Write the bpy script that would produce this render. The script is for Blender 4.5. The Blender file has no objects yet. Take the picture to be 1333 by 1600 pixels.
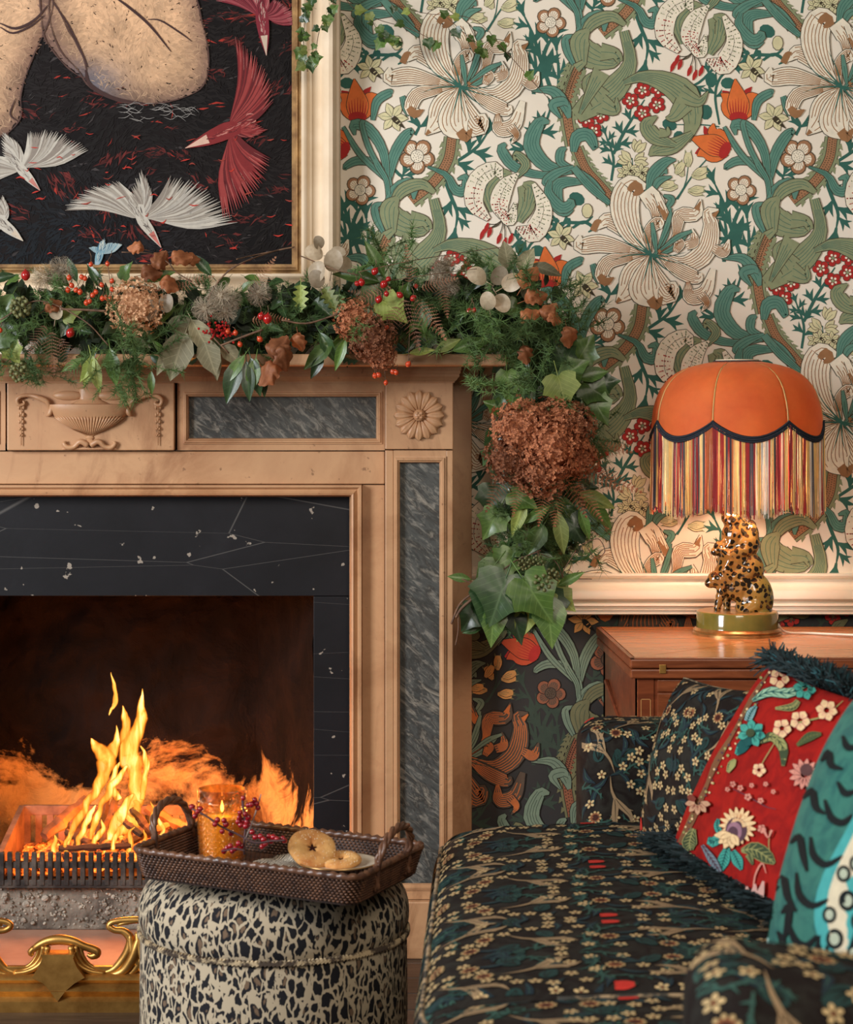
import bpy, bmesh, math, random
import numpy as np
from mathutils import Vector, Matrix, noise as mn
C = bpy.context.scene.collection
sc = bpy.context.scene
PI = math.pi
random.seed(7)
# ------------------------------------------------------------------ camera
# room axes: X right, Y into the chimney wall (paper at Y=0), Z up
CAMD, CAMH, FPX, VX, VY = 4.27, 1.115, 3200.0, 560.0, 640.0
cam = bpy.data.objects.new('camera', bpy.data.cameras.new('camera'))
C.objects.link(cam); sc.camera = cam
cam.location = (0, -CAMD, CAMH); cam.rotation_euler = (PI/2, 0, 0)
cam.data.sensor_width = 36; cam.data.sensor_fit = 'AUTO'
cam.data.lens = 36*FPX/1600
cam.data.shift_x = (666.5-VX)/1600; cam.data.shift_y = (VY-800)/1600
cam.data.clip_start = .05
cam.data.dof.use_dof = True; cam.data.dof.focus_distance = 3.9; cam.data.dof.aperture_fstop = 8.0
# ------------------------------------------------------------------ view, world, lights
sc.view_settings.view_transform = 'Standard'; sc.view_settings.look = 'None'
sc.view_settings.exposure = 0; sc.view_settings.gamma = 1; sc.view_settings.use_curve_mapping = False
w = bpy.data.worlds.new('room_air'); sc.world = w; w.use_nodes = True
w.node_tree.nodes['Background'].inputs[0].default_value = (1.0, .86, .74, 1)
w.node_tree.nodes['Background'].inputs[1].default_value = .11
def area(name, loc, target, sx, sy, power, col):
    l = bpy.data.lights.new(name, 'AREA'); l.shape = 'RECTANGLE'; l.size = sx; l.size_y = sy
    l.energy = power; l.color = col
    o = bpy.data.objects.new(name, l); C.objects.link(o); o.location = loc
    o.rotation_euler = (Vector(target)-Vector(loc)).to_track_quat('-Z', 'Y').to_euler()
    return o
area('window_daylight', (-2.9, -2.6, 1.75), (0.1, -.1, 1.0), 1.0, 1.6, 150, (.95, .97, 1.0))
area('room_glow', (.5, -3.7, 2.3), (.3, -.2, .8), 1.3, 1.0, 40, (1, .87, .72))
def point(name, loc, power, col, rad):
    l = bpy.data.lights.new(name, 'POINT'); l.energy = power; l.color = col; l.shadow_soft_size = rad
    o = bpy.data.objects.new(name, l); C.objects.link(o); o.location = loc; return o
# ------------------------------------------------------------------ helpers
def X(px, D): return (px-VX)*D/FPX
def Z(py, D): return CAMH-(py-VY)*D/FPX
def W(px, py, D): return Vector((X(px, D), D-CAMD, Z(py, D)))
def lin(r, g, b):
    f = lambda c: (c/255/12.92 if c/255 <= .04045 else ((c/255+.055)/1.055)**2.4)
    return (f(r), f(g), f(b), 1)
WL = {}
def put(o, parent=None, world=None):
    C.objects.link(o)
    world = Vector(world) if world is not None else Vector((0, 0, 0))
    if parent is not None:
        o.parent = parent; o.location = world-WL[parent.name]
    else: o.location = world
    WL[o.name] = world.copy()
    return o
def tag(o, label=None, cat=None, group=None, kind=None):
    if label: o['label'] = label
    if cat: o['category'] = cat
    if group: o['group'] = group
    if kind: o['kind'] = kind
    return o
def thing(name, loc, label, cat, group=None):
    return tag(put(bpy.data.objects.new(name, None), None, loc), label, cat, group)
def catmull(pts, n):
    """resample an open path of tuples (any dimension) into n+1 points"""
    P = [np.array(p, float) for p in pts]
    if len(P) == 2: return [P[0]+(P[1]-P[0])*i/n for i in range(n+1)]
    P = [2*P[0]-P[1]]+P+[2*P[-1]-P[-2]]; m = len(P)-3; out = []
    for i in range(n+1):
        t = i/n*m; k = min(int(t), m-1); t -= k
        a, b, c, d = P[k:k+4]
        out.append(.5*((2*b)+(c-a)*t+(2*a-5*b+4*c-d)*t*t+(3*b-a-3*c+d)*t**3))
    return out
class MB:
    def __init__(s): s.v = []; s.f = []; s.c = []; s.uv = None; s.col = None
    def setcol(s, c): s.col = c
    def add(s, vs, fs):
        n = len(s.v); s.v += [tuple(p) for p in vs]; s.f += [tuple(i+n for i in f) for f in fs]
        if s.col is not None: s.c += [s.col]*len(vs)
        return s
    def box(s, x0, x1, y0, y1, z0, z1, bev=0):
        if bev <= 0:
            return s.add([(x0,y0,z0),(x1,y0,z0),(x1,y1,z0),(x0,y1,z0),(x0,y0,z1),(x1,y0,z1),(x1,y1,z1),(x0,y1,z1)],
              [(3,2,1,0),(4,5,6,7),(0,1,5,4),(1,2,6,5),(2,3,7,6),(3,0,4,7)])
        bm = bmesh.new(); bmesh.ops.create_cube(bm, size=1)
        for q in bm.verts: q.co = ((x0+x1)/2+q.co.x*(x1-x0), (y0+y1)/2+q.co.y*(y1-y0), (z0+z1)/2+q.co.z*(z1-z0))
        bmesh.ops.bevel(bm, geom=bm.edges[:], offset=bev, segments=2, profile=.5, affect='EDGES')
        return s.bm(bm)
    def bm(s, bm):
        bm.verts.index_update(); s.add([q.co[:] for q in bm.verts], [[q.index for q in f.verts] for f in bm.faces]); bm.free(); return s
    def tube(s, pts, r, n=8, cap=True, flat=1.0, res=None, up=None):
        pts = [tuple(p) for p in pts]
        if not hasattr(r, '__len__'): r = [r]*len(pts)
        if res:
            q = catmull([tuple(p)+(k,) for p, k in zip(pts, r)], res)
            pts = [tuple(a[:3]) for a in q]; r = [max(float(a[3]), 1e-5) for a in q]
        P = [Vector(p) for p in pts]; vs = []; fs = []
        nn = None
        for i, p in enumerate(P):
            t = (P[min(i+1, len(P)-1)]-P[max(i-1, 0)])
            t = t.normalized() if t.length > 1e-9 else Vector((0,0,1))
            if up is not None: a = Vector(up)
            elif nn is None: a = Vector((0, 1, 0)) if abs(t.y) < .9 else Vector((1, 0, 0))
            else: a = nn
            nn = (a-t*a.dot(t)); nn = nn.normalized() if nn.length > 1e-6 else t.orthogonal().normalized()
            b = t.cross(nn)
            for k in range(n):
                an = 2*PI*k/n
                vs.append(p+nn*math.cos(an)*r[i]*flat+b*math.sin(an)*r[i])
        for i in range(len(P)-1):
            for k in range(n):
                k2 = (k+1) % n
                fs.append((i*n+k, i*n+k2, (i+1)*n+k2, (i+1)*n+k))
        if cap: fs.append(tuple(range(n))[::-1]); fs.append(tuple((len(P)-1)*n+k for k in range(n)))
        return s.add(vs, fs)
    def lathe(s, prof, n=48, c=(0,0,0), a0=0, a1=2*PI, sy=1.0):
        full = abs(a1-a0-2*PI) < 1e-6; m = n if full else n+1; vs = []; fs = []
        for r, z in prof:
            for k in range(m):
                a = a0+(a1-a0)*k/n; vs.append((c[0]+r*math.cos(a), c[1]+r*math.sin(a)*sy, c[2]+z))
        for i in range(len(prof)-1):
            for k in range(n):
                k2 = (k+1) % m
                fs.append((i*m+k, i*m+k2, (i+1)*m+k2, (i+1)*m+k))
        return s.add(vs, fs)
    def grid(s, fn, nu, nv, wu=False, closev=False):
        vs = [fn(i/nu, j/nv) for i in range(nu+1) for j in range(nv+1)]
        fs = [(i*(nv+1)+j, (i+1)*(nv+1)+j, (i+1)*(nv+1)+j+1, i*(nv+1)+j+1) for i in range(nu) for j in range(nv)]
        return s.add(vs, fs)
    def ball(s, c, r, nu=10, nv=8, M=None):
        rr = (r, r, r) if not hasattr(r, '__len__') else r; c = Vector(c); vs = []; fs = []
        for j in range(nv+1):
            th = PI*j/nv
            for i in range(nu):
                ph = 2*PI*i/nu
                p = Vector((rr[0]*math.sin(th)*math.cos(ph), rr[1]*math.sin(th)*math.sin(ph), rr[2]*math.cos(th)))
                if M is not None: p = M @ p
                vs.append(c+p)
        for j in range(nv):
            for i in range(nu):
                i2 = (i+1) % nu; fs.append((j*nu+i, (j+1)*nu+i, (j+1)*nu+i2, j*nu+i2))
        return s.add(vs, fs)
    def prism(s, poly, y0, y1):
        """polygon in XZ (list of (x,z)) extruded from y0 to y1"""
        n = len(poly)
        vs = [(x, y0, z) for x, z in poly]+[(x, y1, z) for x, z in poly]
        return s.add(vs, [tuple(range(n)), tuple(range(2*n-1, n-1, -1))]+[(i, i+n, (i+1) % n+n, (i+1) % n) for i in range(n)])
    def sweepx(s, prof, x0, x1, ret0=0, ret1=0):
        """profile in (y,z) run along X; ret: extra length times -y at each end (mitred returns)"""
        n = len(prof)
        vs = [(x0+ret0*y, y, z) for y, z in prof]+[(x1-ret1*y, y, z) for y, z in prof]
        return s.add(vs, [(i, i+1, i+1+n, i+n) for i in range(n-1)]+[tuple(range(n))[::-1], tuple(range(n, 2*n))])
    def mesh(s, name, mat, smooth=False, org=None):
        m = bpy.data.meshes.new(name)
        c = Vector(org) if org is not None else Vector((0,0,0))
        a = np.array(s.v, float)-np.array(c)
        m.from_pydata(a.tolist(), [], s.f); 
        for k in (mat if isinstance(mat, (list, tuple)) else [mat]): m.materials.append(k)
        if s.c:
            at = m.color_attributes.new('Col', 'FLOAT_COLOR', 'POINT')
            at.data.foreach_set('color', np.array([tuple(q) for q in s.c], dtype=np.float32).ravel())
        if s.uv is not None:
            u = m.uv_layers.new(name='UVMap'); li = np.zeros(len(m.loops), dtype=np.int32)
            m.loops.foreach_get('vertex_index', li)
            u.data.foreach_set('uv', np.array(s.uv, dtype=np.float32)[li].ravel())
        if smooth:
            m.polygons.foreach_set('use_smooth', [True]*len(m.polygons))
            if smooth != 'full':
                try: m.set_sharp_from_angle(angle=math.radians(38))
                except Exception: pass
        m.update(); return m
    def build(s, name, mat, parent=None, label=None, smooth=False, kind=None, cat=None, group=None, fixn=False):
        a = np.array(s.v, float); c = Vector(((a.min(0)+a.max(0))/2).tolist())
        if parent is None: c.z = float(a[:, 2].min())
        m = s.mesh(name, mat, smooth, c)
        if fixn:
            b = bmesh.new(); b.from_mesh(m); bmesh.ops.remove_doubles(b, verts=b.verts[:], dist=1e-6)
            bmesh.ops.recalc_face_normals(b, faces=b.faces[:]); b.to_mesh(m); b.free()
        o = bpy.data.objects.new(name, m); put(o, parent, c)
        return tag(o, label, cat, group, kind)
def inst(mesh, name, parent, M, label=None):
    """a copy sharing mesh data, placed by world matrix M"""
    o = bpy.data.objects.new(name, mesh); C.objects.link(o)
    if parent is not None:
        o.parent = parent; M = Matrix.Translation(-WL[parent.name]) @ M
    o.matrix_basis = M; WL[o.name] = M.translation.copy()
    if label: o['label'] = label
    return o
def frame(pos, tip, nrm, s=1.0):
    """matrix with local Y along tip, local Z near nrm"""
    y = Vector(tip).normalized(); z = Vector(nrm); z = z-y*z.dot(y)
    z = z.normalized() if z.length > 1e-5 else y.orthogonal().normalized()
    x = y.cross(z); ss = (s, s, s) if not hasattr(s, '__len__') else s
    return Matrix(((x.x*ss[0], y.x*ss[1], z.x*ss[2], pos[0]), (x.y*ss[0], y.y*ss[1], z.y*ss[2], pos[1]), (x.z*ss[0], y.z*ss[1], z.z*ss[2], pos[2]), (0,0,0,1)))
R = random.uniform
# ------------------------------------------------------------------ materials (all node based)
def nt(name):
    m = bpy.data.materials.new(name); m.use_nodes = True; t = m.node_tree
    return m, t, t.nodes['Principled BSDF'], t.nodes['Material Output']
def N(t, typ, **kw):
    n = t.nodes.new(typ)
    for k, v in kw.items():
        if isinstance(k, str) and k.startswith('i_'): n.inputs[k[2:]].default_value = v
        else: setattr(n, k, v)
    return n
def coords(t, kind='Object', scale=(1,1,1), rot=(0,0,0)):
    tc = N(t, 'ShaderNodeTexCoord'); mp = N(t, 'ShaderNodeMapping')
    if kind == 'World':
        g = N(t, 'ShaderNodeNewGeometry'); t.links.new(g.outputs['Position'], mp.inputs[0])
    else: t.links.new(tc.outputs[kind], mp.inputs[0])
    mp.inputs['Scale'].default_value = scale; mp.inputs['Rotation'].default_value = rot
    return mp.outputs[0]
def ramp(t, fac, stops, interp='LINEAR'):
    r = N(t, 'ShaderNodeValToRGB'); r.color_ramp.interpolation = interp
    e = r.color_ramp.elements
    while len(e) > 1: e.remove(e[-1])
    e[0].position = stops[0][0]; e[0].color = stops[0][1]
    for p, c in stops[1:]:
        k = e.new(p); k.color = c
    t.links.new(fac, r.inputs[0]); return r.outputs[0]
def noiz(t, vec, scale, detail=4, rough=.55, dist=0, out='Fac'):
    n = N(t, 'ShaderNodeTexNoise'); t.links.new(vec, n.inputs['Vector'])
    n.inputs['Scale'].default_value = scale; n.inputs['Detail'].default_value = detail
    n.inputs['Roughness'].default_value = rough; n.inputs['Distortion'].default_value = dist
    return n.outputs[out]
def mixc(t, fac, a, b, mode='MIX'):
    m = N(t, 'ShaderNodeMix', data_type='RGBA', blend_type=mode)
    for s, v in ((m.inputs[0], fac), (m.inputs[6], a), (m.inputs[7], b)):
        if isinstance(v, (int, float)): s.default_value = v
        elif isinstance(v, tuple): s.default_value = v
        else: t.links.new(v, s)
    return m.outputs[2]
def bump(t, bs, h, strength=.3, dist=.002):
    b = N(t, 'ShaderNodeBump'); b.inputs['Strength'].default_value = strength; b.inputs['Distance'].default_value = dist
    t.links.new(h, b.inputs['Height']); t.links.new(b.outputs[0], bs.inputs['Normal'])
def pm(name, c1, c2=None, scale=20, rough=.6, metal=0, bmp=0, bscale=None, kind='Object', cs=(1,1,1), detail=4, spec=.5, lo=.35, hi=.65, dist=0, coat=0, sheen=0, bd=.002):
    m, t, bs, out = nt(name)
    v = coords(t, kind, cs)
    bs.inputs['Roughness'].default_value = rough; bs.inputs['Metallic'].default_value = metal
    bs.inputs['Specular IOR Level'].default_value = spec
    bs.inputs['Coat Weight'].default_value = coat; bs.inputs['Sheen Weight'].default_value = sheen
    if c2 is None: c2 = tuple(x*.8 for x in c1[:3])+(1,)
    f = noiz(t, v, scale, detail, .6, dist)
    t.links.new(ramp(t, f, [(lo, c1), (hi, c2)]), bs.inputs['Base Color'])
    if bmp: bump(t, bs, noiz(t, v, bscale or scale*4, 3), bmp, bd)
    return m
def print_mat(name, rough=.75, weave=0, sheen=0, spec=.3):
    m, t, bs, out = nt(name)
    a = N(t, 'ShaderNodeVertexColor', layer_name='Col')
    v = coords(t, 'World')
    f = noiz(t, v, 60, 5, .6)
    t.links.new(mixc(t, 1.0, a.outputs[0], ramp(t, f, [(.3, (.86,.86,.86,1)), (.7, (1.06,1.05,1.03,1))]), 'MULTIPLY'), bs.inputs['Base Color'])
    bs.inputs['Roughness'].default_value = rough; bs.inputs['Specular IOR Level'].default_value = spec
    bs.inputs['Sheen Weight'].default_value = sheen
    if weave: bump(t, bs, noiz(t, v, 900, 2), weave, .0008)
    return m
M_PRINT = print_mat('printed_paper_ink'); M_CLOTH = print_mat('printed_cloth_ink', .8, .4, .0, .15)
M_PAINT = print_mat('oil_paint', .65, .0, 0, .22)
# ------------------------------------------------------------------ flat print made of thin shapes laid on a surface
class Print:
    """shapes in (u,v) with a layer number; colours per shape"""
    def __init__(s): s.P = []; s.q = 0
    def poly(s, pts, col, lay, i=0): s.P.append(([(float(a), float(b)) for a, b in pts], col, (lay, s.q), i % 4))
    def done(s):
        r = {k: n for n, k in enumerate(sorted({p[2] for p in s.P}))}
        return [(p, c, r[k]*2.0+i*.45) for p, c, k, i in s.P]
    def ribbon(s, pts, wd, col, lay, n=10, t0=0., t1=1.):
        q = catmull([tuple(p)+(k,) for p, k in zip(pts, wd)], n)
        L = []; Rr = []
        for i, a in enumerate(q):
            b = q[min(i+1, n)]; c = q[max(i-1, 0)]; dx, dy = b[0]-c[0], b[1]-c[1]; l = math.hypot(dx, dy) or 1
            nx, ny = -dy/l, dx/l; w = max(a[2], .0)/2
            L.append((a[0]+nx*w, a[1]+ny*w)); Rr.append((a[0]-nx*w, a[1]-ny*w))
        s.q += 1
        for i in range(n): s.poly([L[i], L[i+1], Rr[i+1], Rr[i]], col, lay, i)
    def disc(s, c, r, col, lay, n=10, ry=None, rot=0):
        if r > 1.4: s.q += 1
        ry = ry or r; ca, sa = math.cos(rot), math.sin(rot); pts = []
        for k in range(n):
            a = 2*PI*k/n; x, y = r*math.cos(a), ry*math.sin(a); pts.append((c[0]+x*ca-y*sa, c[1]+x*sa+y*ca))
        s.poly(pts, col, lay)
    def fan(s, c, pts, col, lay):
        for i in range(len(pts)): s.poly([c, pts[i], pts[(i+1) % len(pts)]], col, lay)
    def leafy(s, pts, wd, fill, line, lay, n=12, out=1.1, lines=3, lcol=None, frac=.72, lw=.9):
        """outlined ribbon with flowing hatch lines inside"""
        s.ribbon(pts, [x+2*out if x > 0 else .01 for x in wd], line, lay, n)
        s.ribbon(pts, wd, fill, lay, n)
        if lines:
            q = catmull([tuple(p)+(k,) for p, k in zip(pts, wd)], n)
            for j in range(lines):
                o = (j-(lines-1)/2)/max(lines, 1)*frac; P2 = []
                for i in range(n+1):
                    b = q[min(i+1, n)]; c = q[max(i-1, 0)]; dx, dy = b[0]-c[0], b[1]-c[1]; l = math.hypot(dx, dy) or 1
                    P2.append((q[i][0]-dy/l*q[i][2]*o, q[i][1]+dx/l*q[i][2]*o))
                a = int(n*(.06+.1*(j % 2))); b = max(a+3, int(n*(.93-.16*((j*2+1) % 3)/2)))
                s.ribbon(P2[a:b], [lw]*len(P2[a:b]), (lcol or line), lay, max(4, (b-a)))
def clip(poly, u0, u1, v0, v1):
    for ax, lim, sg in ((0, u0, 1), (0, u1, -1), (1, v0, 1), (1, v1, -1)):
        out = []; n = len(poly)
        for i in range(n):
            a, b = poly[i], poly[(i+1) % n]; da, db = (a[ax]-lim)*sg, (b[ax]-lim)*sg
            if da >= 0: out.append(a)
            if (da >= 0) != (db >= 0):
                t = da/(da-db); out.append((a[0]+(b[0]-a[0])*t, a[1]+(b[1]-a[1])*t))
        poly = out
        if len(poly) < 3: return None
    return poly
def stamp(mb, PR, fmap, off=(0, 0), sc_=1., rot=0., mir=1, lim=None, pal=None, step=1e-6, base=.0003):
    ca, sa = math.cos(rot)*sc_, math.sin(rot)*sc_
    if not hasattr(PR, 'cache'): PR.cache = PR.done()
    for pts, col, lay in PR.cache:
        q = [(off[0]+(x*mir*ca-y*sa), off[1]+(x*mir*sa+y*ca)) for x, y in pts]
        if lim:
            xs = [a for a, _ in q]; ys = [b for _, b in q]
            if max(xs) < lim[0] or min(xs) > lim[1] or max(ys) < lim[2] or min(ys) > lim[3]: continue
            q = clip(q, *lim)
            if not q: continue
        c = pal(col) if pal else col
        mb.setcol(c if len(c) == 4 else tuple(c)+(1,))
        mb.add([fmap(a, b, base+step*lay) for a, b in q], [tuple(range(len(q)))])
# ------------------------------------------------------------------ botanical wallpaper, drawn in pixel-sized units of one repeat
BG, TEAL, TEALM, SAGE, BRN, LINE, RED, ORG, CRM, YEL, TAN = ('bg', 'teal', 'tealm', 'sage', 'brn', 'line', 'red', 'org', 'crm', 'yel', 'tan')
LIGHTPAL = dict(bg=lin(242,232,214), teal=lin(54,104,92), tealm=lin(98,142,126), sage=lin(142,150,114), brn=lin(168,122,88), line=lin(66,58,42),
                red=lin(178,44,40), org=lin(228,118,58), crm=lin(244,234,212), yel=lin(222,214,170), tan=lin(160,116,78))
DARKPAL = dict(bg=lin(50,46,42), teal=lin(62,74,62), tealm=lin(122,138,116), sage=lin(122,118,84), brn=lin(150,92,66), line=lin(30,26,24),
               red=lin(190,52,44), org=lin(206,84,50), crm=lin(94,76,62), yel=lin(226,160,92), tan=lin(206,112,58))
WP = Print()
def c2(*a): return [(500+a[i]/3.03, a[i+1]/3.03) for i in range(0, len(a), 2)]
def c3(*a): return [(900+a[i]/3.079, a[i+1]/3.079) for i in range(0, len(a), 2)]
def foli(pts, w, lobes, col=TEAL, size=15, lay=0, flip=1):
    """stem with pointed lobed leaves either side"""
    WP.ribbon(pts, w, col, lay, 10)
    q = catmull(pts, 20)
    for t, side, L, ang in lobes:
        i = int(t*20); a = q[i]; b = q[min(i+1, 20)]; c = q[max(i-1, 0)]
        h = math.atan2(b[1]-c[1], b[0]-c[0])+side*ang
        d = (math.cos(h), math.sin(h)); n_ = (-d[1], d[0]); S = L
        tip = (a[0]+d[0]*S, a[1]+d[1]*S); mid = (a[0]+d[0]*S*.55+n_[0]*S*.06*side, a[1]+d[1]*S*.55+n_[1]*S*.06*side)
        WP.ribbon([tuple(a), mid, tip], [S*.12, S*.24, .2], col, lay, 6)
        for sd in (-1, 1):
            e = (a[0]+d[0]*S*.78+n_[0]*sd*S*.42, a[1]+d[1]*S*.78+n_[1]*sd*S*.42)
            WP.ribbon([(a[0]+d[0]*S*.2, a[1]+d[1]*S*.2), (a[0]+d[0]*S*.5+n_[0]*sd*S*.13, a[1]+d[1]*S*.5+n_[1]*sd*S*.13), e], [S*.14, S*.19, .2], col, lay, 5)
def rose(c, r, rot=0.3, lay=8):
    for k in range(5):
        a = rot+k*2*PI/5; p = (c[0]+math.cos(a)*r*.6, c[1]+math.sin(a)*r*.6)
        WP.disc(p, r*.47, LINE, lay, 12); WP.disc(p, r*.42, BRN, lay, 12)
        p2 = (c[0]+math.cos(a)*r*.50, c[1]+math.sin(a)*r*.50)
        WP.disc(p2, r*.32, CRM, lay, 10)
        for j in range(-2, 3):
            b = a+j*.2
            WP.ribbon([(c[0]+math.cos(b)*r*.42, c[1]+math.sin(b)*r*.42), (c[0]+math.cos(b)*r*.76, c[1]+math.sin(b)*r*.76)], [.7, .7], BRN, lay, 1)
    WP.disc(c, r*.40, LINE, lay, 16); WP.disc(c, r*.36, CRM, lay, 16)
    for k in range(16):
        rr = r*.3*math.sqrt((k+.5)/16); a = k*2.4
        WP.disc((c[0]+math.cos(a)*rr, c[1]+math.sin(a)*rr), .8, LINE, lay, 5)
def tulip(c, s, rot, lay=8):
    ca, sa = math.cos(rot), math.sin(rot)
    T = lambda L: [(c[0]+(x*ca-y*sa)*s, c[1]+(x*sa+y*ca)*s) for x, y in L]
    WP.ribbon(T([(-4,6),(-14,-6),(-24,-14)]), [12*s,14*s,2], RED, lay, 6); WP.ribbon(T([(6,6),(12,-10),(20,-20)]), [12*s,12*s,1], RED, lay, 6)
    for L, w_ in (([(0,30),(-12,14),(-16,-2),(-26,-10)], [10,24,18,1]), ([(0,30),(14,12),(18,-4),(30,-8)], [10,22,16,1]), ([(0,32),(0,10),(-2,-8),(-5,-32)], [16,32,24,1])):
        WP.ribbon(T(L), [x*s+2.2 for x in w_], LINE, lay, 10); WP.ribbon(T(L), [x*s for x in w_], ORG, lay, 10)
    WP.disc(T([(0,25)])[0], 14*s, RED, lay, 12, 8*s, rot)
    for x in (-12,-8,-4,0,4,8,12):
        WP.ribbon(T([(x*.8,26),(x,12),(x*1.1,-4+abs(x)*.5)]), [2.2*s,1.6*s,.4], RED, lay, 5)
def star6(c, r, lay=8, rot=0, fill=YEL):
    for k in range(6):
        a = rot+k*PI/3; d = (math.cos(a), math.sin(a))
        P = [(c[0]+d[0]*r*.1, c[1]+d[1]*r*.1), (c[0]+d[0]*r*.55, c[1]+d[1]*r*.55), (c[0]+d[0]*r, c[1]+d[1]*r)]
        WP.leafy(P, [r*.18, r*.5, .3], fill, LINE, lay, 6, .9, 1, SAGE, .5, .8)
    p = (c[0]+r*.25, c[1]+r*.25); WP.ribbon([c, p, (c[0]+r*.8, c[1]+r*.75)], [r*.3, r*.38, .5], LINE, lay, 5)
    WP.ribbon([(c[0]+r*.2, c[1]+r*.3), (c[0]+r*.35, c[1]+r*.2)], [1.4, 1.4], YEL, lay, 2); WP.ribbon([(c[0]+r*.35, c[1]+r*.5), (c[0]+r*.5, c[1]+r*.36)], [1.4, 1.4], YEL, lay, 2)
def berryflower(c, r, lay=8, rot=0.5):
    for k in range(5):
        a = rot+k*2*PI/5; p = (c[0]+math.cos(a)*r*.58, c[1]+math.sin(a)*r*.58)
        WP.disc(p, r*.46, LINE, lay, 9); WP.disc(p, r*.4, RED, lay, 9); WP.disc((c[0]+math.cos(a)*r*.36, c[1]+math.sin(a)*r*.36), r*.15, CRM, lay, 6)
    WP.disc(c, r*.2, SAGE, lay, 7)
def bell(c, s, rot, lay=6, bud=False):
    ca, sa = math.cos(rot), math.sin(rot)
    T = lambda L: [(c[0]+(x*ca-y*sa)*s, c[1]+(x*sa+y*ca)*s) for x, y in L]
    if bud:
        WP.leafy(T([(0,11),(0,0),(0,-12)]), [4*s,13*s,8*s], YEL, LINE, lay, 7, .9, 3, SAGE, .7, .8)
        WP.ribbon(T([(-4,-11),(-5,-16)]), [3*s,.3], SAGE, lay, 2); WP.ribbon(T([(4,-11),(5,-16)]), [3*s,.3], SAGE, lay, 2)
    else:
        for x in (-8, 0, 8): WP.leafy(T([(0,9),(x*.6,0),(x*1.25,-11+abs(x)*.2)]), [4*s,11*s,.5], YEL, LINE, lay, 7, .9, 1, SAGE, .5, .8)
# stems
def stem(pts, w_):
    WP.ribbon(pts, [w_*1.7]*len(pts), LINE, 3, 16); WP.ribbon(pts, [w_*1.7-1.8]*len(pts), SAGE, 3, 16)
    WP.ribbon(pts, [w_*1.05]*len(pts), LINE, 3, 16); WP.ribbon(pts, [w_*.9]*len(pts), BRN, 3, 16)
    q = catmull(pts, 30)
    for i in range(1, 30):
        d = q[i]-q[i-1]; l = math.hypot(*d) or 1; n_ = (-d[1]/l, d[0]/l)
        for o in (-.28, 0, .28):
            WP.disc((q[i][0]+n_[0]*o*w_+d[0]/l*(1.5 if o else 0), q[i][1]+n_[1]*o*w_+d[1]/l*(1.5 if o else 0)), .9, LINE, 7, 5)
        if i % 3 == 0:
            for sd in (-1, 1):
                b = (q[i][0]+n_[0]*sd*w_*.75, q[i][1]+n_[1]*sd*w_*.75)
                WP.ribbon([b, (b[0]+n_[0]*sd*w_*.45+d[0]/l*w_*.5, b[1]+n_[1]*sd*w_*.45+d[1]/l*w_*.5)], [w_*.6, .3], SAGE, 4, 2)
stem(c2(625,650, 605,760, 540,860, 430,950), 15)
stem(c2(330,1090, 290,1160, 262,1240, 240,1330), 15)
stem(c2(1225,320, 1185,430, 1170,540, 1195,690), 14)
stem(c2(1215,700, 1260,800, 1330,880, 1400,960), 13)
# teal lobed foliage behind
foli(c2(1110,470, 1050,300, 1010,170, 960,60), [7,6,5,2], [(.98,0,30,.0),(.5,-1,34,.9),(.62,1,34,.8),(.25,-1,30,1.1),(.28,1,38,.7),(.8,-1,26,.9)])
foli(c2(1130,440, 1130,330, 1120,230), [6,5,2], [(.95,0,32,0),(.4,1,30,.8),(.3,-1,26,.9)])
foli(c2(560,830, 640,770, 740,700, 800,620), [5,5,5,2], [(.95,0,30,0),(.6,1,34,.9),(.35,1,32,1.),(.55,-1,30,.9),(.75,-1,30,.8)])
foli(c2(580,820, 620,930, 650,1010, 640,1090), [6,6,5,2], [(.95,0,32,0),(.4,1,30,.9),(.55,-1,30,.8),(.75,-1,26,.9),(.2,-1,26,1.)])
foli(c2(150,1230, 140,1130, 170,1020, 210,960), [7,6,6,2], [(.95,0,30,0),(.45,1,34,.9),(.5,-1,34,.9),(.75,-1,28,.9),(.2,1,32,.8)])
foli(c2(110,1240, 120,1100, 105,1010), [6,5,2], [(.95,0,28,0),(.4,1,24,.9),(.5,-1,28,.9)])
foli(c2(450,640, 470,590, 440,540), [5,4,3], [(.95,0,22,0),(.4,1,26,.9),(.4,-1,24,.9)])
foli(c2(1010,660, 1060,600, 1090,520), [6,5,3], [(.95,0,28,0),(.3,1,30,.8),(.5,-1,28,.9),(.05,-1,28,1.)])
foli(c2(900,660, 960,700, 930,720), [5,5,3], [(.6,1,24,.9),(.8,-1,22,.9)])
foli(c2(350,800, 380,830, 400,830), [5,5,3], [(.6,1,20,.9),(.8,-1,22,.9),(.95,0,20,0)])
foli(c2(820,1220, 900,1180, 980,1100, 1060,1040), [4,4,4,3], [(.2,1,22,.9),(.5,-1,20,1.),(.7,1,18,1.)])
foli(c3(170,870, 180,760, 140,640), [4,4,2], [(.95,0,18,0),(.3,1,22,1.),(.35,-1,22,1.),(.6,1,22,1.),(.65,-1,22,1.),(.85,1,18,1.),(.8,-1,18,1.)])
foli(c3(180,740, 240,620, 330,480), [5,5,2], [(.2,1,24,1.),(.4,-1,24,1.),(.45,1,24,1.),(.65,-1,22,1.),(.7,1,22,1.),(.1,-1,22,1.2)])
foli(c3(690,600, 670,470, 690,380, 760,310), [3,4,4,3], [(.4,-1,22,1.2),(.35,1,18,1.2),(.62,-1,20,1.),(.95,1,20,1.)], TEAL)
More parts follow.
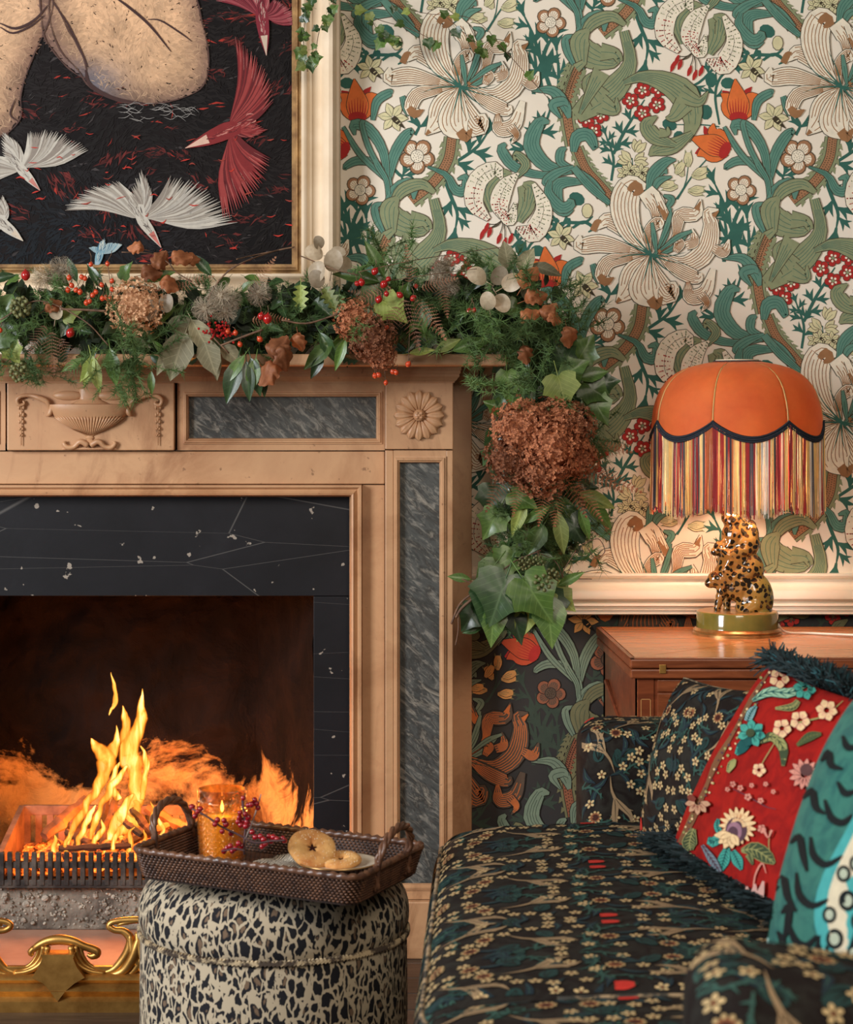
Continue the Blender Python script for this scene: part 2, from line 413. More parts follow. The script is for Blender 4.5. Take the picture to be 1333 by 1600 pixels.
# little scrolls
for P_, w_ in ((c3(760,330, 800,300, 830,250, 790,260), [4,5,5,3]), (c3(840,300, 880,280, 880,245, 855,265), [4,5,5,2]), (c3(900,290, 950,260, 1000,290, 975,310), [4,5,5,2]),
               (c2(130,300, 180,260, 240,280, 270,220), [3,5,5,3]), (c2(200,280, 260,260, 350,260, 390,230), [3,5,5,2]), (c2(1080,1130, 1120,1060, 1100,1020), [3,6,3])):
    WP.ribbon(P_, w_, TEAL, 1, 8)
# light teal blades and scrolls
for P_, w_, ln in (
    (c2(325,860, 350,740, 400,650, 435,620, 430,640), [10,22,22,12,3], 3), (c2(320,880, 300,720, 230,610, 160,590, 165,640), [8,18,22,20,4], 3),
    (c2(320,870, 270,780, 180,760, 120,790, 130,800), [7,15,18,12,3], 2), (c2(250,570, 270,480, 330,440, 345,440), [8,18,16,3], 2),
    (c2(325,860, 240,720, 200,600, 205,570), [7,11,10,8], 1), (c2(320,860, 190,730, 110,600), [7,12,6], 1),
    (c2(320,840, 330,950, 300,1050, 290,1100), [14,16,14,10], 2), (c2(300,1100, 270,1040, 260,980, 300,960), [8,15,14,3], 1),
    (c2(1200,810, 1080,790, 1000,690, 1040,580, 1085,580), [12,26,34,24,6], 4), (c2(1200,810, 1050,830, 920,790, 860,710, 880,680), [9,14,20,20,6], 3),
    (c2(1200,800, 1140,770, 1140,720, 1165,700), [8,16,18,5], 2), (c2(1260,860, 1130,870, 1120,960, 1160,1000, 1200,990), [8,26,28,24,4], 4),
    (c2(1200,790, 1120,820, 1070,860, 1080,880), [7,18,18,4], 2), (c2(1333,930, 1280,860, 1200,800), [20,18,14], 3),
    (c2(1200,720, 1215,650, 1270,640, 1300,700, 1280,690), [12,26,26,14,3], 3), (c2(1000,430, 1100,430, 1160,500, 1180,560), [3,20,22,8], 2),
    (c2(1140,560, 1100,500, 1150,480, 1175,500), [4,18,18,4], 1), (c2(510,790, 600,830, 640,900, 690,900, 690,840, 650,850), [4,12,20,22,16,3], 3),
    (c2(1240,330, 1220,230, 1260,110, 1340,80, 1345,150), [10,20,26,26,4], 3), (c2(1225,130, 1215,60, 1180,0, 1160,-40), [9,10,12,10], 2),
    (c2(470,170, 400,110, 350,60, 300,0), [10,16,16,14], 3), (c2(190,60, 180,120, 240,190, 290,170, 270,150), [8,18,24,18,4], 3),
    (c2(640,130, 670,60, 720,10, 740,30), [7,18,16,3], 2), (c2(1290,1250, 1310,1300, 1333,1333), [10,18,20], 2),
    (c3(350,920, 370,840, 430,780, 480,770), [10,24,20,3], 3), (c3(370,920, 400,870, 460,850), [8,15,3], 1), (c3(430,1010, 460,960, 420,940), [8,14,4], 1),
    (c3(370,1240, 430,1130, 450,1000), [4,12,9], 1), (c3(370,1240, 470,1190, 550,1110), [3,11,3], 1)):
    WP.leafy(P_, [x*.74 for x in w_], TEALM, LINE, 9, 12, 1.0, ln, TEAL, .7, .9)
# sage acanthus
for P_, w_, ln in (
    (c3(20,170, 60,260, 180,300, 190,250), [16,60,26,3], 4), (c3(25,190, 80,110, 170,80, 235,120), [10,28,24,10], 3), (c3(120,250, 190,260, 210,300, 190,250), [40,24,12,2], 1),
    (c3(230,150, 260,300, 190,420, 90,490, 0,560), [20,30,56,60,34], 6), (c3(120,480, 60,400, 100,340), [50,30,4], 2), (c3(120,500, 190,530, 195,470), [46,22,3], 2),
    (c3(230,400, 320,370, 440,400, 530,470, 560,580, 530,680), [10,26,50,64,40,14], 6), (c3(500,450, 590,490, 635,440), [40,22,2], 2), (c3(520,500, 470,560, 430,570), [44,26,3], 2),
    (c3(560,640, 470,700, 390,720, 350,750), [10,34,30,3], 4), (c3(480,700, 380,660, 340,600, 390,560), [10,34,30,4], 4), (c3(400,640, 440,640, 440,610), [22,14,2], 0),
    (c2(1240,310, 1230,200, 1270,140), [20,44,10], 3), (c2(1230,540, 1290,420, 1333,340), [6,26,40], 4), (c3(0,330, 40,300), [22,12], 1)):
    WP.leafy(P_, [x*.68 for x in w_], SAGE, LINE, 12, 12, 1.1, ln, TEAL, .72, .8)
# lily: tapered recurved petals, hatched
for P_, w_ in (
    (c2(630,410, 520,380, 420,360, 330,370, 330,320), [5,22,32,26,4]), (c2(640,400, 540,300, 460,250, 410,290), [5,24,28,4]),
    (c2(630,412, 540,430, 460,450, 430,520, 480,530), [5,18,26,22,4]), (c2(700,410, 820,460, 920,400, 950,280, 930,210, 985,200), [6,30,38,28,16,3]),
    (c2(700,400, 780,330, 800,230, 880,220, 900,150), [5,12,26,22,3]), (c2(700,415, 790,480, 880,520, 905,500), [5,26,24,3]),
    (c2(840,540, 850,610, 920,590, 960,480), [6,26,26,10]), (c2(900,600, 930,640, 905,680), [16,12,2]), (c2(960,380, 1010,400, 1035,340), [14,20,3]),
    (c2(650,405, 570,300, 540,180, 570,90, 640,90), [8,40,52,44,10]), (c2(680,250, 690,180, 640,110), [4,34,30]), (c2(700,180, 740,240, 690,120), [4,14,10]),
    (c2(660,400, 650,310, 700,260, 712,290), [6,16,22,4]), (c2(655,420, 590,490, 560,570, 500,640), [6,40,40,3]), (c2(660,425, 690,520, 740,600, 770,560, 730,560), [6,30,40,20,4]),
    (c2(660,420, 640,520, 640,590, 690,655), [8,46,56,10]), (c2(780,400, 800,360, 780,350), [10,20,3]), (c2(830,370, 870,350, 860,290), [16,18,3])):
    WP.leafy(P_, [x*.86 for x in w_], CRM, LINE, 16, 14, 1.1, 7, TAN, .88, 1.35)
for P_ in (c2(660,410, 560,360, 500,300), c2(660,410, 620,380, 540,350), c2(665,410, 590,330, 540,250), c2(665,410, 640,320, 600,240), c2(665,410, 640,500, 620,560), c2(665,410, 670,500, 690,560), c2(665,410, 740,440, 840,460),
           c2(665,410, 560,415, 480,440), c2(665,410, 740,420, 830,400), c2(665,410, 720,470, 790,510)):
    WP.ribbon(P_, [3.2,1.6,.3], TEAL, 20, 6)
for P_ in (c2(690,400, 680,330, 670,260), c2(700,380, 740,280, 760,210), c2(710,390, 790,330, 860,300)): WP.leafy(P_, [3,8,4], TEALM, LINE, 21, 8, .9, 1, TEAL)
for P_, w_ in ((c2(560,110, 590,80, 610,110, 580,130), [8,14,14,4]), (c2(420,510, 450,540, 490,520), [10,14,2]), (c2(660,620, 690,650, 720,610), [14,16,3]), (c2(390,300, 410,260, 430,250), [10,10,2]), (c2(880,200, 900,160), [9,2]), (c2(520,620, 500,640), [8,3]), (c2(960,230, 985,205), [8,2])):
    WP.ribbon(P_, w_, TAN, 19, 6)
# spotted lily
def spots(pts, w_, n_, cols):
    q = catmull([tuple(p)+(k,) for p, k in zip(pts, w_)], 20); rr = random.Random(3)
    for k in range(n_):
        i = rr.random(); a = q[int(i*20)]; b = q[min(int(i*20)+1, 20)]; c = q[max(int(i*20)-1, 0)]
        dx, dy = b[0]-c[0], b[1]-c[1]; l = math.hypot(dx, dy) or 1; o = rr.uniform(-.42, .42)*a[2]
        WP.disc((a[0]-dy/l*o, a[1]+dx/l*o), rr.uniform(.7, 1.3), cols(i), 15, 5)
for P_, w_, sp in ((c2(800,1040, 730,960, 750,850, 830,800, 860,850), [10,38,40,30,5], 90), (c2(870,1030, 850,960, 880,880, 940,820), [18,40,34,4], 70),
               (c2(930,1080, 1010,1100, 1060,990, 1010,870), [6,44,34,8], 90), (c2(850,1000, 900,1040, 925,960), [14,26,5], 40)):
    w_ = [x*.74 for x in w_]; WP.leafy(P_, w_, CRM, LINE, 15, 12, 1.0, 1, LINE, 0, .7); spots(P_, w_, sp*2, lambda i: RED if i < .45 else SAGE)
for P_, w_ in ((c2(820,1000, 800,900, 860,830, 905,820), [12,24,20,3]), (c2(940,1050, 980,960, 950,880), [12,26,10]), (c2(990,960, 1000,890, 960,870), [14,20,4]), (c2(930,840, 975,780, 930,730, 920,760), [6,14,10,3])):
    WP.leafy(P_, w_, SAGE, LINE, 14, 10, 1, 3, TEAL)
for a, b in ((790,1080), (770,1110), (805,1100), (850,1130), (875,1150), (905,1130)):
    WP.ribbon(c2(865,1040, (865+a)/2+5,1050+(b-1040)*.3, a, b-20), [1.6,1.4,1.2], LINE, 13, 5)
    WP.ribbon(c2(a+6,b-25, a-2,b, a-12,b+25), [2,7,1.5], RED, 15, 5)
# flowers
rose(c2(460,740)[0], 27); rose(c2(190,900)[0], 23, .1)
tulip(c2(178,475)[0], 1.05, 0.0); tulip(c3(645,690)[0], 1.02, -PI*.36)
star6(c2(240,325)[0], 22, 8, .3); star6(c2(345,555)[0], 24, 8, .1); 
for x, y in ((320,435),(390,505),(398,432),(262,485),(320,545),(50,575),(120,555),(85,630)): berryflower(c3(x, y)[0], 13.5)
for x, y, a in ((300,705,.3),(235,762,-1.2),(310,772,1.2),(255,840,-1.3),(315,842,1.3)): bell(c3(x, y)[0], 1.0, a)
for x, y, a in ((540,770,0),(500,820,-.5),(590,845,1.5),(455,900,-1.6),(572,922,1.7)): bell(c3(x, y)[0], 1.0, a, 6, True)
WP.ribbon(c3(275,860, 270,760), [2,1.4], TEAL, 2, 4); WP.ribbon(c3(440,1010, 520,900, 540,800), [2.6,2,1.4], TEAL, 2, 6)
WP.ribbon(c3(350,930, 290,880, 275,860), [2,2,2], TEAL, 2, 4)
for x, y in ((520,25),(545,10),(600,20)): star6(c2(x+20, y)[0], 13, 6, .5)
for x, y, a in ((800,5,.6),(895,20,1.2),(740,80,1.4),(880,105,1.5)): bell(c2(x, y)[0], .95, a, 6, True)
WP.ribbon(c2(790,150, 860,40, 930,-40), [3,2.4,2], TEAL, 2, 6)
WP.disc(c3(920,150)[0], 13, TEAL, 1, 10, 10, .5); WP.disc(c3(970,208)[0], 9, LINE, 8, 10, 12); WP.disc(c3(970,208)[0], 8, YEL, 9, 10, 11)
WP.disc(c3(650,385)[0], 9, TEAL, 1, 10, 12); WP.disc(c3(730,400)[0], 11, TEAL, 1, 10, 9); WP.disc(c3(625,540)[0], 10, TEAL, 1, 10, 12); WP.disc(c3(450,600)[0], 12, TEAL, 1, 10, 9, .4); WP.disc(c3(495,660)[0], 9, TEAL, 1, 10, 10)
WP.ribbon(c3(470,600, 600,600, 690,610), [1.5,2,2], TEAL, 1, 6)
SW = CAMD/FPX
def wall_map(u, v, h): return (X(u, CAMD), -h, Z(v, CAMD))
def paper(mb, lim, pal):
    for i in range(-2, 4):
        for j in range(-2, 4):
            for hx, hy in ((0, 0), (297.5, 262)):
                stamp(mb, WP, wall_map, (595*i+hx, 524*j+hy), 1, 0, 1, lim, lambda c: pal[c], 1e-6, .0003)
# ------------------------------------------------------------------ wall, papers, rail, floor
m, t, bs, out = nt('cream_wallpaper_ground')
bs.inputs['Base Color'].default_value = LIGHTPAL['bg']; bs.inputs['Roughness'].default_value = .8
f = noiz(t, coords(t, 'World'), 3, 6, .6); t.links.new(ramp(t, f, [(.3, lin(243,233,216)), (.75, lin(238,226,205))]), bs.inputs['Base Color'])
M_WALL = m
M_DARKP = pm('dark_wallpaper_ground', lin(52,47,42), lin(44,42,42), 6, .7)
mb = MB()
OX0, OX1, OZ1 = -.9995, -.0925, .735           # fire opening
mb.box(-1.9, OX0, 0, .12, 0, 2.6); mb.box(OX1, 1.9, 0, .12, 0, 2.6); mb.box(OX0, OX1, 0, .12, OZ1, 2.6)
wall = mb.build('wall_back', M_WALL, kind='structure', label='wall papered in a scrolling lily and leaf print behind the fireplace')
mb = MB(); paper(mb, (300, 1760, -160, 905), LIGHTPAL)
mb.build('wallpaper_print', M_PRINT, wall, kind='stuff', label='cream paper printed with lilies, tulips and teal foliage')
zr = Z(958, 4.27)
mb = MB(); mb.box(.12, 1.9, -.0006, .0, 0, zr+.01)
dk = mb.build('dark_paper_ground', M_DARKP, wall)
mb = MB()
def wall_map2(u, v, h): return (X(u, CAMD), -h-.0006, Z(v, CAMD))
for i in range(-1, 3):
    for j in range(1, 5):
        for hx, hy in ((0, 0), (297.5, -262)):
            stamp(mb, WP, wall_map2, (595*i+hx, 524*j+hy), 1, 0, 1, (700, 1760, 950, 1478), lambda c: DARKPAL[c], 1e-6, .0003)
mb.build('dark_wallpaper_print', M_PRINT, wall, kind='stuff', label='charcoal paper printed with rust flowers and teal leaves below the rail')
M_CREAM = pm('cream_gloss_paint', lin(246,236,220), lin(238,226,206), 5, .35, bmp=.08, bscale=40, kind='World')
mb = MB(); zz = lambda y: Z(y, 4.24)
prof = [(0, zz(897)), (-.022, zz(897)), (-.024, zz(900)), (-.022, zz(903)), (-.012, zz(906)), (-.015, zz(914)), (-.020, zz(917)), (-.028, zz(920)), (-.040, zz(922)), (-.044, zz(930)), (-.044, zz(935)), (-.040, zz(938)),
        (-.033, zz(939)), (-.033, zz(941)), (-.041, zz(942.5)), (-.042, zz(946)), (-.035, zz(947)), (-.035, zz(950)), (-.039, zz(951)), (-.039, zz(953)), (-.036, zz(954)), (-.037, zz(959)), (-.030, zz(961)), (0, zz(962))]
mb.sweepx(prof, .16, 1.9)
mb.build('trim_1', M_CREAM, kind='structure', smooth=True, label='cream moulded dado rail along the papered wall')
M_BOARD = [pm('dark_oak_%d' % k, lin(*a), lin(*b), 6, .45, cs=(1, 14, 14), bmp=.2, bscale=8, kind='World') for k, (a, b) in enumerate((((74,60,50), (52,42,36)), ((84,68,56), (58,46,38)), ((66,52,44), (44,36,32))))]
mb = MB().box(-1.9, 1.9, -4.6, 0, -.05, -.012)
floor = mb.build('floor', M_BOARD[2], kind='structure', label='dark oak floorboards')
pmesh = [MB().box(-1.9, 1.9, -.052, .052, -.012, 0, .0015).mesh('plank', m_) for m_ in M_BOARD]
for k in range(38): inst(pmesh[(k*7) % 3], 'plank', floor, Matrix.Translation((0, -.09-.107*k, 0)))
# ------------------------------------------------------------------ mantelpiece
def marble(name, dark=False):
    m, t, bs, out = nt(name)
    v = coords(t, 'World')
    if not dark:
        a = noiz(t, v, 4, 8, .62, .6); b = noiz(t, v, 22, 5, .6); c = noiz(t, coords(t, 'World', (3, 3, 1)), 2.2, 6, .7, 1.5)
        base = ramp(t, a, [(.3, lin(176,130,94)), (.5, lin(196,152,112)), (.72, lin(156,108,72))])
        st = mixc(t, ramp(t, c, [(.54, (0,0,0,1)), (.72, (.7,.7,.7,1))]), base, lin(136,90,58))
        sp = ramp(t, noiz(t, v, 70, 2), [(.70, (0,0,0,1)), (.76, (.7,.7,.7,1))])
        t.links.new(mixc(t, sp, st, lin(120,84,58)), bs.inputs['Base Color'])
        bs.inputs['Roughness'].default_value = .42; bump(t, bs, b, .12, .002)
    else:
        v = coords(t, 'World', (1, 1, 1), (0, -.75, 0)); mp = N(t, 'ShaderNodeMapping'); t.links.new(v, mp.inputs[0]); mp.inputs['Scale'].default_value = (1, 1, 3.2)
        a = noiz(t, mp.outputs[0], 9, 10, .68, 1.2); b = noiz(t, mp.outputs[0], 30, 8, .72, .8)
        base = ramp(t, a, [(.30, lin(52,54,54)), (.46, lin(84,86,84)), (.56, lin(62,62,60)), (.68, lin(150,144,132)), (.74, lin(76,76,74))])
        k = ramp(t, b, [(.50, (0,0,0,1)), (.66, (.7,.7,.7,1))])
        t.links.new(mixc(t, k, base, lin(156,152,142)), bs.inputs['Base Color'])
        bs.inputs['Roughness'].default_value = .28
    return m
M_MAR = marble('aged_cream_marble'); M_GREY = marble('veined_grey_marble', True)
MX = -.546                                       # centre line of the fireplace
mant = thing('mantelpiece', (MX, -.1, 0), 'carved cream marble mantelpiece with grey marble inlays around the fire', 'fireplace')
def part(mb, name, mat=None, **k): return mb.build(name, mat or M_MAR, k.pop('parent', mant), **k)
BV = .0018
# shelf
zs1, zs0 = Z(553, 4.03), Z(571.5, 4.03); xs = X(793, 4.03)
part(MB().box(2*MX-xs, xs, -.24, -.001, zs0, zs1, .004), 'shelf')
# bed moulding under the shelf, breaking forward over each pilaster
def bed(x0, x1, y, nm):
    p = [(0, 0), (-.016, 0), (-.016, -.006), (-.0145, -.007), (-.014, -.013), (-.0125, -.014), (-.0125, -.019), (-.010, -.021), (-.007, -.026), (-.003, -.029), (-.0028, -.032), (0, -.032)]
    m_ = MB(); n = len(p); L = []
    def ring(x, sx, yy): return [(x-sx*py, yy+py, zs0+pz) for py, pz in p]
    vs = [(x0+py, 0, zs0+pz) for py, pz in p]+[(x0+py, y+py, zs0+pz) for py, pz in p]+[(x1-py, y+py, zs0+pz) for py, pz in p]+[(x1-py, 0, zs0+pz) for py, pz in p]
    fs = [(k*n+i, k*n+i+1, (k+1)*n+i+1, (k+1)*n+i) for k in range(3) for i in range(n-1)]
    m_.add(vs, fs); m_.box(x0, x1, y, -.001, zs0-.032, zs0-.0005); return part(m_, nm, smooth=True)
PXR0, PXR1 = X(602, 4.17), X(708, 4.17); SX1 = X(737, 4.22)
def both(fn):
    fn(lambda x: x); fn(lambda x: 2*MX-x)
bed(2*MX-SX1, SX1, -.055, 'bed_moulding')
bed(PXR0-.0, PXR1, -.100, 'bed_moulding'); bed(2*MX-PXR1, 2*MX-PXR0, -.100, 'bed_moulding')
bed(2*MX-PXR0, PXR0, -.083, 'bed_moulding')
zt = zs0-.031
def box2(f, a, b, *r, **k):
    a, b = sorted((f(a), f(b))); return MB().box(a, b, *r, **k)
def mould(x0, x1, z0, z1, y, wdt, dep, nm):
    """mitred picture moulding around an opening, stepping inward"""
    prof = [(0, 0), (0, -dep*.5), (wdt*.22, -dep*.55), (wdt*.3, -dep), (wdt*.55, -dep), (wdt*.75, -dep*.4), (wdt*.85, -dep*.35), (wdt, .004)]
    m_ = MB(); n = len(prof); vs = []
    for cx, cz, sx, sz in ((x0, z0, 1, 1), (x1, z0, -1, 1), (x1, z1, -1, -1), (x0, z1, 1, -1)):
        vs += [(cx+sx*a, y+b, cz+sz*a) for a, b in prof]
    fs = [(k*n+i, k*n+i+1, ((k+1) % 4)*n+i+1, ((k+1) % 4)*n+i) for k in range(4) for i in range(n-1)]
    m_.add(vs, fs); return part(m_, nm)
D1 = 4.17; zf = lambda y: Z(y, D1)
def side(f):
    part(box2(f, X(707, 4.2), SX1, -.055, -.001, .0, zt, bev=BV), 'return_slip')
    part(box2(f, PXR0, PXR1, -.108, -.002, zf(702), zt, bev=BV), 'corner_block')
    # pilaster built of stiles round the inlay
    a, b = X(615, D1), X(697, D1)
    part(box2(f, PXR0, a, -.100, -.002, zf(1405), zf(703.5), bev=BV), 'stile'); part(box2(f, b, PXR1, -.100, -.002, zf(1405), zf(703.5), bev=BV), 'stile')
    part(box2(f, a, b, -.100, -.002, zf(714), zf(703.5), bev=0), 'rail'); part(box2(f, a, b, -.100, -.002, zf(1405), zf(1390), bev=0), 'rail')
    x0, x1 = sorted((f(a), f(b))); mould(x0, x1, zf(1391), zf(713), -.100, .0135, .005, 'panel_moulding')
    part(box2(f, X(618, D1), X(694, D1), -.090, -.003, zf(1390), zf(715)), 'inlay_panel', M_GREY, label='grey veined marble inlay')
    part(box2(f, X(599, D1), X(712, D1), -.116, -.002, 0, zf(1406), bev=.003), 'plinth')
    # patera
    cx, cz, y = f(X(655.5, 4.14)), Z(649, 4.14), -.109
    ros = part(MB().lathe([(.0, .001), (.034, .001), (.036, 0)], 32, (0, 0, 0)).rot(cx, y, cz), 'rosette')
    for k in range(16):
        for lay in (0, 1):
            if lay and k % 1: continue
            an = 2*PI*(k+.5*lay)/16; r0, r1 = (.012, .0515) if not lay else (.012, .047)
            m_ = MB()
            def fn(u, v, an=an, lay=lay):
                r = r0+(r1-r0)*u; wd = (.0018+.0082*math.sin(PI*min(1, u*.93)**1.25)) if u < 1 else .0005
                s_ = (v-.5)*2; h = (.006-.003*lay+.005*math.sin(PI*u)**.7)*(1-.55*s_*s_)-.0022*math.exp(-(s_/.2)**2)
                dx, dz = math.cos(an), math.sin(an)
                return (cx+dx*r-dz*wd*s_, y-h, cz+dz*r+dx*wd*s_)
            m_.grid(fn, 8, 8); m_.build('petal', M_MAR, ros, smooth='full')
    MB().ball((cx, y-.007, cz), (.0125, .008, .0125), 16, 10).build('boss', M_MAR, ros, smooth='full')
    for k in range(5):
        an = 2*PI*k/4; d = (0 if k == 4 else .006)
        MB().ball((cx+d*math.cos(an+.78), y-.013, cz+d*math.sin(an+.78)), (.0036, .003, .0036), 8, 6).build('bead', M_MAR, ros, smooth='full')
def _rot(s, cx, y, cz):
    s.v = [(cx+a, y-c, cz+b) for a, b, c in s.v]; return s
MB.rot = _rot
both(side)
# frieze with its two inlaid panels
xu0, xu1 = X(10, D1), X(272, D1)
def frz(f):
    x0, x1 = X(276, D1), PXR0-.0005; a, b = X(285, D1), X(597, D1)
    part(box2(f, x0, x1, -.082, -.002, zf(612), zt+.002, bev=0), 'frieze_rail'); part(box2(f, x0, x1, -.082, -.002, zf(704), zf(693), bev=0), 'frieze_rail')
    part(box2(f, x0, a, -.0821, -.002, zf(704), zt, bev=0), 'frieze_stile'); part(box2(f, b, x1, -.0821, -.002, zf(704), zt, bev=0), 'frieze_stile')
    p, q = sorted((f(a), f(b))); mould(p, q, zf(694), zf(611), -.082, .012, .006, 'panel_moulding')
    part(box2(f, a+.002, b-.002, -.072, -.003, zf(693), zf(612)), 'inlay_panel', M_GREY, label='grey veined marble inlay')
both(frz)
part(MB().box(xu0, xu1, -.094, -.002, zf(704), zt, .0025), 'centre_block')
part(MB().box(2*MX-X(601, 4.19), X(601, 4.19), -.076, -.002, zf(757), zf(705.5), BV), 'lintel')
# moulded frame round the slate, and the inner jambs
D2 = 4.19; z2 = lambda y: Z(y, D2)
def jambs(f):
    part(box2(f, X(566, D2), X(601, D2), -.070, -.002, 0, z2(758), bev=.001), 'jamb')
    p = [(0, -.06), (.0045, -.088), (.008, -.090), (.011, -.086), (.016, -.082), (.0205, -.090), (.0245, -.090), (.026, -.06)]
    m_ = MB(); x = X(546, D2); zt2 = z2(757)
    vs = [(f(x+a), b, 0) for a, b in p]+[(f(x+a), b, zt2-.026+a) for a, b in p]+[(MX, b, zt2-.026+a) for a, b in p]
    n = len(p); m_.add(vs, [(k*n+i, k*n+i+1, (k+1)*n+i+1, (k+1)*n+i) for k in range(2) for i in range(n-1)])
    part(m_, 'bolection_moulding', smooth=True)
both(jambs)
# relief urn on the centre block
y0 = -.0945; ux, uz = X(140, 4.17), zf(700)
urn = part(MB().box(X(98, D1), X(182, D1), y0-.004, y0+.001, zf(702.5), zf(699.5), .001), 'urn_relief')
def half(mbx, prof, n=24, sy=.28): return mbx.lathe(prof, n, (ux, y0, 0), PI, 2*PI, sy)
q = lambda r, y: (r*D1/FPX, zf(y))
half(MB(), [q(66,632), q(66,636), q(64,641), q(60,646), q(52,655), q(40,664), q(24,673), q(10,679), q(5,682), q(0,683)], 32, .34).build('bowl', M_MAR, urn, smooth=True)
half(MB(), [q(4,680), q(7,684), q(5,687), q(9,690), q(12,693), q(6,696)], 20, .5).build('stem', M_MAR, urn, smooth=True)
half(MB(), [q(22,606), q(17,608), q(16,624), q(24,628), q(30,631), q(62,632)], 24, .3).build('lid', M_MAR, urn, smooth=True)
for sx in (-1, 1):
    MB().ball((ux+sx*34*D1/FPX, y0, zf(618)), (.031, .006, .010), 14, 8).build('lid_lobe', M_MAR, urn, smooth='full')
    k_ = lambda x, y, o=.004: (ux+sx*x*D1/FPX, y0-o, zf(y))
    MB().tube([k_(62,640), k_(66,628,.008), k_(78,622,.01), k_(92,618,.008), k_(106,619,.008), k_(113,625,.008), k_(110,633,.007), k_(102,631,.006), k_(104,626,.005)], [.003,.006,.0055,.004,.0042,.0042,.0038,.003,.002], 8, res=30).build('handle', M_MAR, urn, smooth='full')
    MB().tube([k_(58,634,.006), k_(62,646,.008), k_(68,650,.004)], [.005,.0055,.001], 7, res=8).build('handle_leaf', M_MAR, urn, smooth='full')
    dr = MB()
    for i, yy in enumerate((636, 648, 659, 670, 680)):
        s_ = 1-.12*i
        for dx in (-1, 0, 1): dr.ball((ux+sx*(107*D1/FPX)+dx*.0045*s_, y0-.003, zf(yy+(0 if dx else -2))), (.0032*s_, .004, .0055*s_), 7, 6)
    dr.tube([k_(107,630), k_(107,696)], [.0014, .001], 6); dr.build('husk_drop', M_MAR, urn, smooth='full')
    MB().tube([k_(2,696,.006), k_(14,690,.008), k_(24,698,.006), k_(34,699,.006), k_(40,693,.006), k_(36,690,.004)], [.006,.006,.005,.005,.004,.002], 8, res=20).build('foot_scroll', M_MAR, urn, smooth='full')
for k in range(-11, 12):
    x1_ = k/11*57; z1_ = 651-abs(k)*.12; bot = float(np.interp(abs(x1_)*.42, [1,10,24,40,52,60,64,66], [682,679,673,664,655,646,641,632]))-1.5
    def sy_(x, zpx):  # height of the bowl face above the block
        r = {632:66,641:64,646:60,655:52,664:40,673:24,679:10,683:1}; ks = sorted(r)
        for i in range(len(ks)-1):
            if ks[i] <= zpx <= ks[i+1]: rr = r[ks[i]]+(r[ks[i+1]]-r[ks[i]])*(zpx-ks[i])/(ks[i+1]-ks[i]); break
        else: rr = 1
        return .34*math.sqrt(max(rr*rr-x*x, 0))*D1/FPX
    P = []
    for i in range(6):
        u = i/5; x = x1_*(.42+.58*u); zz_ = bot+(z1_-bot)*u
        P.append((ux+x*D1/FPX, y0-sy_(x, zz_)-.0004, zf(zz_)))
    MB().tube(P, [.0008,.0016,.0024,.0028,.0026,.0006], 6).build('flute', M_MAR, urn, smooth='full')
# slate slips inside the frame
def slate_mat():
    m, t, bs, out = nt('black_slate'); v = coords(t, 'World')
    a = noiz(t, v, 5, 8, .65, .3)
    base = ramp(t, a, [(.3, lin(20,20,23)), (.6, lin(28,28,32)), (.8, lin(40,40,44))])
    vv = N(t, 'ShaderNodeTexVoronoi', feature='DISTANCE_TO_EDGE'); mp = coords(t, 'World', (1.2, 1, 9), (0, .25, 0)); t.links.new(mp, vv.inputs['Vector']); vv.inputs['Scale'].default_value = 1.3
    ln = ramp(t, vv.outputs['Distance'], [(0, (.28,.28,.28,1)), (.002, (0,0,0,1))])
    ch = ramp(t, noiz(t, coords(t, 'World', (1, 1, 1)), 38, 3, .5), [(.70, (0,0,0,1)), (.715, (1,1,1,1))])
    t.links.new(mixc(t, ch, mixc(t, ln, base, lin(150,146,140)), lin(150,140,128)), bs.inputs['Base Color'])
    bs.inputs['Roughness'].default_value = .42; bs.inputs['Specular IOR Level'].default_value = .28; bump(t, bs, noiz(t, v, 90, 4), .15, .001); return m
M_SLATE = slate_mat()
sl = thing('slate_surround', (MX, -.03, 0), 'chipped black slate slips framing the fire opening', 'fire surround')
xr = X(547, 4.23)
MB().box(2*MX-xr, xr, -.042, -.0015, Z(931, 4.23), Z(757, 4.2), .001).build('top_slip', M_SLATE, sl)
MB().box(X(490, 4.23), xr, -.040, -.0015, .0, Z(932, 4.23), .001).build('side_slip', M_SLATE, sl); MB().box(2*MX-xr, 2*MX-X(490, 4.23), -.040, -.0015, .0, Z(932, 4.23), .001).build('side_slip', M_SLATE, sl)
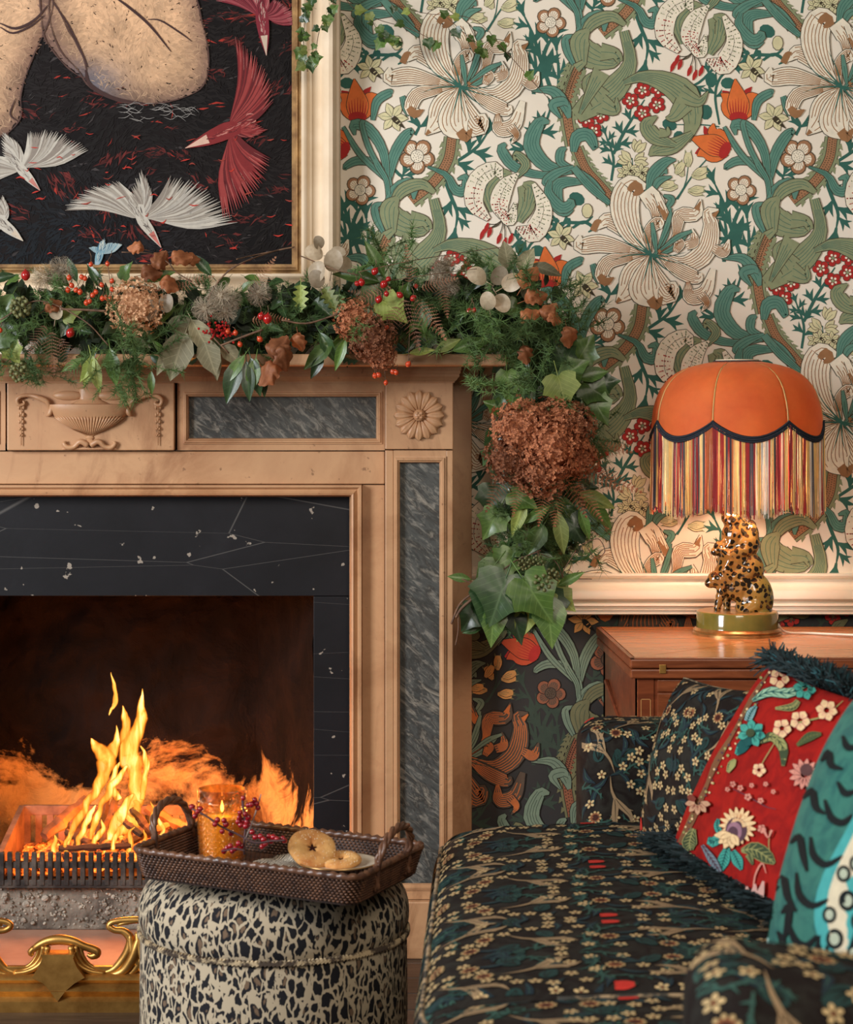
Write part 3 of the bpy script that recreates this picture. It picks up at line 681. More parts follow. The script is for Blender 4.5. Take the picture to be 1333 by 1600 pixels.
# firebox
def soot_mat():
    m, t, bs, out = nt('sooty_fire_plaster'); v = coords(t, 'World')
    a = noiz(t, v, 4.2, 9, .66, .5); b = noiz(t, v, 9, 8, .7, .6); g = N(t, 'ShaderNodeNewGeometry'); sx = N(t, 'ShaderNodeSeparateXYZ'); t.links.new(g.outputs['Position'], sx.inputs[0])
    hh = N(t, 'ShaderNodeMapRange'); t.links.new(sx.outputs[2], hh.inputs[0]); hh.inputs[1].default_value = .18; hh.inputs[2].default_value = .62; hh.inputs[3].default_value = .13; hh.inputs[4].default_value = -.30
    ad = N(t, 'ShaderNodeMath', operation='ADD'); t.links.new(a, ad.inputs[0]); t.links.new(hh.outputs[0], ad.inputs[1])
    pl = ramp(t, b, [(.3, lin(120,76,42)), (.5, lin(212,158,92)), (.7, lin(160,106,60))])
    so = ramp(t, b, [(.3, lin(12,10,9)), (.7, lin(34,23,19))])
    t.links.new(mixc(t, ramp(t, ad.outputs[0], [(.49, (0,0,0,1)), (.56, (1,1,1,1))]), so, pl), bs.inputs['Base Color'])
    bs.inputs['Roughness'].default_value = .95; bs.inputs['Specular IOR Level'].default_value = .08; bump(t, bs, mixc(t, .5, a, b), .9, .03); return m
M_SOOT = soot_mat()
fb = thing('firebox', (MX, .2, .133), 'sooty plastered firebox behind the flames', 'firebox')
ZF = Z(1388, 4.25)
xa, xb_ = X(402, 4.66), 2*MX-X(402, 4.66)
def rough(fn, nu, nv, amp, nm, lab=None):
    def g(u, v):
        p = Vector(fn(u, v)); d = mn.fractal(p*7, .8, 2, 5)*amp; return p+Vector((d*.3, d, d*.15))
    return MB().grid(g, nu, nv).build(nm, M_SOOT, fb, lab, smooth='full')
rough(lambda u, v: (xb_+(xa-xb_)*u, .39-.05*v, ZF-.02+v*1.0), 90, 100, .022, 'back_wall')
rough(lambda u, v: (xa+(-.0925-xa)*u, .39-.05*v-.33*u, ZF-.02+v*1.0), 40, 90, .02, 'cheek'); rough(lambda u, v: (xb_+(-.9995-xb_)*u, .39-.05*v-.33*u, ZF-.02+v*1.0), 30, 60, .02, 'cheek')
MB().box(-1.03, -.08, .0, .44, .03, ZF, .004).build('raised_hearth', pm('rough_hearth_concrete', lin(150,140,126), lin(84,76,68), 14, .95, bmp=1, bscale=24, kind='World', bd=.012), fb, 'rough ash-grey hearth block')
MB().box(-1.06, -.06, .121, .6, 1.1, 1.12).build('smoke_shelf', M_SOOT, fb)
MB().box(-1.06, -.06, .5, .52, 0, 1.1).build('back_brick', M_SOOT, fb)
# crumbled rough lumps on the block's face
M_RUB = pm('ash_rubble', lin(190,180,164), lin(104,96,86), 30, .95, bmp=.8, kind='World')
rb = MB(); rr = random.Random(4)
for k in range(1100):
    x = rr.uniform(-1.0, -.33); z = rr.betavariate(1.5, 1.6)*.095+.034; s_ = rr.uniform(.0012, .0035)*(1 if rr.random() < .85 else 1.9)
    rb.ball((x, rr.uniform(-.004, .004), z), (s_*rr.uniform(.7,1.5), s_, s_), 5, 4, Matrix.Rotation(rr.uniform(0, 3), 3, 'Y'))
rb.build('rubble', M_RUB, fb, kind='stuff')
hearth = MB().box(-1.35, X(592, 4.1), -.44, .02, 0, .03, .004).build('hearth_slab', pm('rosy_hearth_stone', lin(206,160,136), lin(176,128,104), 5, .5, bmp=.15, kind='World'), label='rosy stone hearth slab between the grate and the brass fender', cat='hearth')
# ------------------------------------------------------------------ grate, logs, fire
M_IRON = pm('ashy_cast_iron', lin(44,40,38), lin(98,90,82), 26, .65, metal=.3, bmp=.6, bscale=90, kind='World', lo=.45, hi=.75)
M_IRONW = pm('ash_covered_iron', lin(150,110,84), lin(96,66,50), 18, .85, bmp=.7, bscale=60, kind='World')
gr = thing('fire_grate', (-.555, .1, ZF), 'cast iron fire grate with upright bars holding the burning logs', 'grate')
GX0, GX1 = -.744, -.366; yf = -.018; zt_ = Z(1331, 4.252); zb_ = ZF
for i in range(23):
    x = GX0+.004+(GX1-GX0-.008)*i/22
    MB().box(x-.0052, x+.0052, yf-.006, yf+.006, zb_+.006, zt_, .0018).build('bar', M_IRON, gr)
MB().box(GX0, GX1, yf-.002, yf+.012, Z(1357, 4.25), Z(1347, 4.25), .001).build('cross_bar', M_IRON, gr)
MB().box(GX0, GX1, yf-.004, yf+.012, zb_, zb_+.018, .002).build('bottom_rail', M_IRON, gr)
zk = Z(1258, 4.53)
for x in (GX0, GX1):
    MB().add([(x-.006, yf, zb_), (x+.006, yf, zb_), (x+.006, .26, zb_), (x-.006, .26, zb_), (x-.006, yf, zt_), (x+.006, yf, zt_), (x+.006, .26, zk), (x-.006, .26, zk)],
      [(3,2,1,0),(4,5,6,7),(0,1,5,4),(1,2,6,5),(2,3,7,6),(3,0,4,7)]).build('side_plate', M_IRONW, gr)
MB().box(GX0, GX1, .255, .268, zk-.022, zk, .003).build('back_rail', M_IRONW, gr); MB().box(GX0, GX1, .255, .268, zb_, zk-.082, .002).build('back_rail', M_IRONW, gr)
for i in range(15):
    x = GX0+.012+(GX1-GX0-.024)*i/14
    MB().box(x-.007, x+.007, .256, .267, zk-.083, zk-.02).build('back_bar', M_IRONW, gr)
MB().box(GX0, GX1, yf+.012, .255, zb_+.012, zb_+.022).build('floor_plate', M_IRON, gr)
m, t, bs, out = nt('glowing_embers'); v = coords(t, 'World'); f = noiz(t, v, 40, 5, .7)
bs.inputs['Base Color'].default_value = lin(60,40,32); bs.inputs['Roughness'].default_value = 1
t.links.new(ramp(t, f, [(.42, (0,0,0,1)), (.55, (1,.12,.01,1)), (.68, (1,.42,.07,1))]), bs.inputs['Emission Color']); bs.inputs['Emission Strength'].default_value = 3.0
M_EMB = m
rr = random.Random(9); em = MB()
for k in range(230):
    x = rr.uniform(GX0+.02, GX1-.02); y = rr.uniform(yf+.02, .24); s_ = rr.uniform(.006, .016)
    em.ball((x, y, zb_+.026+s_*.4+max(0, .05-abs(x+.53)*.3)*rr.random()), (s_*1.2, s_, s_*.8), 6, 5, Matrix.Rotation(rr.uniform(0,3), 3, 'X'))
tag(em.build('ember_bed', M_EMB), 'bed of glowing embers and ash in the iron grate', 'embers', kind='stuff')
M_CHAR = pm('charred_log', lin(30,22,18), lin(104,62,36), 20, .9, cs=(1,1,1), bmp=.8, bscale=50, kind='World', lo=.4, hi=.75)
M_BARK = pm('split_log', lin(150,100,62), lin(58,36,24), 12, .9, bmp=.7, bscale=40, kind='World')
def log(a, b, r, mt, lab):
    A, B = W(*a), W(*b); P = []; n = 9; rr_ = []
    for i in range(n+1):
        u = i/n; p = A.lerp(B, u)+Vector((mn.noise(A*9+Vector((u*5,0,0))), mn.noise(A*9+Vector((0,u*5,3))), mn.noise(A*7+Vector((0,3,u*5)))))*r*.35
        P.append(p); rr_.append(r*(.9+.35*mn.noise(A*20+Vector((u*9, 1, 2))))*(1 if 0 < i < n else .8))
    m_ = MB().tube(P, rr_, 6); o = m_.build('firewood_log', mt, smooth=False); tag(o, lab, 'log', 'logs burning in the grate')
for a, b, r, mt, lab in (
    ((70,1305,4.40),(135,1250,4.48), .017, M_BARK, 'pale split log lying leftmost in the fire'),
    ((118,1330,4.33),(128,1278,4.40), .010, M_CHAR, 'short charred stick standing left of the tall sticks'),
    ((158,1325,4.33),(186,1236,4.42), .0105, M_CHAR, 'tallest charred stick standing in the flames'),
    ((148,1318,4.36),(170,1243,4.44), .009, M_CHAR, 'charred stick beside the tallest one, on its left'),
    ((178,1272,4.35),(222,1305,4.30), .008, M_CHAR, 'thin charred stick crossing the middle of the fire'),
    ((205,1265,4.37),(245,1310,4.34), .010, M_CHAR, 'dark stick sloping down to the right behind the tray'),
    ((92,1326,4.28),(205,1322,4.30), .009, M_CHAR, 'charred log lying low along the grate bars'),
    ((190,1318,4.30),(262,1290,4.40), .011, M_BARK, 'brown log rising to the right behind the tray handle'),
    ((228,1262,4.45),(300,1298,4.42), .014, M_BARK, 'pale log end behind the tray handle'),
    ((105,1300,4.38),(150,1322,4.33), .010, M_BARK, 'small split log at the left foot of the flames')):
    log(a, b, r, mt, lab)
# flames: closed tongues of glowing gas
m = bpy.data.materials.new('flame'); m.use_nodes = True; t = m.node_tree; t.nodes.clear()
out = N(t, 'ShaderNodeOutputMaterial'); lw = N(t, 'ShaderNodeLayerWeight'); lw.inputs[0].default_value = .5
v = coords(t, 'World', (1.0, 1.0, .22)); f = noiz(t, v, 42, 3, .55, 1.4)
ma = N(t, 'ShaderNodeMath', operation='MULTIPLY_ADD'); t.links.new(f, ma.inputs[0]); ma.inputs[1].default_value = .95; t.links.new(lw.outputs['Facing'], ma.inputs[2])
cr = ramp(t, ma.outputs[0], [(.34, (1,.74,.26,1)), (.52, (1,.50,.07,1)), (.70, (1,.28,.018,1)), (1.0, (.9,.10,.0,1))])
st = ramp(t, ma.outputs[0], [(.3, (1,1,1,1)), (.62, (.62,.62,.62,1)), (1, (.25,.25,.25,1))])
al = ramp(t, ma.outputs[0], [(.42, (.95,.95,.95,1)), (.68, (.62,.62,.62,1)), (1.0, (.0,.0,.0,1))])
sm = N(t, 'ShaderNodeMath', operation='MULTIPLY'); t.links.new(st, sm.inputs[0]); sm.inputs[1].default_value = 2.1
e = N(t, 'ShaderNodeEmission'); t.links.new(cr, e.inputs[0]); t.links.new(sm.outputs[0], e.inputs[1])
tr = N(t, 'ShaderNodeBsdfTransparent'); mx = N(t, 'ShaderNodeMixShader'); t.links.new(al, mx.inputs[0]); t.links.new(tr.outputs[0], mx.inputs[1]); t.links.new(e.outputs[0], mx.inputs[2]); t.links.new(mx.outputs[0], out.inputs[0])
M_FLAME = m
fire = thing('fire', (-.53, .1, ZF+.02), 'tall orange flames licking up from the logs in the grate', 'fire')
def flame(pts, wd, D, lab=None):
    n = 34; q_ = catmull([tuple(p)+(w_,) for p, w_ in zip(pts, wd)], n); P = []; rs = []
    for i, a in enumerate(q_):
        wob = mn.noise(Vector((a[0]*.09, a[1]*.05, D*7)))*5+mn.noise(Vector((a[0]*.15, a[1]*.09, 4)))*1.4
        wm = 1+.45*mn.noise(Vector((a[1]*.055, D*13, 2)))
        P.append(W(a[0]+wob*(i/n if i < 6 else 1), a[1], D)); rs.append(max(a[2]*wm*1.22, .25)/2*D/FPX)
    MB().tube(P, rs, 14, up=(0, 1, 0), flat=.55).build('flame_tongue', M_FLAME, fire, smooth='full')
for pts, wd, D in (
    ([(104,1322),(116,1290),(132,1262),(152,1232),(166,1200),(158,1175),(146,1162),(137,1153)], [6,10,13,15,22,21,12,1], 4.36),
    ([(160,1190),(172,1176),(181,1160),(181,1133)], [14,20,12,1], 4.37),
    ([(140,1318),(146,1290),(160,1258),(172,1232),(186,1212),(198,1196)], [5,9,10,12,9,3], 4.34),
    ([(206,1290),(208,1262),(214,1236),(208,1205),(200,1180),(212,1150),(220,1120),(222,1076)], [22,26,22,24,28,24,16,1], 4.38),
    ([(200,1180),(193,1150),(198,1125),(190,1102)], [18,14,12,1], 4.39),
    ([(222,1250),(226,1225),(228,1190),(222,1165)], [8,9,8,2], 4.36),
    ([(170,1318),(176,1296),(190,1272),(196,1255),(206,1240)], [8,12,16,12,3], 4.33),
    ([(182,1300),(204,1285),(214,1262),(208,1250)], [14,26,18,4], 4.37),
    ([(170,1117),(178,1096),(179,1076),(177,1050)], [1,8,6,.5], 4.37), ([(178,1098),(172,1110),(169,1118)], [3,4,.5], 4.37),
    ([(124,1330),(122,1312),(134,1292),(141,1270),(150,1258)], [6,8,8,8,2], 4.31),
    ([(226,1310),(238,1290),(241,1268),(233,1252)], [6,10,8,1], 4.36), ([(84,1332),(84,1322),(87,1312),(87,1304)], [8,10,7,1], 4.29),
    ([(148,1330),(150,1312),(160,1296),(158,1280)], [8,9,8,1], 4.30), ([(200,1332),(206,1318),(203,1304),(210,1292)], [8,10,7,1], 4.30),
    ([(176,1328),(178,1312),(184,1300),(182,1288)], [8,9,6,1], 4.29), ([(104,1336),(103,1322),(108,1310),(109,1300)], [7,8,6,1], 4.28),
    ([(224,1336),(222,1322),(228,1306),(226,1296)], [6,8,5,1], 4.29), ([(250,1310),(254,1292),(248,1276)], [6,8,1], 4.38),
    ([(186,1250),(176,1230),(178,1205),(186,1190)], [10,12,9,1], 4.40)):
    flame(pts, wd, D)
point('firelight', W(185, 1210, 4.33), 7, (1, .32, .055), .06); point('emberlight', W(120, 1296, 4.40), 2.2, (1, .24, .04), .05); point('firelight_right', W(285, 1240, 4.38), 4.2, (1, .32, .055), .06)
# ------------------------------------------------------------------ brass fender
M_BRASS = pm('worn_brass', lin(214,166,92), lin(160,116,58), 16, .42, metal=.9, bmp=.1, kind='World')
fe = thing('fender', (-.6, -.47, 0), 'old brass fender with scrolled pierced top in front of the hearth', 'fender')
DF = 3.80; w3 = lambda x, y, o=0: W(x, y, DF-o)
zb = lambda y: Z(y, DF)
xl, xrr = X(-175, DF), X(455, DF)
MB().sweepx([(-.44,0), (-.470,0), (-.484,.0), (-.486,zb(1562)), (-.476,zb(1556)), (-.482,zb(1549)), (-.488,zb(1545)), (-.480,zb(1540)), (-.472,zb(1536)), (-.478,zb(1532)), (-.482,zb(1529)), (-.476,zb(1524)), (-.462,zb(1521)), (-.455,zb(1519)), (-.45,0)], xl, xrr).build('base_moulding', M_BRASS, fe, smooth=True)
MB().box(xl, xrr, -.462, -.452, zb(1524), zb(1512), .001).build('top_strip', M_BRASS, fe)
def scroll(dx, mir=1):
    f = lambda x, y: (X(dx+mir*(x-92), DF), -.457, zb(y))
    # central cartouche
    if mir == 1:
        pl = [(52,1524),(62,1508),(68,1494),(66,1488),(118,1488),(116,1494),(122,1508),(134,1524),(118,1533),(104,1545),(92,1561),(80,1545),(70,1533)]
        MB().prism([(X(dx+(x-92), DF), zb(y)) for x, y in pl], -.487, -.452).build('cartouche', M_BRASS, fe)
        MB().tube([f(48,1490), f(55,1483), f(72,1474), f(92,1471), f(112,1474), f(129,1481), f(148,1488), f(150,1494), f(142,1497), f(135,1494)], [.003,.0075,.0085,.0095,.0085,.0075,.008,.0075,.006,.003], 10, res=36).build('crest', M_BRASS, fe, smooth='full')
        MB().tube([f(50,1496), f(46,1491), f(52,1484)], [.004,.006,.006], 8, res=8).build('crest_end', M_BRASS, fe, smooth='full')
    for k, (x1, r) in enumerate(((112,.006),(119,.005),(126,.0045))):
        for s_ in (-1, 1):
            g = lambda x, y: (X(dx+s_*(x-92), DF), -.458-.004*(2-k), zb(y))
            MB().tube([g(x1-2,1480), g(x1+2,1496), g(x1+12,1510), g(x1+30,1519), g(164,1522)], [r,r*.9,r*.9,r*.8,.003], 8, res=16).build('rib', M_BRASS, fe, smooth='full')
    for s_ in (-1, 1):
        g = lambda x, y, o=0: (X(dx+s_*(x-92), DF), -.458-o, zb(y))
        MB().tube([g(158,1524), g(176,1518), g(190,1504), g(200,1488), g(203,1470), g(192,1458), g(178,1456), g(169,1450), g(176,1443), g(200,1440), g(225,1441), g(250,1448)], [.005,.007,.009,.010,.009,.007,.006,.006,.0055,.006,.006,.003], 9, res=44).build('scroll', M_BRASS, fe, smooth='full')
        MB().tube([g(166,1527,.004), g(190,1520,.006), g(206,1500,.008), g(214,1478,.008), g(219,1458,.006)], [.004,.008,.010,.009,.004], 8, res=20).build('leaf_scroll', M_BRASS, fe, smooth='full')
        MB().tube([g(196,1530,.004), g(212,1514,.004), g(224,1490,.004), g(230,1462,.004)], [.004,.008,.010,.004], 8, res=16).build('leaf_scroll', M_BRASS, fe, smooth='full')
        for j in range(4):
            MB().ball(g(140+j*16, 1526, .008), (.008,.005,.005), 8, 6).build('bead', M_BRASS, fe, smooth='full')
scroll(92); scroll(340, 2); scroll(-156, 2)
MB().box(xrr-.012, xrr, -.46, -.05, 0, .10, .003).build('side_rail', M_BRASS, fe); MB().box(xl, xl+.012, -.46, -.05, 0, .10, .003).build('side_rail', M_BRASS, fe)
# ------------------------------------------------------------------ painting
pic = thing('framed_painting', (X(80, 4.2), -.02, zs1), 'large framed oil painting of a crouching figure among red and white birds', 'painting')
DP = 4.215; px_ = lambda x: X(x, DP); pz_ = lambda y: Z(y, DP)
PL, PRT, PT, PB = -175, 457, -330, 414
M_CAN = pm('dark_canvas', lin(24,18,18), lin(16,13,14), 10, .7, kind='World', spec=.15)
can = MB().box(px_(PL), px_(PRT), -.052, -.03, pz_(PB), pz_(PT)).build('canvas', M_CAN, pic)
def sdist(P, poly):
    inside = np.zeros(len(P), bool); d = np.full(len(P), 1e9); n = len(poly)
    for i in range(n):
        a = np.array(poly[i], float); b = np.array(poly[(i+1) % n], float)
        c = (a[1] > P[:, 1]) != (b[1] > P[:, 1]); xx = (b[0]-a[0])*(P[:, 1]-a[1])/((b[1]-a[1]) or 1e-9)+a[0]; inside ^= c & (P[:, 0] < xx)
        ab = b-a; tt = np.clip(((P-a) @ ab)/max(ab @ ab, 1e-9), 0, 1); d = np.minimum(d, np.hypot(*(P-a-tt[:, None]*ab).T))
    return np.where(inside, d, -d)
c1 = lambda L: [(x/2.469, y/2.469) for x, y in L]
SC = lambda L: [tuple(q[:2]) for q in catmull(L+[L[0]], 60)][:-1]
thigh = SC(c1([(200,-120),(190,60),(230,190),(300,270),(350,340),(450,388),(560,402),(680,385),(770,345),(802,280),(802,190),(780,90),(740,-40),(600,-160),(400,-200)]))
calf = SC(c1([(-60,-100),(180,-120),(205,0),(185,90),(140,190),(100,290),(80,370),(80,450),(40,505),(0,525),(-80,560),(-200,500),(-200,100)]))
shin = SC(c1([(150,-60),(215,20),(260,110),(300,180),(330,250),(325,300),(260,260),(200,190),(165,120)]))
rs = np.random.RandomState(5); CUM = [0, 0]
def strokes(n, x0, x1, y0, y1, ln, wd, colf, angf, lay, mb, keep=None):
    P = np.stack([rs.uniform(x0, x1, n), rs.uniform(y0, y1, n)], 1)
    if keep is not None: P = P[keep(P)]
    cols = colf(P); an = angf(P); L = ln*rs.uniform(.6, 1.5, len(P)); Wd = wd*rs.uniform(.6, 1.4, len(P)); cv = rs.uniform(-.3, .3, len(P))
    for i in range(len(P)):
        a = an[i]; x, y = P[i]; l, w_ = L[i]/2, Wd[i]/2; pts = []
        d = (math.cos(a), math.sin(a)); nn = (-d[1], d[0]); k = cv[i]*l
        A = (x-d[0]*l, y-d[1]*l); B = (x+nn[0]*k, y+nn[1]*k); Cc = (x+d[0]*l, y+d[1]*l)
        q_ = [(A[0], A[1]), (B[0]+nn[0]*w_, B[1]+nn[1]*w_), (Cc[0], Cc[1]), (B[0]-nn[0]*w_, B[1]-nn[1]*w_)]
        CUM[0] += 1; hh = -.0522-CUM[0]*1e-7
        mb.setcol(tuple(cols[i])+(1,))
        mb.add([(px_(min(max(u, PL), PRT)), hh, pz_(min(max(v_, PT), PB))) for u, v_ in q_], [(0, 1, 2, 3)])
def L3(*c): return np.array(lin(*c)[:3])
def nz(P, s_, o=0.): return np.array([mn.noise(Vector((p[0]*s_, p[1]*s_, o))) for p in P])
def bgcol(P):
    n1 = nz(P, .012, 1); n2 = nz(P*np.array([.5, 1.6]), .03, 5); n = len(P)
    blue = np.clip((P[:, 1]-230)/150, 0, 1)*np.clip((330-P[:, 0])/250, 0, 1)
    base = L3(20,14,14)[None]*(1-blue[:, None])+L3(9,18,26)[None]*blue[:, None]
    base = base*(1+.5*n1[:, None]); red = (n2 > .22)&(rs.rand(n) < .75)&(blue < .8)
    base[red] = L3(88,30,27)*(1+.5*rs.uniform(-1, 1, (red.sum(), 1)))
    lt = rs.rand(n) < .02; base[lt] = L3(62,56,56)*rs.uniform(.6, 1.2, (lt.sum(), 1))
    br = (rs.rand(n) < .008); base[br] = L3(160,46,34)
    return np.clip(base, 0, 1)
pp = MB()
strokes(9000, PL, PRT, PT, PB, 20, 3.4, bgcol, lambda P: nz(P, .008, 3)*2.4+np.pi*.0+rs.uniform(-.5, .5, len(P)), 1, pp)
strokes(5000, PL, PRT, PT, PB, 12, 1.6, bgcol, lambda P: nz(P, .01, 9)*3+rs.uniform(-.7, .7, len(P)), 3, pp)
def flesh(poly, lo, hi, sh, lightdir):
    def f(P):
        d = sdist(P, poly); k = np.clip(d/42, 0, 1)[:, None]; g = np.clip(.5+((P-np.array(poly).mean(0)) @ np.array(lightdir))/200, 0, 1)[:, None]
        c = L3(*lo)*(1-k)+L3(*hi)*k; c = c*(.72+.38*g)+L3(*sh)*(1-g)*.16*(1-k)
        bl = np.exp(-(((P-np.array([150,128]))/np.array([46,34]))**2).sum(1))[:, None]*.75; c = c*(1-bl)+L3(92,96,110)*bl
        return np.clip(c*(1+.22*nz(P, .03, 2)[:, None]+rs.uniform(-.16, .16, (len(P), 1))), 0, 1)
    return f
for poly, lay, lo, hi in ((calf, 4, (120,88,72), (208,168,132)), (shin, 5, (112,84,74), (186,148,118)), (thigh, 7, (128,98,82), (216,174,136))):
    A = np.array(poly); x0, y0_ = A.min(0); x1, y1_ = A.max(0)
    kk = lambda P, poly=poly: (sdist(P, poly) > 3)
    strokes(int((x1-x0)*(y1_-y0_)/8), max(x0, PL), x1, max(y0_, PT), y1_, 13, 5, flesh(poly, lo, hi, (60,64,80), (.25, -.9)), lambda P, poly=poly: nz(P, .012, 6)*2.2+.5+rs.uniform(-.6, .6, len(P)), lay, pp, kk)
    strokes(int((x1-x0)*(y1_-y0_)/60), max(x0, PL), x1, max(y0_, PT), y1_, 13, .7, lambda P: np.clip(L3(206,170,136)*rs.uniform(.75, 1.05, (len(P), 1)), 0, 1), lambda P: rs.uniform(0, 3.1, len(P)), lay+1, pp, lambda P, poly=poly: sdist(P, poly) > 8)
    q_ = list(poly)+[poly[0]]
    for i in range(0, len(q_)-2, 1):
        CUM[1] += 1; pr = Print(); pr.ribbon([q_[i], q_[i+1], q_[min(i+2, len(q_)-1)]], [1.6+.8*math.sin(i), 1.8+.8*math.sin(i+1), 1.6+.8*math.sin(i+2)], lin(84,60,54), 0, 2)
        for pts, col, l_ in pr.done():
            pp.setcol(col); pp.add([(px_(min(max(a, PL), PRT)), -.0562-CUM[1]*1e-6, pz_(min(max(b, PT), PB))) for a, b in pts], [tuple(range(len(pts)))])
def pribbon(pts, wd, col, lay, n=10):
    pr = Print(); pr.ribbon(pts, wd, col, 0, n)
    CUM[1] += 1
    for q_, c_, l_ in pr.done():
        pp.setcol(c_); pp.add([(px_(min(max(a, PL), PRT)), -.0562-CUM[1]*1e-6-l_*2.5e-7, pz_(min(max(b, PT), PB))) for a, b in q_], [tuple(range(len(q_)))])
for L, w_ in (([(0,90),(60,110),(130,80),(185,20)], 4), ([(0,105),(50,128),(120,100),(170,60)], 3), ([(430,-20),(500,30),(580,100),(660,200)], 4), ([(570,75),(620,80),(700,130),(740,160)], 2.5), ([(205,10),(260,90),(310,190),(340,260)], 3), ([(330,270),(350,330),(440,380),(560,400)], 6), ([(60,380),(40,440),(70,470)], 2.5)):
    pribbon(c1(L), [w_*.4]+[w_]*(len(L)-2)+[w_*.3], lin(66,44,42), 12, 12)
def wing(root, tip, spread, n, cols, lay, w_=3.4):
    for k in range(n):
        u = k/(n-1); dx, dy = tip[0]-root[0], tip[1]-root[1]; L = math.hypot(dx, dy); a = math.atan2(dy, dx)+spread*(u**1.1)
        l = L*(1-.42*u+.08*rs.rand()); b = (root[0]+dx*.12*(1-u), root[1]+dy*.12*(1-u))
        e = (b[0]+math.cos(a)*l, b[1]+math.sin(a)*l); mmid = ((b[0]+e[0])/2-(e[1]-b[1])*.08, (b[1]+e[1])/2+(e[0]-b[0])*.08)
        c_ = cols[rs.randint(len(cols)-1)]; pribbon([b, mmid, e], [w_*.9, w_*1.5, .4], c_, lay+k % 2, 7)
        if k % 2 == 0: pribbon([b, mmid, e], [.5, .6, .2], cols[-1], lay+3, 6)
def bird(body, head, w1, w2, tail, cols, hc, lay, bw=15, sp=(.75, -.75)):
    
    ang = lambda p: math.atan2(p[1]-body[1], p[0]-body[0])
    for w_ in (w1, w2):
        df = (ang(tail)-ang(w_)+PI) % (2*PI)-PI
        wing(body, w_, df*.62, 30, cols, lay, 4.4); wing(body, tail, .45, 9, cols, lay+2, 4); wing(body, tail, -.45, 9, cols, lay+2, 4)
    m_ = ((body[0]+head[0])/2, (body[1]+head[1])/2)
    pribbon([((tail[0]+body[0]*2)/3, (tail[1]+body[1]*2)/3), body, m_, head], [bw*.5, bw, bw*.8, 1], cols[0], lay+5, 10); pribbon([m_, head], [bw*.55, .6], hc, lay+7, 4)
    for k in range(60):
        u = rs.rand()*.9; o = rs.uniform(-.45, .45)*bw; dx, dy = head[0]-body[0], head[1]-body[1]; l = math.hypot(dx, dy); p = (body[0]+dx*(u*1.1-.45)-dy/l*o*(1-u), body[1]+dy*(u*1.1-.45)+dx/l*o*(1-u))
        pribbon([p, (p[0]-dx/l*5+rs.uniform(-2, 2), p[1]-dy/l*5+rs.uniform(-2, 2)), (p[0]-dx/l*11+rs.uniform(-3, 3), p[1]-dy/l*11+rs.uniform(-3, 3))], [.4, rs.uniform(1, 2.4), .3], cols[rs.randint(len(cols))], lay+9, 3)

WH = [lin(190,184,172), lin(162,154,142), lin(140,130,120), lin(176,170,160), lin(92,84,80)]; RD = [lin(128,40,42), lin(98,30,34), lin(150,60,58), lin(190,124,114)]
BL = [lin(120,156,170), lin(160,176,176), lin(60,96,120), lin(190,196,186)]
bird(c1([(545,840)])[0], c1([(622,955)])[0], c1([(285,815)])[0], c1([(858,855)])[0], c1([(545,685)])[0], WH, lin(190,110,100), 16, 17, (-.75+1.1, -.35))
bird(c1([(80,650)])[0], c1([(155,735)])[0], c1([(300,590)])[0], c1([(-70,740)])[0], c1([(20,530)])[0], WH, lin(186,120,110), 16, 15, (-.5, .5))
bird(c1([(890,500)])[0], c1([(715,572)])[0], c1([(905,195)])[0], c1([(865,800)])[0], c1([(1010,500)])[0], RD, lin(214,176,156), 16, 26, (-.45, .5))
bird(c1([(1010,60)])[0], c1([(1028,215)])[0], c1([(855,10)])[0], c1([(1130,90)])[0], c1([(1000,-70)])[0], [lin(126,40,52), lin(98,30,40), lin(150,70,76), lin(186,150,140)], lin(200,180,160), 16, 20, (.5, -.8))
bird(c1([(10,860)])[0], c1([(90,930)])[0], c1([(-120,760)])[0], c1([(-60,1000)])[0], c1([(10,770)])[0], WH, lin(196,180,160), 16, 17)
bird(c1([(385,980)])[0], c1([(370,1040)])[0], c1([(460,950)])[0], c1([(350,960)])[0], c1([(400,930)])[0], BL, lin(150,170,180), 16, 12)
for k in range(60):
    x, y = rs.uniform(20, 450), rs.uniform(200, 405); l = rs.uniform(5, 16); pribbon([(x, y), (x+l*.5, y-rs.uniform(-3, 3)), (x+l, y+rs.uniform(-5, 3))], [.3, rs.uniform(1, 2.6), .3], lin(*((186,52,40) if k % 3 else (150,60,48))), 12, 4)
for k in range(34):
    a = rs.uniform(0, 6.28); x, y = 230+rs.uniform(-55, 60), 168+rs.uniform(-8, 20); pribbon([(x, y), (x+12, y+4*math.sin(a)), (x+22, y+8*math.cos(a))], [.2, .8, .2], lin(150,146,142), 13, 5)
pp.build('painted_canvas', M_PAINT, can, kind='stuff', label='painted limbs, white birds and red birds on near-black')
# frame: mitred moulding
M_FR = pm('cream_painted_frame', lin(236,216,188), lin(216,190,156), 6, .4, bmp=.1, bscale=30, kind='World')
M_GILT = pm('worn_gilt_edge', lin(176,140,92), lin(120,88,56), 30, .4, metal=.4, kind='World')
def pframe(prof, nm, mt, b2=None):
    m_ = MB(); n = len(prof); vs = []
    for cx, cz, sx, sz in ((PL, PB, -1, 1), (PRT, PB, 1, 1), (PRT, PT, 1, -1), (PL, PT, -1, -1)):
        for a, d in prof: vs.append((px_(cx+sx*a), -d, pz_(cz+sz*a)))
    m_.add(vs, [(k*n+i, k*n+i+1, ((k+1) % 4)*n+i+1, ((k+1) % 4)*n+i) for k in range(4) for i in range(n-1)])
    return m_.build(nm, mt, pic, smooth=True)
pframe([(-1,.03), (-1,.056), (4,.057), (6,.063), (8,.063), (10,.060), (12,.064), (14,.064)], 'gilt_sight_edge', M_GILT)
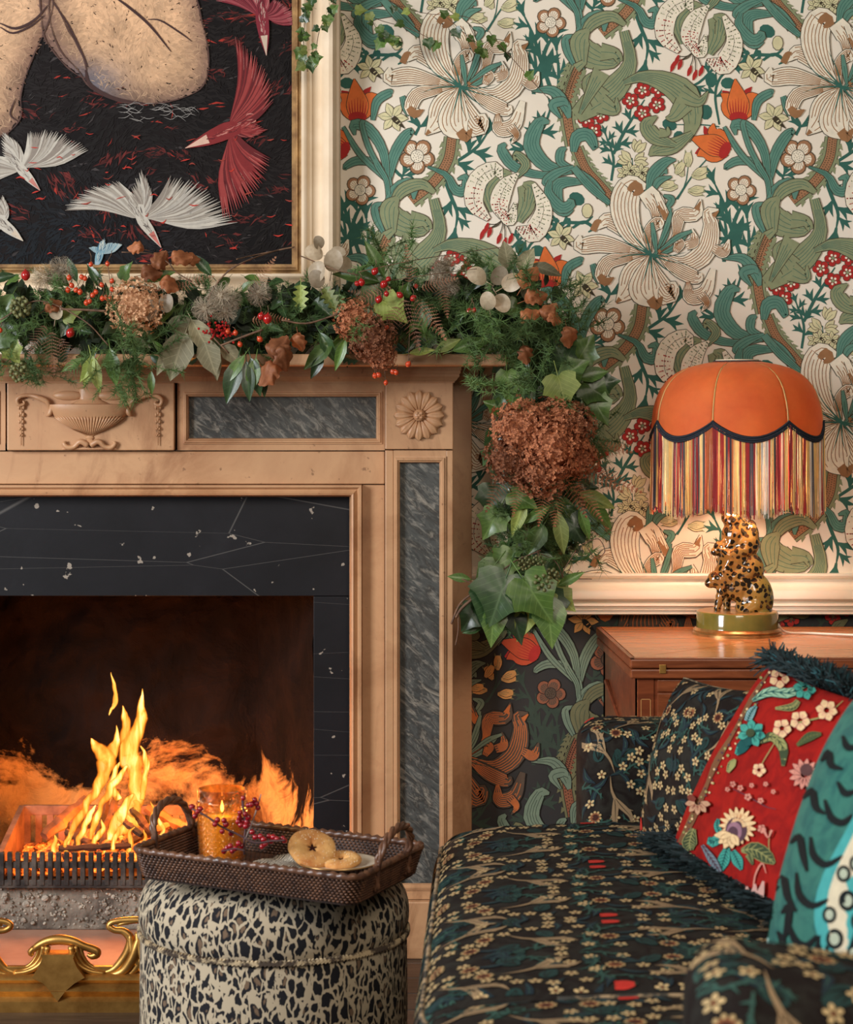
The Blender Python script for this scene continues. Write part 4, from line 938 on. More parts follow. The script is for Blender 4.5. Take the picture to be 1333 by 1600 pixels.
pframe([(14,.064), (18,.066), (22,.064), (24,.060), (30,.050), (40,.046), (44,.048), (47,.058), (51,.068), (57,.074), (63,.072), (67,.064), (69,.058), (73,.056), (75,.05), (75,.0005)], 'frame_moulding', M_FR)
# ------------------------------------------------------------------ card table
def wood(name, a, b, rough=.28, sc_=5, cs=(1, 9, 9)):
    return pm(name, a, b, sc_, rough, kind='World', cs=cs, detail=6, dist=.8, bmp=.05, bscale=30, lo=.3, hi=.7)
M_TOP = wood('polished_satinwood', lin(208,140,88), lin(174,104,60), .22); M_BODY = wood('mahogany', lin(136,70,40), lin(92,44,26), .3); M_EDGE = wood('mahogany_edge', lin(150,82,48), lin(106,54,30), .3, 9)
M_STR = pm('boxwood_stringing', lin(206,150,92), None, 20, .4); M_DK = pm('dark_joint', lin(40,22,14), None, 20, .6)
TZ = Z(1028, 3.67); TX0 = X(985, 3.67); TX1 = TX0+.56; TY0 = 3.67-CAMD; TY1 = -.07
tab = thing('card_table', ((TX0+TX1)/2, (TY0+TY1)/2, 0), 'inlaid mahogany card table with diagonal-jointed top under the lamp', 'table')
MB().box(TX0, TX1, TY0, TY1, TZ-.019, TZ-.0022, .003).build('upper_leaf', M_EDGE, tab)
cxm, cym = (TX0+TX1)/2, (TY0+TY1)/2; e_ = .009
cs_ = [(TX0+e_, TY0+e_), (TX1-e_, TY0+e_), (TX1-e_, TY1-e_), (TX0+e_, TY1-e_)]
for k in range(4):
    a, b = Vector(cs_[k]), Vector(cs_[(k+1) % 4]); c = Vector((cxm, cym)); g = (a+b+c)/3
    tri = [p+(g-p).normalized()*.0022 for p in (a, b, c)]
    MB().add([(p.x, p.y, z) for z in (TZ-.0025, TZ) for p in tri], [(2,1,0),(3,4,5),(0,1,4,3),(1,2,5,4),(2,0,3,5)]).build('triangular_flap', M_TOP, tab)
for r_ in ((TX0, TX1, TY0, TY0+e_-.001), (TX0, TX1, TY1-e_+.001, TY1), (TX0, TX0+e_-.001, TY0, TY1), (TX1-e_+.001, TX1, TY0, TY1)): MB().box(*r_, TZ-.003, TZ-.0002, .0008).build('crossbanding', M_EDGE, tab)
MB().box(TX0+.001, TX1-.001, TY0+.001, TY1-.001, TZ-.0375, TZ-.0205, .003).build('lower_leaf', M_EDGE, tab)
MB().box(TX0+.052, TX0+.064, TY0-.0012, TY0+.002, TZ-.028, TZ-.012, .0006).build('hinge', M_BRASS, tab, 'small brass hinge'); MB().box(TX1-.064, TX1-.052, TY0-.0012, TY0+.002, TZ-.028, TZ-.012, .0006).build('hinge', M_BRASS, tab)
bx0, by0 = TX0+.014, TY0+.012
MB().box(bx0, TX1-.014, by0, TY1-.01, TZ-.30, TZ-.038, .001).build('apron', M_BODY, tab)
for x in (bx0, TX1-.014-.03):
    for y in (by0-.002, TY1-.04):
        m_ = MB().box(x, x+.03, y, y+.03, TZ-.42, TZ-.038, .001); o = m_.build('leg', M_BODY, tab)
        if y < by0:
            for p in ((x+.006, x+.0072, TZ-.40, TZ-.075), (x+.0228, x+.024, TZ-.40, TZ-.075), (x+.006, x+.024, TZ-.0762, TZ-.075)): MB().box(p[0], p[1], y-.0004, y+.001, p[2], p[3]).build('stringing', M_STR, o, 'pale inlaid line')
        m2 = MB().add([(x+.002, y+.002, TZ-.42), (x+.028, y+.002, TZ-.42), (x+.028, y+.028, TZ-.42), (x+.002, y+.028, TZ-.42), (x+.008, y+.008, 0), (x+.022, y+.008, 0), (x+.022, y+.022, 0), (x+.008, y+.022, 0)], [(0,1,2,3),(7,6,5,4),(0,4,5,1),(1,5,6,2),(2,6,7,3),(3,7,4,0)])
        m2.build('leg_taper', M_BODY, o)
dx0, dx1 = bx0+.036, TX1-.05
MB().box(dx0, dx1, by0-.004, by0+.001, TZ-.062, TZ-.041, .001).build('drawer_front', M_EDGE, tab)
MB().box(dx0, dx1, by0-.004, by0+.001, TZ-.295, TZ-.065, .001).build('panel', M_EDGE, tab)
MB().box(bx0+.001, bx0+.01, by0+.03, TY1-.04, TZ-.36, TZ-.13).build('side_panel', M_BODY, tab)
MB().tube([(bx0+.004, by0+.03, TZ-.20), (bx0-.004, TY1-.09, TZ-.10)], .005, 6).build('bracket', M_BODY, tab)
# ------------------------------------------------------------------ lamp
LD = 4.06; LX = X(1152, LD); LY = LD-CAMD; s4 = LD/FPX; zl = lambda y: Z(y, LD)
lamp = thing('table_lamp', (LX, LY, TZ), 'lamp with orange scalloped fringed shade and leopard-spotted ceramic creatures for its base', 'lamp')
M_GLZ = pm('olive_glaze', lin(104,100,42), lin(132,118,54), 14, .12, kind='World', coat=.6, bmp=.03)
M_GLT = pm('antique_gold_rim', lin(200,160,100), lin(150,104,56), 20, .3, metal=.6, kind='World')
rb_ = 69*s4
pb = MB().lathe([(0, 0), (rb_, 0), (rb_, .004), (rb_-.003, .006), (rb_-.001, .009), (rb_-.004, .012), (rb_-.007, .014)], 64, (LX, LY, TZ)).build('plinth_rim', M_GLT, lamp, smooth=True)
MB().lathe([(rb_-.007, .013), (rb_-.0075, .017), (rb_-.0075, .042), (rb_-.009, .0455)], 64, (LX, LY, TZ)).build('plinth', M_GLZ, lamp, smooth=True)
MB().lathe([(rb_-.009, .0455), (rb_-.012, .047), (rb_-.02, .0465), (0, .0465)], 64, (LX, LY, TZ)).build('plinth_top', M_GLT, lamp, smooth=True)
def spotmat():
    m, t, bs, out = nt('leopard_glaze'); v = coords(t, 'World')
    vo = N(t, 'ShaderNodeTexVoronoi'); wv = noiz(t, v, 60, 2, .5, 0, 'Color'); add = mixc(t, .012, v, wv, 'ADD'); t.links.new(add, vo.inputs['Vector']); vo.inputs['Scale'].default_value = 92; vo.inputs['Randomness'].default_value = .7
    g = N(t, 'ShaderNodeNewGeometry'); sx = N(t, 'ShaderNodeSeparateXYZ'); t.links.new(g.outputs['Position'], sx.inputs[0])
    mr = N(t, 'ShaderNodeMapRange'); t.links.new(sx.outputs[0], mr.inputs[0]); mr.inputs[1].default_value = LX-.03; mr.inputs[2].default_value = LX+.075
    base = ramp(t, mr.outputs[0], [(0, lin(150,104,50)), (.5, lin(158,120,60)), (1, lin(112,120,52))])
    t.links.new(mixc(t, ramp(t, vo.outputs['Distance'], [(.44, (1,1,1,1)), (.50, (0,0,0,1))]), base, lin(34,26,14)), bs.inputs['Base Color'])
    bs.inputs['Roughness'].default_value = .12; bs.inputs['Coat Weight'].default_value = .5; return m
M_SPOT = spotmat()
zb0 = TZ+.0465
def sculpt(parts, name, mt, parent, label=None, vox=.0024, sm_=1):
    m_ = MB()
    for c, r, rot in parts: m_.ball(c, tuple(k*1.1 for k in r), 16, 12, rot)
    o = m_.build(name, mt, parent, label)
    md = o.modifiers.new('r', 'REMESH'); md.mode = 'VOXEL'; md.voxel_size = vox
    m2 = o.modifiers.new('s', 'SMOOTH'); m2.iterations = sm_; m2.factor = .5
    dg = bpy.context.evaluated_depsgraph_get(); dg.update(); me = bpy.data.meshes.new_from_object(o.evaluated_get(dg))
    o.modifiers.clear(); o.data = me; me.polygons.foreach_set('use_smooth', [True]*len(me.polygons)); me.update()
    return o
RY = lambda a: Matrix.Rotation(a, 3, 'Y')
lp = lambda x, y, dy=0: (LX+(x-1152)*s4, LY+dy, zl(y))
q4 = lambda *a: tuple(k*s4 for k in a)
# three crouching spotted creatures, one on another's back, faces turned left
B = []
def limb(a, b, r0, r1, dy=0, n=6):
    for i in range(n+1):
        u = i/n; r = (r0+(r1-r0)*u)*s4; B.append((lp(a[0]+(b[0]-a[0])*u, a[1]+(b[1]-a[1])*u, dy), (r, r, r), None))
# lower
B += [(lp(1178,930), q4(28,26,36), RY(-.25)), (lp(1155,912), q4(28,24,26), None), (lp(1186,958), q4(20,24,14), None), (lp(1170,952,-.012), q4(22,14,16), RY(.4)), (lp(1138,898), q4(20,20,24), None)]
limb((1176,942), (1152,960), 12, 6, -.022); limb((1152,961), (1128,964), 6, 4, -.026, 4); limb((1130,905), (1117,958), 9, 5, -.014); limb((1117,960), (1106,963), 5, 4, -.016, 3); limb((1140,915), (1138,960), 8, 5, .02)
B += [(lp(1120,905,-.004), q4(14,14,13), None), (lp(1110,911,-.005), q4(9,8,7), None), (lp(1126,893,-.014), q4(5,3,6), None), (lp(1124,892,.012), q4(5,3,6), None), (lp(1113,899,-.012), q4(3.4,3.4,3.4), None)]
# middle
B += [(lp(1168,888), q4(24,23,24), RY(-.2)), (lp(1148,874), q4(24,21,22), None), (lp(1184,893), q4(9,18,10), None)]
limb((1166,892), (1142,902), 11, 7, -.02); limb((1142,902), (1128,890), 6, 4, -.022, 4); limb((1140,875), (1128,893), 8, 5, -.018); limb((1142,868), (1124,876), 7, 4, .01)
# upper
B += [(lp(1163,850), q4(23,22,22), RY(-.3)), (lp(1150,838), q4(21,19,24), None), (lp(1174,838), q4(11,16,20), None)]
limb((1160,858), (1136,868), 10, 6, -.02); limb((1136,868), (1124,858), 6, 4, -.02, 4); limb((1146,838), (1130,866), 8, 5, -.014)
B += [(lp(1126,856,-.004), q4(11,11,11), None), (lp(1117,862,-.005), q4(7,7,6), None), (lp(1130,846,-.012), q4(4,3,5), None), (lp(1120,851,-.012), q4(3,3,3), None)]
B += [(lp(1146,816), q4(14,14,15), None), (lp(1138,811), q4(11,10,9), RY(.6)), (lp(1132,799), q4(5,5,7), None), (lp(1142,822,-.012), q4(5,4,5), None), (lp(1156,823), q4(13,12,14), None)]
sculpt(B, 'stacked_creatures', M_SPOT, lamp, 'tan to olive glaze with dark leopard spots')
for (x, y, dy) in ((1111,899,-.0165), (1118,851,-.0160)): MB().ball(lp(x, y, dy), .0028, 8, 6).build('eye', M_DK, lamp, smooth='full')
MB().lathe([(.006, 0), (.006, zl(640)-zl(800)), (.009, zl(640)-zl(800)+.002), (.009, zl(640)-zl(800)+.02), (0, zl(640)-zl(800)+.02)], 12, (LX, LY, zl(800))).build('lamp_rod', M_GLT, lamp)
m, t, bs, out = nt('lit_bulb'); bs.inputs['Emission Color'].default_value = (1, .66, .34, 1); bs.inputs['Emission Strength'].default_value = 10; M_BULB = m
MB().ball((LX, LY, zl(645)+.022), (.022, .022, .028), 16, 12).build('bulb', M_BULB, lamp, smooth='full')
point('lamp_bulb_light', (LX, LY-.03, zl(690)), 5.2, (1, .80, .58), .05)
# shade: seven bowed panels with scalloped hem
NP = 7; prof = [(35,566),(50,568.5),(66,572),(82,577),(98,586),(110,597),(119,610),(126,627),(129.5,641),(131,655),(132,690)]
off_a = -PI/2-math.radians(26.5)
def rad(zpx):
    for (r0, a), (r1, b) in zip(prof, prof[1:]):
        if a <= zpx <= b: return r0+(r1-r0)*(zpx-a)/(b-a)
    return prof[-1][0] if zpx > 600 else prof[0][0]
def shade_pt(th, y, dr=0):
    ph = ((th-off_a) % (2*PI/NP))/(2*PI/NP); k = math.cos(PI*ph)**2   # 1 at ribs
    r = (rad(y)*(1-.014*k*min(1, (y-566)/60))+dr)*s4
    return (LX+r*math.cos(th), LY+r*math.sin(th), zl(y))
def hem(th):
    ph = ((th-off_a) % (2*PI/NP))/(2*PI/NP); return 659+24*math.sin(PI*ph)**.9
def shm():
    m, t, bs, out = nt('orange_velvet_shade'); v = coords(t, 'World')
    t.links.new(ramp(t, noiz(t, v, 14, 4, .6), [(.3, lin(192,88,38)), (.7, lin(212,112,52))]), bs.inputs['Base Color']); bs.inputs['Roughness'].default_value = .75; bs.inputs['Sheen Weight'].default_value = .15
    bs.inputs['Sheen Tint'].default_value = (1,.6,.35,1)
    bump(t, bs, noiz(t, v, 700, 2), .25, .0006)
    tl = N(t, 'ShaderNodeBsdfTranslucent'); tl.inputs[0].default_value = (.85,.34,.09,1); mx = N(t, 'ShaderNodeMixShader'); mx.inputs[0].default_value = .16
    t.links.new(bs.outputs[0], mx.inputs[1]); t.links.new(tl.outputs[0], mx.inputs[2]); t.links.new(mx.outputs[0], out.inputs[0]); return m
M_SH = shm(); M_PIP = pm('gold_piping', lin(212,164,96), None, 60, .5, kind='World'); M_NAVY = pm('navy_braid', lin(36,44,56), lin(20,26,36), 300, .8, kind='World')
M_LIN = pm('cream_lining', lin(226,206,176), None, 20, .8)
for p in range(NP):
    a0 = off_a+p*2*PI/NP; a1 = a0+2*PI/NP
    def fn(u, v):
        th = a0+(a1-a0)*u; return shade_pt(th, 566+(hem(min(max(th, a0+1e-4), a1-1e-4))-566)*v)
    o = MB().grid(fn, 20, 26).build('shade_panel', M_SH, lamp, smooth='full')
    sd = o.modifiers.new('s', 'SOLIDIFY'); sd.thickness = .0014; sd.offset = -1
    MB().tube([shade_pt(a0, 566+(659-566)*k/16, 1.0) for k in range(17)], .0017, 6).build('seam_piping', M_PIP, lamp, smooth='full')
br = MB()
for k in range(420):
    th = 2*PI*k/420
    for j, o_ in ((0, -3.2), (1, 0.2), (0, 3.4)):
        p = shade_pt(th+j*.007, hem(th)+2+o_, 2.6); br.ball(p, (.0030, .0030, .0021), 5, 4, Matrix.Rotation(.7 if j else -.7, 3, 'Y'))
br.tube([shade_pt(2*PI*k/200, hem(2*PI*k/200)+2, 1.2) for k in range(201)], .003, 6)
br.build('hem_braid', M_NAVY, lamp, kind='stuff')
MB().tube([(LX+36*s4*math.cos(2*PI*k/40), LY+36*s4*math.sin(2*PI*k/40), zl(565.5)) for k in range(41)], .0026, 6).build('top_braid', M_NAVY, lamp, smooth='full')
MB().lathe([(33.5*s4, zl(562)), (33.5*s4, zl(568)), (30*s4, zl(568))], 40, (LX, LY, 0)).build('top_lining', M_LIN, lamp, smooth=True)
MB().tube([(LX+.035, LY, zl(568)), (LX, LY, zl(575)), (LX-.035, LY, zl(568))], .0015, 5, res=8).build('shade_spider', M_GLT, lamp)
fr = MB(); FC = [lin(232,192,116), lin(240,212,152), lin(150,30,38), lin(176,40,44), lin(60,66,84), lin(222,214,202), lin(232,192,116), lin(214,172,104), lin(170,40,44), lin(86,84,92), lin(198,110,60), lin(244,226,194)]
rr = random.Random(12); cc = FC[0]; tint = 0
for k in range(860):
    th = 2*PI*k/860
    if k % 3 == 0 and rr.random() < .72: cc = FC[rr.randrange(len(FC))]
    y0_ = hem(th)+3; y1_ = 792+10*math.sin(PI*(((th-off_a) % (2*PI/NP))/(2*PI/NP)))+rr.uniform(-5, 4)
    dr0 = rr.uniform(-.5, 1.5); w_ = rr.uniform(-.006, .006); tw = rr.uniform(-3, 3)
    def pt(y, dth, dr):
        r = (132+dr)*s4; return (LX+r*math.cos(th+dth), LY+r*math.sin(th+dth), zl(y))
    k_ = rr.uniform(.75, 1.1); fr.setcol(tuple(min(1, c*k_) for c in cc[:3])+(1,))
    fr.tube([pt(y0_, 0, dr0), pt((y0_+y1_)/2, w_*.6, dr0+tw*.4), pt(y1_, w_*1.3, dr0+tw)], [.0009, .00085, .0008], 3, cap=False)
M_FRG = print_mat('silk_fringe', .45, 0, .3, .5)
fr.build('fringe', M_FRG, lamp, 'mixed gold, crimson, navy and cream strands', kind='stuff')
MB().tube([W(1213, 972, 4.09), W(1216, 976, 4.05)+Vector((0,0,.0)), (LX+.10, LY+.0, TZ+.003), (LX+.16, LY-.02, TZ+.003), (TX1-.02, LY-.12, TZ+.003), (TX1+.012, LY-.2, TZ-.03), (TX1+.02, LY-.2, .1)], .0024, 8, res=40).build('lamp_flex', pm('white_flex', lin(226,214,196), None, 20, .4), lamp, smooth='full')
# ------------------------------------------------------------------ ottoman
OD = 3.25; OX = X(428, OD); OY = OD-CAMD; OR_ = 208*OD/FPX
def leopard(name, base, dark, mid, sc_=46, vs=(1,1,.55)):
    m, t, bs, out = nt(name); v = coords(t, 'UV', (1, .52, 1)); wv = noiz(t, v, 55, 3, .5, 0, 'Color'); add = mixc(t, .022, v, wv, 'ADD')
    vo = N(t, 'ShaderNodeTexVoronoi', feature='DISTANCE_TO_EDGE'); t.links.new(add, vo.inputs['Vector']); vo.inputs['Scale'].default_value = sc_
    v2 = N(t, 'ShaderNodeTexVoronoi'); t.links.new(add, v2.inputs['Vector']); v2.inputs['Scale'].default_value = sc_
    br_ = noiz(t, v, 130, 2, .5); ma_ = N(t, 'ShaderNodeMath', operation='MULTIPLY_ADD'); t.links.new(br_, ma_.inputs[0]); ma_.inputs[1].default_value = -.20; t.links.new(vo.outputs['Distance'], ma_.inputs[2])
    dk = ramp(t, ma_.outputs[0], [(.0, (0,0,0,1)), (.02, (1,1,1,1))])
    core = ramp(t, v2.outputs['Distance'], [(.22, (1,1,1,1)), (.31, (0,0,0,1))]); rnd = N(t, 'ShaderNodeSeparateColor'); t.links.new(v2.outputs['Color'], rnd.inputs[0])
    gt = N(t, 'ShaderNodeMath', operation='GREATER_THAN'); t.links.new(rnd.outputs[0], gt.inputs[0]); gt.inputs[1].default_value = .45
    cm = N(t, 'ShaderNodeMath', operation='MULTIPLY'); t.links.new(core, cm.inputs[0]); t.links.new(gt.outputs[0], cm.inputs[1])
    col = mixc(t, dk, base, mixc(t, cm.outputs[0], dark, mid)); t.links.new(col, bs.inputs['Base Color'])
    bs.inputs['Roughness'].default_value = .85; bs.inputs['Sheen Weight'].default_value = .0; bs.inputs['Specular IOR Level'].default_value = .2; bump(t, bs, noiz(t, v, 900, 2), .3, .0006); return m
M_LEO = leopard('leopard_velvet', lin(178,164,140), lin(30,30,34), lin(112,92,74), 76)
ott = thing('ottoman', (OX, OY, 0), 'round leopard-print ottoman with corded seam under the wicker tray', 'ottoman')
zs_ = Z(1450, OD); OH = .405
def lathe_uv(prof, nm, n=96):
    m_ = MB(); m_.lathe(prof+[], n, (0, 0, 0)); 
    # own vertices with a seam for the UVs
    vs, uv = [], []; L = [0]
    for a, b in zip(prof, prof[1:]): L.append(L[-1]+math.hypot(b[0]-a[0], b[1]-a[1]))
    for i, (r, z) in enumerate(prof):
        for k in range(n+1):
            th = 2*PI*k/n+PI/2; vs.append((OX+r*math.cos(th), OY+r*math.sin(th), z)); uv.append((2*PI*k/n*OR_*.97, L[i]))
    m_ = MB(); m_.add(vs, [(i*(n+1)+k, i*(n+1)+k+1, (i+1)*(n+1)+k+1, (i+1)*(n+1)+k) for i in range(len(prof)-1) for k in range(n)]); m_.uv = uv
    return m_.build(nm, M_LEO, ott, smooth='full')
r = OR_
lathe_uv([(r-.01,.045),(r-.003,.055),(r,.09),(r+.001,.18),(r,zs_-.01),(r-.002,zs_-.002)], 'side')
top = [(r-.002,zs_+.002),(r+.003,zs_+.02),(r+.002,zs_+.045),(r-.006,zs_+.066),(r-.022,zs_+.084),(r-.05,zs_+.097),(r-.09,zs_+.104),(r-.14,zs_+.107),(.01,zs_+.108)]
q_ = [tuple(a) for a in catmull(top, 30)]; OTZ = q_[-1][1]
lathe_uv(q_, 'cushion_top')
cd = MB()
for k in range(220):
    a = 2*PI*k/220; a2 = 2*PI*(k+1.5)/220
    cd.tube([(OX+(r+.002)*math.cos(a), OY+(r+.002)*math.sin(a), zs_-.002), (OX+(r+.002)*math.cos(a2), OY+(r+.002)*math.sin(a2), zs_+.003)], .0034, 5)
cd.build('corded_seam', pm('twisted_cord', lin(190,170,136), lin(70,58,48), 60, .8, kind='World', lo=.45, hi=.55), ott, kind='stuff')
for k in range(4):
    a = PI/4+k*PI/2; MB().lathe([(.0, 0), (.014, 0), (.019, .012), (.02, .046), (0, .046)], 14, (OX+(r-.03)*math.cos(a), OY+(r-.03)*math.sin(a), 0)).build('foot', M_BODY, ott, smooth=True)
# ------------------------------------------------------------------ wicker tray on the ottoman
tr_ = thing('wicker_tray', (OX, OY, OTZ), 'dark brown woven wicker tray with arched handles resting on the leopard ottoman', 'tray')
TL, TW, TH = .368, .245, .044
ang = math.radians(-24.5); TC = Vector((X(437, 3.13), 3.13-CAMD, OTZ+.002))
TM = Matrix.Translation(TC) @ Matrix.Rotation(ang, 4, 'Z') @ Matrix.Rotation(math.radians(1.2), 4, 'Y')
M_WK = pm('dark_wicker', lin(112,76,54), lin(66,42,32), 60, .34, kind='Object', bmp=.2); M_WKD = pm('wicker_core', lin(50,32,25), lin(36,24,19), 60, .6)
def tp(x, y, z): return TM @ Vector((x, y, z))
def rrect(s_, hx, hy, rc):
    """point + outward normal along a rounded rectangle, s_ in 0..1"""
    segs = [(2*(hx-rc), 0), (PI/2*rc, 1), (2*(hy-rc), 2), (PI/2*rc, 3), (2*(hx-rc), 4), (PI/2*rc, 5), (2*(hy-rc), 6), (PI/2*rc, 7)]
    T = sum(a for a, _ in segs); d = (s_ % 1)*T
    for L, k in segs:
        if d <= L: break
        d -= L
    u = d/L
    if k == 0: return (-hx+rc+d, -hy), (0, -1)
    if k == 2: return (hx, -hy+rc+d), (1, 0)
    if k == 4: return (hx-rc-d, hy), (0, 1)
    if k == 6: return (-hx, hy-rc-d), (-1, 0)
    cx, cy, a0 = {1: (hx-rc, -hy+rc, -PI/2), 3: (hx-rc, hy-rc, 0), 5: (-hx+rc, hy-rc, PI/2), 7: (-hx+rc, -hy+rc, PI)}[k]
    a = a0+PI/2*u; return (cx+rc*math.cos(a), cy+rc*math.sin(a)), (math.cos(a), math.sin(a))
def wallpt(s_, z, off=0):
    fl = .010*z/TH; p, n_ = rrect(s_, TL/2-.006+fl, TW/2-.006+fl, .022)
    return tp(p[0]+n_[0]*off, p[1]+n_[1]*off, z)
m_ = MB(); m_.grid(lambda u, v: wallpt(u, TH*v), 160, 3); m_.build('tray_wall', M_WKD, tr_)
bs_ = MB(); NS = 200; bs_.add([wallpt(k/NS, .001) for k in range(NS)], [tuple(range(NS))]); bs_.add([wallpt(k/NS, .004) for k in range(NS)], [tuple(range(NS))]); bs_.build('tray_base', M_WKD, tr_)
wv = MB(); NR = 9; NC = 170
for j in range(NR):
    z = .003+(TH-.007)*(j+.5)/NR; h = (TH-.007)/NR
    for k in range(NC):
        s0 = (k+.5*(j % 2))/NC
        for side_ in (1, -1):
            c = wallpt(s0+(.25/NC if side_ < 0 else 0), z, side_*.0016); a = wallpt(s0-.5/NC, z, 0); b = wallpt(s0+.5/NC, z, 0); up = wallpt(s0, z+h*.5, side_*.0006); dn = wallpt(s0, z-h*.5, side_*.0006)
            cu = wallpt(s0, z+h*.3, side_*.0040); cd_ = wallpt(s0, z-h*.3, side_*.0040)
            n0 = len(wv.v); wv.add([a, dn, b, up, cu, cd_], [(0,1,5),(1,2,5),(2,4,5),(0,5,4),(2,3,4),(3,0,4)])
wv.build('woven_side', M_WK, tr_, kind='stuff', smooth='full')
rp = [wallpt(k/260, TH+.001*math.sin(k*1.9)) for k in range(261)]
MB().tube(rp, [.0052+.0007*math.sin(k*1.9) for k in range(261)], 8).build('rim', M_WK, tr_, smooth='full')
fw = MB()
for i in range(44):
    for k in range(26):
        x = -TL/2+.012+(TL-.024)*(i+.5*(k % 2))/44; y = -TW/2+.012+(TW-.024)*k/26
        fw.ball(tp(x, y, .0045), (.0045, .004, .0016), 5, 4, Matrix.Rotation(ang, 3, 'Z'))
fw.build('woven_floor', M_WK, tr_, kind='stuff')
for sx in (-1, 1):
    x = sx*(TL/2+.003); P = [tp(x, -.058, TH-.03), tp(x, -.058, TH), tp(x+sx*.006, -.054, TH+.026), tp(x+sx*.009, -.032, TH+.046), tp(x+sx*.010, 0, TH+.052), tp(x+sx*.009, .032, TH+.046), tp(x+sx*.006, .054, TH+.026), tp(x, .058, TH), tp(x, .058, TH-.03)]
    Q = catmull([tuple(p) for p in P], 60); ha = MB()
    for j in range(3):
        PP = []
        for i, p in enumerate(Q):
            a = i*.42+j*2.094; PP.append((p[0]+.0032*math.cos(a)*math.cos(ang), p[1]+.0032*math.cos(a)*math.sin(ang), p[2]+.0032*math.sin(a)))
        ha.tube(PP, .0038, 6)
    ha.build('handle', M_WK, tr_, smooth='full')
FZ = .0062
# candle jar
def thin_glass(name, tint, f0=.1):
    m = bpy.data.materials.new(name); m.use_nodes = True; t = m.node_tree; t.nodes.clear(); out = N(t, 'ShaderNodeOutputMaterial')
    a = N(t, 'ShaderNodeBsdfTransparent'); a.inputs[0].default_value = tint; b = N(t, 'ShaderNodeBsdfGlossy'); b.inputs[0].default_value = (1,.95,.88,1); b.inputs[1].default_value = .06
    l = N(t, 'ShaderNodeLayerWeight'); l.inputs[0].default_value = .35; mr = N(t, 'ShaderNodeMapRange'); t.links.new(l.outputs['Facing'], mr.inputs[0]); mr.inputs[3].default_value = f0; mr.inputs[4].default_value = .8
    mx = N(t, 'ShaderNodeMixShader'); t.links.new(mr.outputs[0], mx.inputs[0]); t.links.new(a.outputs[0], mx.inputs[1]); t.links.new(b.outputs[0], mx.inputs[2]); t.links.new(mx.outputs[0], out.inputs[0]); return m
M_GLASS = thin_glass('amber_glass', (.98, .74, .34, 1), .14); M_CLEAR = thin_glass('clear_glass', (.96, .92, .86, 1), .08)
zb_t = TC.z+FZ
JC = Vector((X(347, 3.2), 3.2-CAMD, zb_t)); jr = 37.5*3.2/FPX; jh = Z(1232, 3.2)-zb_t
jar = thing('candle_jar', JC, 'amber diamond-cut glass candle jar on the tray', 'candle')
def jarf(u, v):
    th = 2*PI*u; z = v*jh; base = jr*(.86+.14*min(1, v*1.1)); band = v < .84
    k = 0
    if .04 < v < .84:
        a = u*26; b = (v-.04)/.8*9; f1 = abs(((a+b) % 1)-.5)*2; f2 = abs(((a-b) % 1)-.5)*2; k = .0034*(1-max(f1, f2))*2
    r_ = base-.0015+k
    return (JC.x+r_*math.cos(th), JC.y+r_*math.sin(th), JC.z+z+.0005)
m_ = MB().grid(jarf, 272, 90)
m_.build('jar_body', M_GLASS, jar, smooth=False)
MB().lathe([(jr-.001, jh*.84), (jr+.0006, jh*.9), (jr+.0006, jh*.995), (jr-.0005, jh), (jr-.0022, jh*.995), (jr-.0024, jh*.84)], 64, tuple(JC)).build('jar_rim', M_CLEAR, jar, smooth=True)
m, t, bs, out = nt('honey_wax'); bs.inputs['Base Color'].default_value = lin(236,178,70); bs.inputs['Roughness'].default_value = .4; bs.inputs['Subsurface Weight'].default_value = .3; bs.inputs['Subsurface Radius'].default_value = (.02,.01,.004)
MB().lathe([(0, .004), (jr*.80, .004), (jr*.87, jh*.62), (jr*.8, jh*.625), (0, jh*.62)], 40, tuple(JC)).build('wax', m, jar, smooth=True)
MB().tube([(JC.x, JC.y, JC.z+jh*.62), (JC.x+.001, JC.y, JC.z+jh*.62+.008)], .0007, 5).build('wick', M_DK, jar)
m, t, bs, out = nt('candle_flame'); bs.inputs['Emission Color'].default_value = (1, .55, .14, 1); bs.inputs['Emission Strength'].default_value = 8
MB().lathe([(0, .006), (.0024, .010), (.0028, .014), (.0014, .021), (0, .026)], 10, (JC.x, JC.y, JC.z+jh*.62)).build('flame', m, jar, smooth='full')
point('candle_light', (JC.x, JC.y, JC.z+jh*.74), .12, (1, .55, .2), .004)
# plate, napkin, biscuits
PC = TM @ Vector((.088, .022, FZ+.012)); M_PLT = pm('ivory_china', lin(222,208,184), lin(202,190,166), 6, .2, kind='World', coat=.4)
plt = thing('china_plate', PC, 'small pale glazed plate at the right end of the tray', 'plate')
MB().lathe([(0, .002), (.036, .002), (.044, .003), (.060, .009), (.062, .0105), (.060, .0108), (.044, .006), (.036, .0048), (0, .0045)], 56, tuple(PC)).build('dish', M_PLT, plt, smooth='full')
MB().lathe([(.0605, .0112), (.0622, .0112), (.0624, .0098)], 56, tuple(PC)).build('gilt_line', M_GLT, plt, smooth='full')
m, t, bs, out = nt('zebra_napkin'); v = coords(t, 'UV', (1,1,1)); wvn = N(t, 'ShaderNodeTexWave'); t.links.new(v, wvn.inputs[0]); wvn.inputs['Scale'].default_value = 9; wvn.inputs['Distortion'].default_value = 7; wvn.inputs['Detail'].default_value = 2
t.links.new(ramp(t, wvn.outputs['Fac'], [(.42, lin(44,38,34)), (.5, lin(218,208,188))]), bs.inputs['Base Color']); bs.inputs['Roughness'].default_value = .8
def nap(u, v):
    x = -.055+.13*u+.01*v; y = -.075+.15*v; z = FZ+.003+.003*math.sin(u*9+v*5)+.007*abs(math.sin(v*7+u*3))*(.5+u*.5); return tp(x-.005, y+.015, z)
